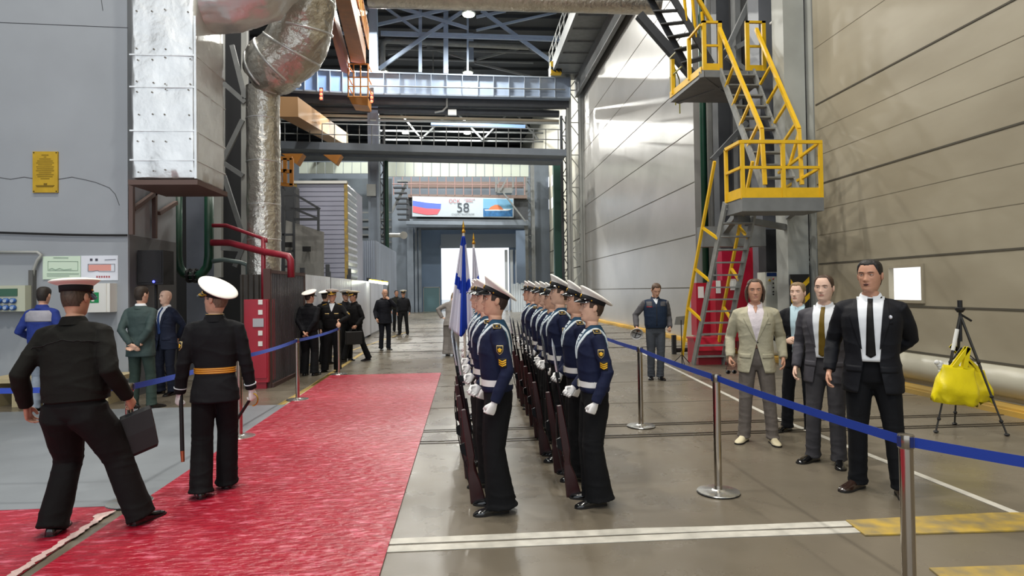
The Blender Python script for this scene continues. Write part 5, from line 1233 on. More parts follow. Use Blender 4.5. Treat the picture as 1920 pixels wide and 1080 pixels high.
    # ---- trousers
    if trous:
        t = MB(); f = bulk
        t.loft([ellring(z, a_*f, b_*f, yc) for z, a_, b_, yc in [(.80, .10, .07, .012), (.86, .160, .112, .012), (.93, .166, .118, .012), (1.0, .150, .110, .008), (1.04, .145, .105, .004)]])
        for sd in 'LR':
            l = legs[sd]; sx = l['sx']; r0, r1, r2, r3 = legw; d2 = (l['an']-l['kn']).normalized()
            t.tube([V((.080*sx, .012, .93)), l['hip']-V((0, 0, .07)), l['hip'].lerp(l['kn'], .5), l['kn'], l['kn'].lerp(l['an'], .5), l['an'], l['an']+d2*.035],
                   [r0*f*.98, (r0*f, r0*f*1.12), ((r0+r1)/2*f, (r0+r1)/2*f*1.1), r1, ((r1+r2)/2, (r1+r2)/2*1.08), (r2, r2*1.2), (r3, r3*1.22)], 18, ref=(1, 0, 0))
        me = evalmesh(t, vox, 3, 'trousers'); folds(me, .0075, 'leg'); P.trousers = link('trousers', me, trm, root, True)
    # ---- shoes
    for sd in 'LR':
        l = legs[sd]; b = l['an']-V((0, 0, .085)); rz = M.Rotation(R(l['yaw']), 4, 'Z'); T = M.Translation(V((b.x, b.y, b.z))) @ rz @ M.Translation((0, -.02, .0)) @ M.Rotation(R(l['pitch']), 4, 'X')
        prof = [(.082,.020,.045),(.075,.031,.068),(.05,.036,.085),(.01,.037,.092),(-.04,.038,.080),(-.085,.043,.060),(-.13,.047,.048),(-.165,.042,.040),(-.19,.030,.030),(-.205,.012,.018)]
        rings = []
        for y, hw, hh in prof:
            ring = []
            for k in range(16):
                a_ = pi*k/15; ring.append(T @ V((hw*math.copysign(abs(cos(a_))**.75, cos(a_)), y, .014+(hh-.014)*sin(a_)**.8)))
            rings.append(ring)
        q = MB(); q.loft(rings); so = q.build('shoe', shoem, root, True); sharp(so, 50)
        q = MB(); out = [(.085,.0),(.078,.030),(.04,.038),(-.02,.037),(-.08,.045),(-.13,.050),(-.17,.044),(-.197,.030),(-.210,.0)]
        pol = [(x, y) for y, x in out]+[(-x, y) for y, x in reversed(out[1:-1])]
        q.prism([T @ V((x, y, 0)) for x, y in pol], T.to_3x3() @ V((0, 0, .016))); q.build('sole', mat('sole', '#14110f', .7), so)
    # ---- top
    if top:
        prof = [(z, a_*bulk*(1-.07*fem if 1.0 > z or z > 1.12 else 1-.14*fem), b_*(1+(bulk-1)*1.5)*(1-.04*fem), yc-(bulk-1)*.06) if z < 1.46 else (z, a_, b_, yc) for z, a_, b_, yc in TORSO[top]]
        P.prof = prof
        t = MB(); t.loft([[U @ p for p in ellring(z, a_, b_, yc)] for z, a_, b_, yc in prof])
        sl = MB(); tgt = sl if sleevem else t
        for sd in 'LR':
            a = arms[sd]; k = sleeve; cuff = a['w']-a['d']*.0
            cd = (a['w']-a['el']).normalized(); cuff = a['w']-cd*.005
            t.tube([a['inn'], a['mid'], a['sh']], [.042, .050*k, .058*k], 14)
            tgt.tube([a['mid'], a['sh'], a['sh'].lerp(a['el'], .35), a['sh'].lerp(a['el'], .8), a['el'], a['el'].lerp(cuff, .35), a['el'].lerp(cuff, .8), cuff],
                   [.048, .061*k, .062*k, .056*k, .054*k, .053*k, .046*k, .043*k], 16)
        me = evalmesh(t, vox, 3, 'jacket'); folds(me, .0065, 'top')
        nm = {'suit': 'jacket', 'blouson': 'jacket', 'tunic': 'tunic', 'jumper': 'jumper'}[top]
        P.jacket = link(nm, me, topm, root, True)
        P.refresh = lambda: setattr(P, 'bvh', BVHTree.FromPolygons([v.co for v in P.jacket.data.vertices], [tuple(p.vertices) for p in P.jacket.data.polygons]))
        P.refresh()
        if sleevem:
            ms = evalmesh(sl, vox, 3, 'sleeves'); folds(ms, .008, 'top'); P.sleeves = link('sleeves', ms, sleevem, root, True)
            P.bvs = BVHTree.FromPolygons([v.co for v in ms.vertices], [tuple(p.vertices) for p in ms.polygons])
    P.vox = vox
    return P
def patch(P, name, m, zs, lf, rf, nc=6, az=0, off=.003, c=(0, 0), parent=None, bv=None, skirt=.006, miss=.14):
    """cloth piece lying on the jacket: rows from zs, left/right edges lf(z)..rf(z), projected along azimuth az (0 = front)"""
    o = V((sin(R(az)), -cos(R(az)), 0)); u = V((cos(R(az)), sin(R(az)), 0)); U = P.U; U3 = U.to_3x3(); bv = bv or P.bvh
    g = []; last = None
    for z in zs:
        l, r = (lf(z), rf(z)) if callable(lf) else (lf, rf)
        for k in range(nc+1):
            s_ = l+(r-l)*k/nc; p = V((c[0], c[1], z))+u*s_+o*.6
            h = bv.ray_cast(U @ p, U3 @ (-o))
            if h[0] is not None and h[3] < .75: last = .6-h[3]
            dep = last if last is not None else miss
            g.append((U @ (V((c[0], c[1], z))+u*s_+o*(dep+off)), U @ (V((c[0], c[1], z))+u*s_+o*(dep+off-skirt))))
    n = nc+1; rws = len(zs); vs = [a for a, _ in g]; fs = []
    for i in range(rws-1):
        for k in range(nc): q = i*n+k; fs.append((q, q+1, q+n+1, q+n))
    rim = [k for k in range(n)]+[i*n+nc for i in range(1, rws)]+[(rws-1)*n+k for k in range(nc-1, -1, -1)]+[i*n for i in range(rws-2, 0, -1)]
    b0 = len(vs); vs += [g[i][1] for i in rim]; K = len(rim)
    for j in range(K): fs.append((rim[j], rim[(j+1) % K], b0+(j+1) % K, b0+j))
    mb = MB(); mb.add(vs, fs); ob = mb.build(name, m, parent or P.jacket, True); return ob
def frange(a, b, n): return [a+(b-a)*i/(n-1) for i in range(n)]
def ribbon(P, name, m, pts, wd, off=.004, parent=None, bv=None, pre=True):
    bv = bv or P.bvh; res = []; pts = [V(p) for p in pts]; fine = []
    for a, b in zip(pts, pts[1:]):
        k = max(2, int((b-a).length/.012))
        fine += [a.lerp(b, i/k) for i in range(k)]
    fine.append(pts[-1]); loc = []
    for p in fine:
        q = P.U @ p if pre else p
        h = bv.find_nearest(q); loc.append((h[0], h[1]))
    mb = MB(); vs = []; fs = []
    for i, (p, n) in enumerate(loc):
        t = (loc[min(i+1, len(loc)-1)][0]-loc[max(0, i-1)][0]).normalized(); sd = n.cross(t).normalized()*wd/2
        vs += [p-sd-n*.003, p-sd+n*off, p+sd+n*off, p+sd-n*.003]
    for i in range(len(loc)-1):
        a = i*4
        for k in range(3): fs.append((a+k, a+k+1, a+k+5, a+k+4))
    mb.add(vs, fs); return mb.build(name, m, parent or P.jacket, True)
def cut_wedge(P, zb, slope, front=True, hem=.0):
    """open the jacket front below the button"""
    me = P.jacket.data; bm = bmesh.new(); bm.from_mesh(me); U = P.U; U3 = U.to_3x3()
    ap = U @ V((0, 0, zb))
    pl = []
    for sx in (-1, 1):
        nrm = U3 @ V((sx, 0, slope)).normalized(); pl.append(nrm)
        g = [f for f in bm.faces]; gg = g+list(bm.edges)+list(bm.verts)
        bmesh.ops.bisect_plane(bm, geom=gg, plane_co=ap, plane_no=nrm)
    Ui = U.inverted()
    dele = []
    for f in bm.faces:
        c = f.calc_center_median(); q = Ui @ c
        if q.y < .02 and all((c-ap).dot(n) < -1e-5 for n in pl): dele.append(f)
    bmesh.ops.delete(bm, geom=dele, context='FACES'); bm.to_mesh(me); bm.free()
def torso_ring(P, z, grow):
    tab = [(a[0], a[1], a[2], a[3]) for a in reversed(P.prof)]
    a, b, yc = lerp_tab(tab, z); return [P.U @ p for p in ellring(z, a+grow, b+grow, yc, 40)]
def belt(P, m, z0, z1, grow=.004, name='belt', bm_=None, buckle=True, stripes=None):
    mb = MB(); zc = (z0+z1)/2
    def rg(z, g): tab = [tuple(a) for a in reversed(P.prof)]; a, b, yc = lerp_tab(tab, zc); return [P.U @ p for p in ellring(z, a+g, b+g, yc, 40)]
    mb.loft([rg(z0, -.01), rg(z0, grow), rg(z1, grow), rg(z1, -.01)], False); o = mb.build(name, m, P.root, True); sharp(o, 40)
    tab = [tuple(a) for a in reversed(P.prof)]; a, b, yc = lerp_tab(tab, zc)
    if buckle:
        q = MB(); q.bb((-.032, yc-b-grow-.010, z0-.003), (.032, yc-b-grow+.004, z1+.003))
        q.v = [tuple(P.U @ V(v)) for v in q.v]; q.build('buckle', bm_ or mat('brass', '#c79a3a', .3, .9), o)
    if stripes:
        for k in range(3):
            z = z0+(z1-z0)*(k+.5)/3; s_ = MB(); s_.loft([rg(z-.0035, grow+.0005), rg(z-.0035, grow+.0025), rg(z+.0035, grow+.0025), rg(z+.0035, grow+.0005)], False)
            s_.build('belt_stripe', stripes, o, True)
    return o
def collar(P, m, kind='shirt', parent=None):
    mb = MB(); n = 36; rings = []
    hts = {'shirt': (1.492, 1.547, .062), 'stand': (1.49, 1.545, .068), 'jacket': (1.474, 1.522, .073)}[kind]
    for z, g in ((hts[0], .016), (hts[1]-.006, .0), (hts[1], .003), (hts[1]-.012, .012), (hts[0]-.006, .030)):
        ring = []
        for k in range(n+1):
            gap = {'shirt': 14, 'stand': 3, 'jacket': 66}[kind]
            a = R(gap)+(2*pi-2*R(gap))*k/n; r = hts[2]+g
            zz = z-(.030 if kind == 'shirt' else .028)*max(0, cos(a))-(.0 if kind != 'jacket' else .01*max(0, cos(a)))
            ring.append(P.U @ V((r*sin(a), .004-(r-.004)*cos(a), zz)))
        rings.append(ring)
    mb.loft(rings, False, False); return mb.build('collar', m, parent or P.jacket, True)
def suit_front(P, shirtm, lapm, tiem=None, zb=1.10, vw=.074, ztop=1.515, wedge=.2, closed=True, pockets=True, tieend=None, open_=0):
    """shirt V, tie, lapels, button, flap pockets"""
    if open_: cut_wedge(P, open_+.30, .17)
    elif wedge: cut_wedge(P, zb-.03, wedge)
    if open_: zb2 = open_
    else: zb2 = zb
    top = lambda z: vw*min(1, (z-zb2)/(1.44-zb2)) if z < 1.44 else vw*(1-(z-1.44)/.075*.25)
    wv = (lambda z: .012+top(z)) if not open_ else (lambda z: .060+(vw-.048)*(min(z, 1.44)-open_)/(1.44-open_))
    if shirtm is not None:
        patch(P, 'shirt', shirtm, frange(zb2-.01, ztop, 26), lambda z: -wv(z), lambda z: wv(z), 12, 0, .0035, parent=P.root)
    if tiem is not None:
        te = tieend or (zb-.02)
        patch(P, 'tie', tiem, [te-.02]+frange(te, 1.475, 18)+[1.485, 1.50], lambda z: -(.004 if z < te-.01 else .034-.016*(z-te)/(1.475-te) if z < 1.48 else .019), lambda z: (.004 if z < te-.01 else .034-.016*(z-te)/(1.475-te) if z < 1.48 else .019), 4, 0, .010, parent=P.root)
    for sx in (-1, 1):
        def inner(z): return wv(z)-.008 if z < 1.44 else wv(z)-.008+(z-1.44)*.1
        def outer(z):
            t = (z-zb)/(1.40-zb)
            return inner(z)+.006+.062*max(0, t)**.8 if z < 1.385 else inner(z)+.050-.25*(z-1.385)
        a_, b_ = ((lambda z: inner(z)), (lambda z: outer(z))) if sx > 0 else ((lambda z: -outer(z)), (lambda z: -inner(z)))
        patch(P, 'lapel', lapm, frange(zb-.005, 1.38, 18)+[1.386]+frange(1.40, 1.49, 7), a_, b_, 6, 0, .0085, skirt=.010)
    q = MB(); h = P.bvh.ray_cast(P.U @ V((.012, -.6, zb-.02)), P.U.to_3x3() @ V((0, 1, 0)))
    if h[0]: q.ball(h[0], (.009, .005, .009), 8); q.build('button', mat('button_dark', '#1a1817', .4), P.jacket, True)
    if pockets:
        for sx in (-1, 1):
            patch(P, 'pocket_flap', lapm, frange(.935, .985, 4), lambda z: sx*.118-.058, lambda z: sx*.118+.058, 6, 0, .004, skirt=.006)
        patch(P, 'breast_pocket', lapm, frange(1.305, 1.328, 3), .085, .150, 4, 0, .003, skirt=.005)
    collar(P, lapm, 'jacket')
    if shirtm is not None: collar(P, shirtm, 'shirt', P.root)
def cap(P, tilt=8, kind='white', crown=22, gold=False, size=1.0, roll=0):
    mw = {'white': mat('cap_white', '#f1eee6', .7, bump=.15, bscale=40), 'khaki': mat('cap_khaki', '#c9bea6', .8)}[kind]
    mk = mat('cap_black', '#0b0c10', .85); mv = mat('cap_visor', '#08080a', .12, coat=.6)
    gd = mat('gold_trim', '#d8a93c', .35, .75)
    T = P.Hx @ M.Translation((0, .006, .040)) @ M.Rotation(R(roll), 4, 'Y') @ M.Rotation(R(-tilt), 4, 'X') @ M.Scale(size, 4)
    def ring(a, b, z, sh, fr=0, n=40, yo=0):
        o = []
        for k in range(n):
            t = 2*pi*k/n; x, y = a*cos(t), b*sin(t); zz = z-sh*(y+(.038 if sh else 0))+fr*max(0, -y/b)**2
            o.append(T @ V((x, y+yo, zz)))
        return o
    sh = tan(R(crown))
    c = MB(); c.loft([ring(.084, .103, .034, 0), ring(.0875, .108, .046, sh*.4, .002), ring(.108, .124, .056, sh*.75, .004, yo=.006), ring(.130, .142, .068, sh, .005, yo=.012), ring(.137, .149, .074, sh, .005, yo=.014), ring(.136, .148, .079, sh, .005, yo=.014), ring(.125, .136, .085, sh, .005, yo=.013), ring(.08, .09, .093, sh, .003, yo=.01), ring(.02, .02, .096, sh, 0, yo=.01)])
    co = c.build('cap', mw, P.root, True)
    b = MB(); b.loft([ring(.080, .098, 0, 0), ring(.084, .103, 0, 0), ring(.0875, .107, .046, .06, .004), ring(.08, .10, .048, 0)], False); b.build('cap_band', mk, co, True)
    v = MB(); up = []; n = 20
    for lay in (0, -.004):
        for j in range(6):
            t = j/5; row = []
            for k in range(n+1):
                a = R(-64+128*k/n); ca = cos(a*90/64)
                ex = .050*ca**.7*t if ca > 0 else 0
                row.append(T @ V(((.085+ex*.55)*sin(a), -(.104+ex)*cos(a), .008-ex*.75-.012*t*sin(a)**2+lay)))
            up.append(row)
    v.loft(up[:6], False, False); v.loft(up[6:], False, False)
    v.loft([up[5], up[11]], False, False); v.build('visor', mv, co, True)
    if gold:
        g = MB(); g.loft([up[2], up[4]], False, False); g.v = [tuple(V(p)+T.to_3x3() @ V((0, 0, .0015))) for p in g.v]; g.build('visor_braid', gd, co)
    s_ = MB(); s_.tube([T @ V((.0875*sin(R(a)), -.1075*cos(R(a)), .014-.004*cos(R(a)))) for a in range(-72, 73, 8)], .0035 if not gold else .006, 6); s_.build('chin_strap', gd if gold else mv, co)
    s_ = MB(); s_.ball(T @ V((0, -.110, .034)), (.017, .006, .017), 10, T.to_3x3()); s_.build('cap_badge', gd, co)
    for sx in (-1, 1):
        s_ = MB(); s_.ball(T @ V((.086*sx*sin(R(74))/.96, -.107*cos(R(74)), .014)), .0065, 8); s_.build('cap_button', gd, co)
    return co
def arm_s(P, sd, az, t=.4):
    a = P.arms[sd]; m_ = P.U.inverted() @ a['sh'].lerp(a['el'], t); return m_.x*cos(R(az))+m_.y*sin(R(az))
def shield(P, a, az, zc, m1, m2, m3, bv=None, w=.030, h=.040, c=(0, 0), off=.004):
    """pointed sleeve badge: pale edge, black field, gold device"""
    def hwf(k): return lambda z: (w*k if z > zc-h*.2*k else w*k*(1-((zc-h*.2*k-z)/(h*.8*k))**1.6))
    for k, mm, of, nm in ((1, m1, off, 'sleeve_badge'), (.86, m2, off+.0012, 'badge_field')):
        f = hwf(k); zs = [zc-h*k+.0005]+frange(zc-h*.85*k, zc-h*.2*k, 5)+[zc+h*k]
        ob = patch(P, nm, mm, zs, lambda z: a-max(.001, f(z)), lambda z: a+max(.001, f(z)), 5, az, of, c, bv=bv, parent=P.jacket)
    zs = frange(zc-h*.45, zc+h*.45, 9); pr = [.15, .55, .35, .62, .5, .72, .62, .25, .16]
    prf = lambda z: w*pr[min(8, max(0, round((z-zs[0])/(zs[-1]-zs[0])*8)))]
    patch(P, 'badge_device', m3, zs, lambda z: a-prf(z), lambda z: a+prf(z), 4, az, off+.0025, c, bv=bv, parent=P.jacket)
def chevrons(P, n, s0, az, z0, m, mk, bv=None, c=(0, 0)):
    patch(P, 'chevron_backing', mk, frange(z0-n*.016-.018, z0+.006, 6), s0-.034, s0+.034, 6, az, .003, c, bv=bv)
    for i in range(n):
        zz = z0-i*.0165
        mb = MB(); o = V((sin(R(az)), -cos(R(az)), 0)); u = V((cos(R(az)), sin(R(az)), 0)); U = P.U; U3 = U.to_3x3(); b = bv or P.bvh; vs = []
        for k in range(9):
            s_ = -.030+.060*k/8; dz = -.014*(1-abs(s_)/.030)
            for q in (0, -.0105):
                p = V((c[0], c[1], zz+dz+q))+u*(s0+s_)+o*.6; h = b.ray_cast(U @ p, U3 @ (-o))
                d = h[3] if h[0] is not None else .45
                vs.append(U @ (p-o*(d-.0055)))
        mb.add(vs, [(2*k, 2*k+1, 2*k+3, 2*k+2) for k in range(8)]); mb.build('chevron', m, P.jacket)
# ================================================================ THE PEOPLE IN THE PHOTO
navy_black = cloth('navy_black_cloth', '#17181d'); black_cloth = cloth('black_cloth', '#121214'); trblack = cloth('black_trouser', '#0f1013', wr=.35)
jumper_m = cloth('jumper_navy', '#171f3c', .75, wr=.5, sc=6); collar_m = cloth('collar_blue', '#1f4560', .7, wr=.2); stripe_w = mat('stripe_white', '#d9e4ea', .7)
shoe_b = mat('shoe_black', '#0c0c0e', .14, coat=.5); glove_m = mat('glove_white', '#ecebea', .75, bump=.15, bscale=40)
gold = mat('gold_thread', '#e8b21c', .5); blk = mat('patch_black', '#101114', .8); gold_e = mat('patch_edge', '#c9b27a', .6); belt_w = mat('belt_white', '#e4e4e2', .5)
shirt_w = cloth('shirt_white', '#dfe4ea', .7, wr=.15, amt=.03)
def wpos(px, py, dy=0): p = G(px, py); p.z = 0; return p
def to_world(root, p):
    return M.LocRotScale(root.location, root.rotation_euler, root.scale) @ V(p)
# ---------------------------------------------------------------- sailors
def sailor(label, loc, H, skin, hairc, ct, cr, group=None, wr_=None):
    P = person(label, loc, -90, H, 1.0, skin, ('capped', hairc), L=dict(w=(.245, -.03, .895), pose='fist', n=(-.8, -.6, 0), hint=(.35, 1, 0)),
               Rr=wr_ or dict(w=(-.225, -.135, .955), pose='grip', n=(.95, -.25, 0), d=(.15, -.75, -.62), hint=(-.5, 1, 0)), lf=dict(a=(.085, .02, .085), yaw=14), rf=dict(a=(-.085, .02, .085), yaw=-14), head=(0, -4),
               top='jumper', topm=jumper_m, trm=trblack, shoem=shoe_b, vox=.0095, gloves=glove_m, legw=(.096, .088, .098, .112), sleeve=.97, group=group)
    # square collar: back flap, shoulders and front tapering to a V
    fr = lambda z: .002+.118*min(1, max(0, (z-1.235)/.215))
    patch(P, 'collar_flap', collar_m, frange(1.235, 1.445, 16)+[1.46, 1.475, 1.49], lambda z: (fr(z) if z < 1.45 else .12-(z-1.45)*1.2)*-1, lambda z: fr(z) if z < 1.45 else .12-(z-1.45)*1.2, 12, 0, .004)
    patch(P, 'collar_flap', collar_m, frange(1.20, 1.44, 14)+[1.455, 1.47, 1.485], lambda z: -.165 if z < 1.42 else -(.165-(z-1.42)*1.3), lambda z: .165 if z < 1.42 else .165-(z-1.42)*1.3, 12, 180, .005)
    yoke(P, 'collar_yoke', collar_m, lambda x, y, z: z > (1.445 if y < .03 else 1.43) and abs(x) < (.135 if y < .02 else .155) and (y > -.03 or abs(x) > .05), .0045)
    patch(P, 'striped_vest', mat('vest_stripe', '#c9d5df', .8), frange(1.36, 1.49, 10), lambda z: -.006-.052*(z-1.36)/.13, lambda z: .006+.052*(z-1.36)/.13, 6, 0, .007)
    for k in range(3): patch(P, 'vest_band', collar_m, [1.39+k*.03, 1.398+k*.03], lambda z: -.004-.052*(z-1.36)/.13, lambda z: .004+.052*(z-1.36)/.13, 4, 0, .009)
    for sx in (-1, 1):
        for o_ in (0, .013, .026):
            ribbon(P, 'collar_stripe', stripe_w, [((.004+o_*.3)*sx, -.17, 1.24+o_*.6), ((.062-o_)*sx, -.16, 1.35), ((.118-o_)*sx, -.12, 1.445), ((.142-o_)*sx, -.03, 1.50), ((.150-o_)*sx, .05, 1.49), ((.160-o_)*sx, .12, 1.42), ((.160-o_)*sx, .18, 1.30), ((.160-o_)*sx, .18, 1.205+o_)], .0085, .0075)
    for o_ in (0, .013, .026): ribbon(P, 'collar_stripe', stripe_w, [((-.16+o_), .2, 1.205+o_), (0, .2, 1.205+o_), ((.16-o_), .2, 1.205+o_)], .0085, .0075)
    for sx in (-1, 1):
        a = P.arms['L' if sx > 0 else 'R']; q = MB(); c_ = a['sh']
        h = P.bvh.ray_cast(V((sx*.178, .0, 1.8)), V((0, 0, -1))); z = h[0].z if h[0] else 1.50
        h2 = P.bvh.ray_cast(V((sx*.215, .0, 1.8)), V((0, 0, -1))); z2 = h2[0].z if h2[0] else z-.02
        sl = math.atan2(z-z2, .037)*sx; rot = M.Rotation(sl, 3, 'Y')
        q.box((sx*.190, .0, (z+z2)/2+.004), (.075, .060, .008), rot); o = q.build('shoulder_board', blk, P.jacket)
        q = MB()
        for dx, dy, w_, d_ in ((0, .029, .075, .003), (0, -.029, .075, .003), (.036, 0, .003, .06), (-.036, 0, .003, .06)): 
            p = rot @ V((dx, dy, .0055)); q.box((sx*.190+p.x, p.y, (z+z2)/2+.004+p.z), (w_, d_, .004), rot)
        q.build('board_edging', gold_e, o)
        q = MB(); p = rot @ V((0, 0, .006)); q.ball((sx*.190+p.x, p.y, (z+z2)/2+.004+p.z), (.013, .011, .004), 8); q.build('board_emblem', gold, o)
    az = 78; cc = (.185, 0)
    shield(P, arm_s(P, 'L', az, .35), az, 1.300, gold_e, blk, gold, w=.026, h=.036); chevrons(P, 3, arm_s(P, 'L', az, .6), az, 1.232, gold, blk)
    b = belt(P, belt_w, 1.005, 1.055, .006, bm_=mat('buckle_pale', '#d8d4c6', .3, .6))
    cap(P, ct, crown=cr, size=1.0)
    return P
HX = G(1072, 953); XRf = HX.x+.21
LX = G(884, 967); XLf = LX.x+.21
P1 = sailor('nearest sailor of the right-hand file, chevrons and patch fully visible', (XRf, HX.y+.12, 0), 1.685, 'a', '#4a3526', 13, 15, 'sailors of the honour guard')
P2 = sailor('nearest sailor of the left-hand file, his cap steeply tilted back', (XLf, LX.y+.12, 0), 1.76, 'b', '#3a2a20', 17, 17, 'sailors of the honour guard')
# rifle
def make_rifle():
    r = empty('rifle', (0, 0, 0)); wood = mat('rifle_wood', '#351214', .35, noise_amt=.4, nscale=30, stretch=(1, 1, .2)); met = mat('gun_metal', '#17181b', .3, metal=.7)
    # butt at z=0, muzzle up, forward (toward the trigger side) = -y
    q = MB(); q.loft([[V((x*w_, y0_+yy*h_, z)) for x, yy in ((-1, -1), (1, -1), (1, 1), (-1, 1))] for z, w_, h_, y0_ in ((0, .019, .058, .0), (.02, .021, .058, .0), (.16, .020, .045, -.004), (.25, .017, .026, -.010), (.30, .018, .022, -.006), (.36, .020, .032, .0), (.52, .020, .030, .0), (.72, .016, .022, .002))])
    st = q.build('stock', wood, r); bv = st.modifiers.new('b', 'BEVEL'); bv.width = .008; bv.segments = 2
    q = MB(); q.bb((-.016, .0, .34), (.016, .034, .54)); q.tube([(0, .022, .54), (0, .020, .98)], .0085, 10); q.tube([(0, .036, .54), (0, .034, .80)], .0095, 10); q.bb((-.006, .02, .90), (.006, .045, .92)); q.build('barrel', met, r)
    q = MB(); q.prism([(-.013, -.03, .36), (-.013, -.07, .40), (-.013, -.065, .46), (-.013, -.03, .47)], (.026, 0, 0)); q.build('magazine', met, r)
    q = MB(); q.tube([(0, -.015, .27), (0, -.045, .285), (0, -.048, .325), (0, -.02, .345)], .003, 6); q.build('trigger_guard', met, r)
    q = MB(); q.loft([[V((x*.0035*k, .030+y*.013*k, z)) for x, y in ((-1, 0), (0, -1), (1, 0), (0, 1))] for z, k in ((.96, .9), (1.02, 1), (1.18, .85), (1.245, .1))]); q.build('bayonet', mat('bayonet_steel', '#b9bdc2', .18, metal=.95), r)
    q = MB(); q.bb((-.01, .012, .93), (.01, .042, .975)); q.build('bayonet_lug', met, r)
    q = MB(); q.tube([(-.021, -.04, .08), (-.024, -.058, .25), (-.024, -.062, .45), (-.02, -.03, .66)], .005, 6); q.build('sling', mat('sling', '#1d1513', .7), r)
    return r
RF = make_rifle(); nrf = [0]
def place_rifle(root, label):
    o = RF if nrf[0] == 0 else copy_tree(RF); nrf[0] += 1
    o.location = to_world(root, (-.172, -.155, .0)); dirv = V((0.0, -.155, 1)); rz = root.rotation_euler.z
    o.rotation_euler = (M.Rotation(rz, 3, 'Z') @ M.Rotation(R(8.5), 3, 'X')).to_euler(); o.location.z = .004; o.scale = (1.05, 1.05, 1.06)
    tag(o, label, 'rifle', 'rifles of the honour guard')
place_rifle(P1.root, 'rifle with bayonet held by the nearest sailor of the right-hand file')
place_rifle(P2.root, 'rifle with bayonet held by the nearest sailor of the left-hand file')
ords = ['nearest', 'second', 'third', 'fourth', 'fifth', 'sixth', 'seventh', 'eighth', 'ninth']
RY = [0, .70, 1.36, 2.12, 2.80, 3.5, 4.2, 4.9]; RHh = [0, 1.73, 1.81, 1.73, 1.76, 1.76, 1.79, 1.79]
for i in range(1, 8):
    src = (P1, P2)[i % 2]; o = copy_tree(src.root); o.location = (XRf+random.uniform(-.03, .03)-(.03 if i in (2, 3) else 0), HX.y+.12+RY[i], 0); s = RHh[i]/1.8; o.scale = (s, s, s); o.rotation_euler.z = R(-90+random.uniform(-3, 3))
    tag(o, f'{ords[i]} sailor from the front in the right-hand file,'+(', last in line' if i == 7 else ', in white cap'), 'person', 'sailors of the honour guard')
    place_rifle(o, f'rifle held by the {ords[i]} sailor from the front in the right-hand file')
for i in range(1, 4):
    src = (P1, P2)[(i+1) % 2] if i != 2 else P1; o = copy_tree(src.root); o.location = (XLf-.03-.015*i, LX.y+.12+.70*i, 0); s = (1.76, 1.77, 1.76)[i-1]/1.8; o.scale = (s, s, s); o.rotation_euler.z = R(-90+random.uniform(-3, 3))
    tag(o, f'{ords[i]} sailor from the front in the left-hand file, mostly hidden by those in front', 'person', 'sailors of the honour guard')
    place_rifle(o, f'rifle held by the {ords[i]} sailor from the front in the left-hand file')
# ensign bearers
for k in range(2):
    o = copy_tree((P1, P2)[k].root); o.location = (XLf-.06, LX.y+.12+2.85+.75*k, 0); s = 1.79/1.8; o.scale = (s, s, s)
    tag(o, ('sailor at the far end of the left-hand file carrying the blue and white ensign', 'last sailor of the left-hand file carrying the tricolour flag')[k], 'person', 'sailors of the honour guard')
def flag(px, ptop, y, zbot, label, kind, sd):
    e = empty('flag', (0, 0, 0), 0, label, 'flag'); T_ = PY(px, ptop, y); x = T_.x
    q = MB(); q.tube([(x, y, .75), (x, y, T_.z)], .016, 10); q.build('pole', mat('pole_pale', '#c9c2b4', .3), e)
    q = MB(); q.lathe([(.02, 0), (.026, .02), (.012, .05), (.018, .07), (.0, .16)], (x, y, T_.z), 12); q.build('finial', mat('brass', '#c79a3a', .3, .9), e)
    # gathered cloth hanging down: bundle section grows downward, folds round it
    zt = T_.z-.04; rows = 40; n = 60; parts = {}
    W = {'ensign': .30, 'tricolour': .16}[kind]; Lh = zt-zbot
    def pt(u, t):   # u 0..1 around the hanging folds, t 0..1 down
        w_ = W*(.10+.90*t**.85); f = (u-.5)*2
        lean = .045*t
        xx = x+f*w_*.5-lean*(1 if kind == 'ensign' else -1)*.9
        yy = y-.02-.035*(.25+t)*sin(u*13+sd+t*1.3)-.010*sin(u*27+t*2)
        zz = zt-Lh*t*(1-.20*abs(f)**1.3*(1 if f > 0 else .45))
        return V((xx, yy, zz))
    def col(u, t):
        if kind == 'ensign':
            f = (u-.5)*2; return 1 if (abs(f-.15+.5*(t-.5)*0) < .30 and True) or (abs(t-.52-.06*f) < .06) or (t < .10) else 0
        return 0 if t < .42 else (1 if t < .66 else 2)
    mats_ = [mat('flag_cloth_white', '#e9eaf2', .8), mat('flag_cloth_blue', '#2450c8', .8), mat('flag_cloth_red', '#d01a2e', .8)]
    for mm in mats_:
        if mm.node_tree.nodes.get('Translucent BSDF'): continue
        nt_ = mm.node_tree; b_ = nt_.nodes['Principled BSDF']; tr_ = nt_.nodes.new('ShaderNodeBsdfTranslucent'); tr_.inputs[0].default_value = b_.inputs['Base Color'].default_value; ms_ = nt_.nodes.new('ShaderNodeMixShader'); ms_.inputs[0].default_value = .45
        nt_.links.new(b_.outputs[0], ms_.inputs[1]); nt_.links.new(tr_.outputs[0], ms_.inputs[2]); nt_.links.new(ms_.outputs[0], nt_.nodes['Material Output'].inputs[0])
    q = MB(); vs = [pt(j/n, i/rows) for i in range(rows+1) for j in range(n+1)]
    fs = []; ms = []
    for i in range(rows):
        for j in range(n): a = i*(n+1)+j; fs.append((a, a+1, a+n+2, a+n+1)); ms.append(col((j+.5)/n, (i+.5)/rows))
    q.v = [tuple(v) for v in vs]; q.f = [list(f_) for f_ in fs]; q.m = ms; o = q.build('cloth', mats_, e, True, fix=False)
    sm = o.modifiers.new('s', 'SOLIDIFY'); sm.thickness = .003
flag(869, 437, LX.y+2.85, 1.17, 'white ensign with blue diagonal cross drooping from its pole', 'ensign', 0)
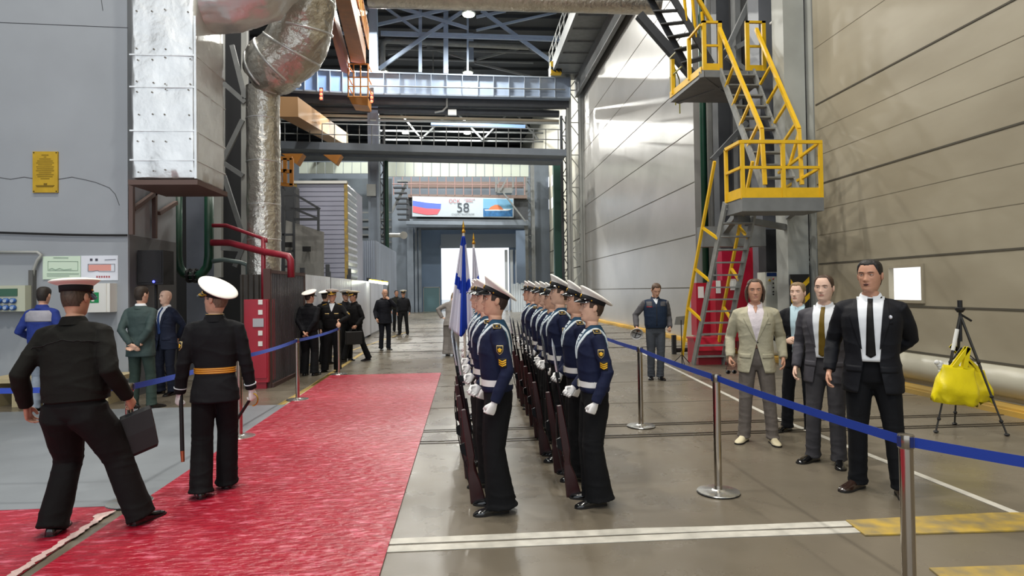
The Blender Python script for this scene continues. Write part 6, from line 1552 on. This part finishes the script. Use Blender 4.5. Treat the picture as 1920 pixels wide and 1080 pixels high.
flag(888, 458, LX.y+3.7, 1.22, 'white, blue and red tricolour hanging behind the ensign', 'tricolour', 2)
# ---------------------------------------------------------------- officer with golden belt
tun = cloth('tunic_black', '#15161a', .8, wr=.35)
P = person('naval officer in black tunic with golden belt walking on the red carpet, head turned left', wpos(405, 926), -168, 1.80, 1.0, 'b', ('capped', '#7d6a58'),
           L=dict(w=(.285, -.02, .865), pose='grip', n=(-.7, -.6, 0)), Rr=dict(w=(-.285, -.06, .865), pose='grip', n=(.7, -.6, 0)),
           lf=dict(a=(.10, .10, .085), yaw=15, hint=(.2, -1, 0)), rf=dict(a=(-.07, -.13, .085), yaw=-8), head=(62, -2), top='tunic', topm=tun, trm=trblack, shoem=shoe_b, vox=.0095, gloves=glove_m, legw=(.098, .085, .088, .098), sleeve=1.02)
belt(P, mat('gold_belt', '#b06c14', .5), 1.045, 1.095, .006, stripes=mat('belt_gold_stripe', '#e0a53a', .45)); collar(P, tun, 'stand'); 
q = MB(); rr_ = [P.U @ V((.0715*sin(R(a)), .004-.068*cos(R(a)), 1.548-.028*max(0, cos(R(a))))) for a in range(8, 353, 10)]; q.tube(rr_, .003, 6); q.build('collar_piping', gold_e, P.jacket)
for sd in 'LR':
    a = P.arms[sd]; d_ = (a['w']-a['el']).normalized(); c_ = a['w']-d_*.06; q = MB(); q.tube([c_, c_+d_*.008], .052, 18); q.build('cuff_piping', stripe_w, P.jacket)
shield(P, arm_s(P, 'L', 118, .4), 118, 1.285, gold_e, blk, gold, w=.028, h=.038); cap(P, 12, crown=18, gold=True, size=1.05, roll=14)
pk = P
e = empty('scabbard', (0, 0, 0), 0, 'long black scabbard hanging from the white glove of the officer, left side', 'scabbard'); h = to_world(P.root, P.arms['L']['w']+V((0, 0, -.06))); tip = PY(343, 866, h.y-.06)
q = MB(); q.tube([h+V((.01, 0, .10)), h.lerp(tip, .82)], .017, 12); q.build('sheath', black_m, e); q = MB(); q.tube([h.lerp(tip, .82), tip], [.0175, .014], 12); q.build('chape', mat('copper', '#b5603f', .35, metal=.6), e)
e = empty('sabre', (0, 0, 0), 0, 'sabre with black grip held low in the officer\'s right glove', 'sabre'); h = to_world(P.root, P.arms['R']['w']+V((0, 0, -.07))); tip = PY(441, 792, h.y+.25)
q = MB(); q.tube([h, h.lerp(tip, 1.0)], .014, 10); q.build('sheath', black_m, e); q = MB(); q.tube([h+V((.045*sin(a_)+.01, 0, .055*cos(a_)-.02)) for a_ in [i*.35 for i in range(10)]], .006, 8); q.build('hand_guard', mat('brass', '#c79a3a', .3, .9), e)
# ---------------------------------------------------------------- walking man nearest left
P = person('man in plain black jacket walking away at far left, carrying a black bag', wpos(128, 1008)+V((0, .10, -.05)), 180, 1.89, 1.13, 'c', ('capped', '#4f4034'),
           L=dict(w=(.345, -.02, .94), pose='relaxed', hint=(.25, 1, 0)), Rr=dict(w=(-.30, -.08, .95), pose='hold', hint=(-.15, 1, 0)),
           lf=dict(a=(.13, .04, .135), yaw=10), rf=dict(a=(-.37, -.10, .135), yaw=-20), head=(-6, 6), lean=(3, 0, 3), top='blouson', topm=cloth('blouson_black', '#141411', .85, wr=.4), trm=cloth('trouser_black2', '#100f10', .85), shoem=shoe_b, vox=.0095, legw=(.112, .092, .088, .092), sleeve=1.08)
collar(P, cloth('blouson_black', '#141411'), 'stand'); cap(P, 2, crown=5, size=1.04)
belt(P, cloth('blouson_black', '#141411'), .965, 1.015, .002, 'waistband', buckle=False)
ribbon(P, 'yoke_seam', mat('seam_black', '#050505', .9), [(-.21, .2, 1.36), (-.1, .2, 1.385), (0, .2, 1.39), (.1, .2, 1.385), (.21, .2, 1.36)], .006, .003)
h = to_world(P.root, P.arms['R']['w']+P.arms['R']['d']*.10)
e = empty('document_bag', h, R(20), 'flat black document bag swinging from the right hand of the man at far left', 'bag')
q = MB(); q.loft([[V((x*w_, y*d_, z)) for x, y in ((-1, -1), (1, -1), (1, 1), (-1, 1))] for z, w_, d_ in ((-.36, .155, .035), (-.34, .165, .045), (-.2, .165, .045), (-.06, .160, .035), (-.035, .150, .018))]); o = q.build('bag_body', mat('bag_black', '#09090a', .55), e); o.rotation_euler = (0, R(-14), 0); e.scale = (.66, .8, 1.0)
q = MB(); q.tube([V((-.05, 0, -.04)), V((-.045, 0, .0)), V((0, 0, .01)), V((.045, 0, .0)), V((.05, 0, -.04))], .008, 8); q.build('handle', mat('bag_black', '#09090a'), e, True)
# ---------------------------------------------------------------- two suited men at left
gs = cloth('greygreen_suit', '#3f4f4e', .7, wr=.4)
P = person('man in grey-green suit seen from behind, hands clasped behind his back', wpos(265, 767), 176, 1.86, 1.04, 'a', ('short', '#352a20'), L=dict(w=(.035, .20, .96), pose='relaxed', hint=(1, .55, 0), d=(-.7, .1, -.5), n=(0, -.8, .3)), Rr=dict(w=(-.045, .185, .945), pose='relaxed', hint=(-1, .55, 0), d=(.75, .15, -.4), n=(0, .8, .2)),
           lf=dict(a=(.12, .0, .085), yaw=15), rf=dict(a=(-.14, -.02, .085), yaw=-25), head=(-20, 4), top='suit', topm=gs, trm=cloth('greygreen_trouser', '#36453f'), shoem=shoe_b, vox=.012)
collar(P, gs, 'jacket'); collar(P, shirt_w, 'shirt', P.root)
ns = cloth('navy_suit', '#1c2438', .75, wr=.35)
P = person('bald man in navy suit and blue tie with hands behind him, beside the loudspeaker', wpos(312, 739), -28, 1.81, 1.04, 'd', ('bald', '#5a4636'), L=dict(w=(.06, .19, .97), pose='relaxed', hint=(1, .55, 0)), Rr=dict(w=(-.05, .19, .95), pose='relaxed', hint=(-1, .55, 0)),
           lf=dict(a=(.18, -.02, .085), yaw=15), rf=dict(a=(-.13, .0, .085), yaw=-15), head=(-8, 0), top='suit', topm=ns, trm=cloth('navy_trouser', '#161c2c'), shoem=shoe_b, vox=.011)
suit_front(P, shirt_w, ns, cloth('tie_blue', '#2c4374', .6), zb=1.08, vw=.085)
q = MB(); q.box(P.Hx @ V((0, -.088, -.088)), (.05, .012, .03)); 
# worker by the wall
P = person('worker in blue and grey work jacket facing the wall at left, behind the walking man', V((PY(80, 700, 10.15).x, 10.15, 0)), 172, PY(84, 538, 10.15).z, 1.05, 'b', ('short', '#2c241f'), L=dict(w=(.30, -.18, 1.05), pose='relaxed'), Rr=dict(w=(-.26, -.2, 1.05), pose='relaxed'), head=(10, 8), top='blouson', topm=cloth('work_blue', '#2a3c86', .8), trm=cloth('work_trouser', '#8f9aa8', .8), shoem=shoe_b, vox=.013, sleeve=1.05)
patch(P, 'grey_yoke', cloth('work_grey', '#a5a4ad', .8), frange(1.30, 1.46, 10), lambda z: -.20+max(0, z-1.42)*1.3, lambda z: .20-max(0, z-1.42)*1.3, 10, 180, .004); collar(P, cloth('work_blue', '#2a3c86'), 'stand')
# ---------------------------------------------------------------- officers by the fence
P = person('officer in black with tilted white cap seen from behind, hands clasped, by the corrugated fence', wpos(581, 704), 168, 1.76, 1.06, 'b', ('capped', '#3a2f28'), L=dict(w=(.04, .20, .95), pose='relaxed', hint=(1, .55, 0)), Rr=dict(w=(-.05, .19, .94), pose='relaxed', hint=(-1, .55, 0)), head=(-35, 4), top='blouson', topm=navy_black, trm=trblack, shoem=shoe_b, vox=.013, legw=(.10, .085, .085, .09))
collar(P, navy_black, 'stand'); cap(P, 12, crown=12, roll=-10)
P = person('officer facing the camera with gold-braided cap, his hand on the farthest left barrier post', wpos(624, 697), 6, 1.78, 1.10, 'b', ('capped', '#3a2f28'), L=dict(w=(.16, -.26, 1.10), pose='relaxed', d=(.1, -.7, -.6), n=(0, -.3, -1), hint=(1, .3, 0)), Rr=dict(w=(-.24, -.06, .93), pose='relaxed'), lf=dict(a=(.10, .05, .085), yaw=5), rf=dict(a=(-.17, .0, .085), yaw=-30), head=(-8, 0), top='blouson', topm=black_cloth, trm=trblack, shoem=shoe_b, vox=.012, legw=(.10, .085, .085, .09))
patch(P, 'shirt', shirt_w, frange(1.33, 1.51, 14), lambda z: -.006-.06*(z-1.33)/.18, lambda z: .006+.06*(z-1.33)/.18, 6, 0, .005, parent=P.root); collar(P, black_cloth, 'jacket'); cap(P, 4, crown=6, gold=True)
for sx in (-1, 1): patch(P, 'name_strip', gold_e, [1.275, 1.295], sx*.10-.045, sx*.10+.045, 4, 0, .004); patch(P, 'chest_pocket', black_cloth, frange(1.17, 1.26, 4), sx*.10-.05, sx*.10+.05, 4, 0, .003)
shield(P, arm_s(P, 'L', 60, .4), 60, 1.28, gold_e, blk, gold)
for sx in (-1, 1): q = MB(); h = P.bvh.ray_cast(P.U @ V((sx*.16, 0, 1.9)), V((0, 0, -1))); q.box(h[0]+V((0, 0, .004)), (.09, .045, .010), M.Rotation(R(18*sx), 3, 'Y')); q.build('shoulder_board', gold, P.jacket)
P = person('man in black with pale peaked cap striding with a briefcase behind the gold-capped officer', wpos(668, 678), -50, 1.80, 1.08, 'c', ('capped', '#4a3a30'), L=dict(w=(.25, -.14, .96), pose='hold'), Rr=dict(w=(-.27, .10, .97), pose='relaxed'), lf=dict(a=(.08, .30, .125), yaw=5, pitch=-0), rf=dict(a=(-.10, -.28, .125), yaw=-5), head=(-10, 0), lean=(5, 0, 0), top='blouson', topm=black_cloth, trm=trblack, shoem=shoe_b, vox=.013)
P.root.location.z = -.04; collar(P, black_cloth, 'stand'); cap(P, 4, 'khaki', 4, True)
h = to_world(P.root, P.arms['L']['w']+P.arms['L']['d']*.10)
e = empty('briefcase', h, R(20), 'black briefcase carried low by the striding man', 'briefcase'); q = MB(); q.bb((-.20, -.06, -.38), (.20, .06, -.06)); o = q.build('case_body', mat('bag_black', '#09090a'), e); bvm = o.modifiers.new('b', 'BEVEL'); bvm.width = .02; bvm.segments = 3; q = MB(); q.tube([(-.06, 0, -.06), (-.05, 0, -.005), (.05, 0, -.005), (.06, 0, -.06)], .01, 8); q.build('handle', mat('bag_black', '#09090a'), e)
for (px, py, a_, l_) in ((611, 683, 150, 'white-capped man almost hidden behind the left shoulder of the gold-capped officer'), (649, 676, 30, 'white-capped man almost hidden behind the right shoulder of the gold-capped officer')):
    P = person(l_, wpos(px, py), a_, 1.77, 1.0, 'b', ('capped', '#3a2f28'), top='blouson', topm=navy_black, trm=trblack, shoem=shoe_b, vox=.018); collar(P, navy_black, 'stand'); cap(P, 6, crown=8)
P = person('bald man in dark hooded jacket with a hand at his mouth, standing in the aisle', wpos(722, 656), 22, 1.82, 1.12, 'b', ('bald', '#4a3a30'), L=dict(w=(.06, -.25, 1.50), pose='fist', hint=(.8, -.2, -1), d=(-.6, .2, .5), n=(-.2, 1, 0)), Rr=dict(w=(-.27, -.10, .93), pose='relaxed'), head=(5, 14), top='suit', topm=cloth('jacket_bluegrey', '#14161f', .8), trm=cloth('trouser_navy', '#10131d'), shoem=shoe_b, vox=.014, sleeve=1.15)
q = MB(); q.tube([P.U @ V((.10*sin(R(a)), .04-.085*cos(R(a)), 1.505+.01*cos(R(a)*2))) for a in range(30, 331, 20)], .03, 10); q.build('hood', cloth('jacket_bluegrey', '#14161f'), P.jacket, True)
P = person('distant naval officer in black with white cap facing the camera near the left fence end', wpos(757, 628), 0, 1.78, 1.04, 'c', ('capped', '#3a2f28'), lf=dict(a=(.15, .02, .085)), rf=dict(a=(-.16, -.05, .085), yaw=-25), top='blouson', topm=navy_black, trm=trblack, shoem=shoe_b, vox=.018); collar(P, navy_black, 'stand'); cap(P, 3, crown=6)
P = person('distant man in dark clothes standing left of the far white-capped officer', wpos(744, 622), 20, 1.80, 1.0, 'c', ('short', '#2a241e'), top='blouson', topm=cloth('dark_olive', '#20221f'), trm=trblack, shoem=shoe_b, vox=.02); collar(P, cloth('dark_olive', '#20221f'), 'stand')
# ---------------------------------------------------------------- woman bending
gw = cloth('grey_womens_suit', '#8a8581', .8, wr=.35)
P = person('long-haired person in loose grey suit bending away, hand on hip, beside the flags', wpos(846, 667), 160, 1.76, 1.05, 'd', ('long', '#9a8468'), L=dict(w=(.23, .06, 1.02), pose='fist', hint=(1, .5, .3), d=(-.8, -.2, -.3)), Rr=dict(w=(-.24, -.10, .92), pose='relaxed'), head=(0, 22), lean=(20, 0, 0), fem=1, top='suit', topm=gw, trm=gw, shoem=shoe_b, vox=.014, legw=(.115, .12, .125, .13), sleeve=1.15)
q = MB(); H_ = P.Hx
for k in range(9):
    a = R(100+k*20); b0 = H_ @ V((.072*sin(a), -.085*cos(a)*1.05, .02)); q.tube([b0, b0+V((0, .02, -.10)), b0+V((.0, .035, -.22)), b0+V((.01*(k-4), .02, -.36))], [.026, .030, .028, .010], 8)
q.build('long_hair', mat('hair_blond', '#8f7a60', .55, noise_amt=.4, nscale=60, bump=.6, bscale=80, stretch=(1, 1, .1)), P.root, True)
# ---------------------------------------------------------------- man with helmet
vn = cloth('vest_navy', '#1b2a40', .7, wr=.4)
P = person('man in navy jacket with grey sleeves looking down, holding a white hard hat', wpos(1231, 711), -8, 1.83, 1.10, 'b', ('short', '#5a4434'), L=dict(w=(.25, -.06, .965), pose='fist', n=(-1, 0, 0)), Rr=dict(w=(-.36, -.06, .98), pose='hold', hint=(-.6, 1, 0), n=(1, -.2, 0)), lf=dict(a=(.07, .0, .085), yaw=10), rf=dict(a=(-.09, .05, .085), yaw=-10), head=(8, 30), top='blouson', topm=vn, sleevem=cloth('sleeve_grey', '#57565a', .75, wr=.45), trm=cloth('trouser_greyblue', '#454a52'), shoem=shoe_b, vox=.011, sleeve=1.05)
patch(P, 'shirt', shirt_w, frange(1.40, 1.515, 10), lambda z: -.006-.05*(z-1.40)/.115, lambda z: .006+.05*(z-1.40)/.115, 6, 0, .005, parent=P.root); collar(P, vn, 'shirt'); 
patch(P, 'grey_yoke', cloth('sleeve_grey', '#57565a'), frange(1.36, 1.45, 5), -.175, -.075, 5, 0, .003); patch(P, 'grey_yoke', cloth('sleeve_grey', '#57565a'), frange(1.36, 1.45, 5), .075, .175, 5, 0, .003)
patch(P, 'red_strip', red_m, [1.345, 1.358], -.175, -.075, 5, 0, .004)
patch(P, 'front_zip', black_m, frange(1.0, 1.39, 10), -.006, .006, 2, 0, .003)
h = to_world(P.root, P.arms['R']['w']+P.arms['R']['d']*.13)
e = empty('hard_hat', h+V((-.02, -.05, -.02)), 0, 'white hard hat with black straps hanging from the hand of the man looking down', 'hard hat'); e.rotation_euler = (R(-62), R(18), 0); e.scale = (.80, .80, .80)
q = MB(); q.lathe([(.150, -.004), (.155, .0), (.118, .006), (.115, .05), (.09, .10), (.05, .125), (.0, .13)], (0, 0, 0), 28, False); q.build('shell', mat('hat_white', '#dedede', .3), e, True)
q = MB(); q.lathe([(.112, .0), (.112, .03)], (0, 0, 0), 24, False); q.bar((-.11, 0, .03), (.11, 0, .03), .02, .004); q.bar((0, -.11, .03), (0, .11, .03), .02, .004); q.build('harness', black_m, e)
# ---------------------------------------------------------------- four on the right
bj = cloth('linen_beige', '#b3ae97', .85, wr=.6, sc=9, amt=.12)
P = person('man in pale linen jacket and open white shirt with chin-length hair, facing the camera', wpos(1421, 828), -22, 1.80, 1.06, 'c', ('long', '#554234'), L=dict(w=(.275, -.03, .93), pose='relaxed'), Rr=dict(w=(-.275, -.05, .93), pose='hold'), lf=dict(a=(.15, -.02, .085), yaw=12), rf=dict(a=(-.14, .0, .085), yaw=-22), head=(2, 2), top='suit', topm=bj, trm=cloth('trouser_warmgrey', '#6d6661', .85, wr=.6), shoem=mat('shoe_cream', '#c9bfa0', .7), vox=.009, sleeve=1.05)
pinkw = cloth('shirt_pinkish', '#dcd3d8', .8, wr=.5, sc=12, amt=.05)
suit_front(P, pinkw, bj, None, zb=1.13, vw=.082, wedge=.26)
patch(P, 'open_neck', mat('skin_c', SKIN['c']), frange(1.43, 1.525, 6), lambda z: -.002-.030*(z-1.43)/.09, lambda z: .002+.030*(z-1.43)/.09, 4, 0, .006, parent=P.root)
q = MB(); H_ = P.Hx; hb = mat('hair_long_brown', '#554234', .5, noise_amt=.4, nscale=60, bump=.6, bscale=100, stretch=(1, 1, .15))
for sx in (-1, 1):
    for k in range(8):
        y_ = -.022+.015*k; f_ = 1-.05*max(0, k-3)
        q.tube([H_ @ V((sx*c_[0]*f_, y_+c_[1], c_[2])) for c_ in ((.066, -.01, .075), (.080, -.008, .045), (.090, 0, .0), (.088, .006, -.05), (.084, .008, -.09+.004*(k % 3)), (.074, .006, -.125+.008*(k % 3)))], [.006, .009, .012, .012, .010, .003], 8)
q.build('hair_sides', hb, P.root, True)
h = to_world(P.root, P.arms['R']['w']+P.arms['R']['d']*.14)
e = empty('sunglasses', h+V((0, -.03, -.03)), 0, 'dark sunglasses held in the hand of the man in the pale linen jacket', 'sunglasses')
for dx in (-.035, .035): q = MB(); q.ball((dx, 0, 0), (.028, .006, .022), 12); q.build('lens', mat('lens_dark', '#0b0b0d', .1, coat=.5), e)
q = MB(); q.tube([(-.06, 0, .01), (.06, 0, .01)], .003, 6); q.tube([(-.06, 0, .01), (-.03, .02, .10)], .003, 6); q.build('frame', black_m, e)
e = P
bs = cloth('black_womens_suit', '#0f1117', .8, wr=.35)
P = person('woman in black suit and pale blue top, hair tied back, holding a black phone', wpos(1501, 810), -38, 1.76, .98, 'd', ('tied', '#8d7350'), L=dict(w=(.08, -.24, 1.10), pose='hold', hint=(1, .4, -.6), d=(-.9, -.2, .1), n=(0, .9, .1)), Rr=dict(w=(-.10, -.22, 1.11), pose='relaxed', hint=(-1, .4, -.6), d=(.95, -.2, .05), n=(.1, .9, -.2)), lf=dict(a=(.12, -.02, .085), yaw=10), rf=dict(a=(-.15, .0, .085), yaw=-25), head=(-12, -4), fem=1, top='suit', topm=bs, trm=cloth('black_trouser2', '#0d0f15'), shoem=shoe_b, vox=.010)
suit_front(P, cloth('top_paleblue', '#b9d3de', .8, wr=.3), bs, None, zb=1.00, vw=.070, wedge=0, open_=.98, pockets=False)
q = MB(); H_ = P.Hx; q.tube([H_ @ V((0, .10, .02)), H_ @ V((0, .125, -.01)), H_ @ V((.02, .12, -.08)), H_ @ V((.03, .10, -.16))], [.018, .026, .022, .008], 10); q.build('ponytail', mat('hair_8d7350', '#8d7350'), P.root, True)
h = to_world(P.root, P.arms['R']['w']+P.arms['R']['d']*.12); q = MB(); q.box((0, 0, 0), (.15, .012, .075)); o = q.build('phone', black_m); o.location = h+V((.05, -.03, .01)); o.rotation_euler = (R(20), R(-15), R(-20)); tag(o, 'black phone in the hands of the woman in the black suit', 'phone')
gy = cloth('grey_suit', '#4a494f', .75, wr=.35)
P = person('man in dark grey suit with olive tie, left of the tallest man', wpos(1553, 868), -42, 1.82, 1.06, 'd', ('receding', '#4a3424'), L=dict(w=(.25, .02, .91), pose='relaxed'), Rr=dict(w=(-.26, -.06, .91), pose='relaxed'), lf=dict(a=(.10, -.02, .085), yaw=15), rf=dict(a=(-.13, .0, .085), yaw=-25), head=(-6, 0), top='suit', topm=gy, trm=cloth('grey_trouser', '#444347', wr=.4), shoem=shoe_b, vox=.0095)
suit_front(P, shirt_w, gy, cloth('tie_olive', '#6b5512', .6, wr=.2), zb=1.12, vw=.085, tieend=1.05, open_=1.03)
dk = cloth('midnight_suit', '#11131a', .7, wr=.3)
P = person('tallest man in black suit and black tie, mouth open, nearest of the four', wpos(1641, 920), -36, 1.93, 1.13, 'c', ('slick', '#1a1614'), L=dict(w=(.06, .22, 1.02), pose='relaxed', hint=(1, .25, 0)), Rr=dict(w=(-.30, -.05, .92), pose='relaxed'), lf=dict(a=(.17, -.03, .085), yaw=15), rf=dict(a=(-.12, .02, .085), yaw=-28), head=(-16, 2), top='suit', topm=dk, trm=cloth('midnight_trouser', '#0d0f14', wr=.3), shoem=mat('shoe_brown', '#2a1c17', .2, coat=.4), vox=.009, sleeve=1.08, headw=1.03)
suit_front(P, shirt_w, dk, cloth('tie_black', '#0b0b0c', .6, wr=.2), zb=1.12, vw=.084, tieend=1.07, open_=1.03)
q = MB(); h = P.bvh.ray_cast(P.U @ V((.135, -.6, 1.36)), V((0, 1, 0))); q.ball(h[0]+V((0, -.012, 0)), (.013, .004, .015), 10); q.build('lapel_pin', mat('pin_silver', '#cfcfd6', .3, metal=.7), P.jacket)
q = MB(); q.ball(P.Hx @ V((0, -.0845, -.0585)), (.018, .006, .007), 10, P.Hx.to_3x3()); q.build('open_mouth', mat('mouth_dark', '#3a1512', .6), P.root, True)
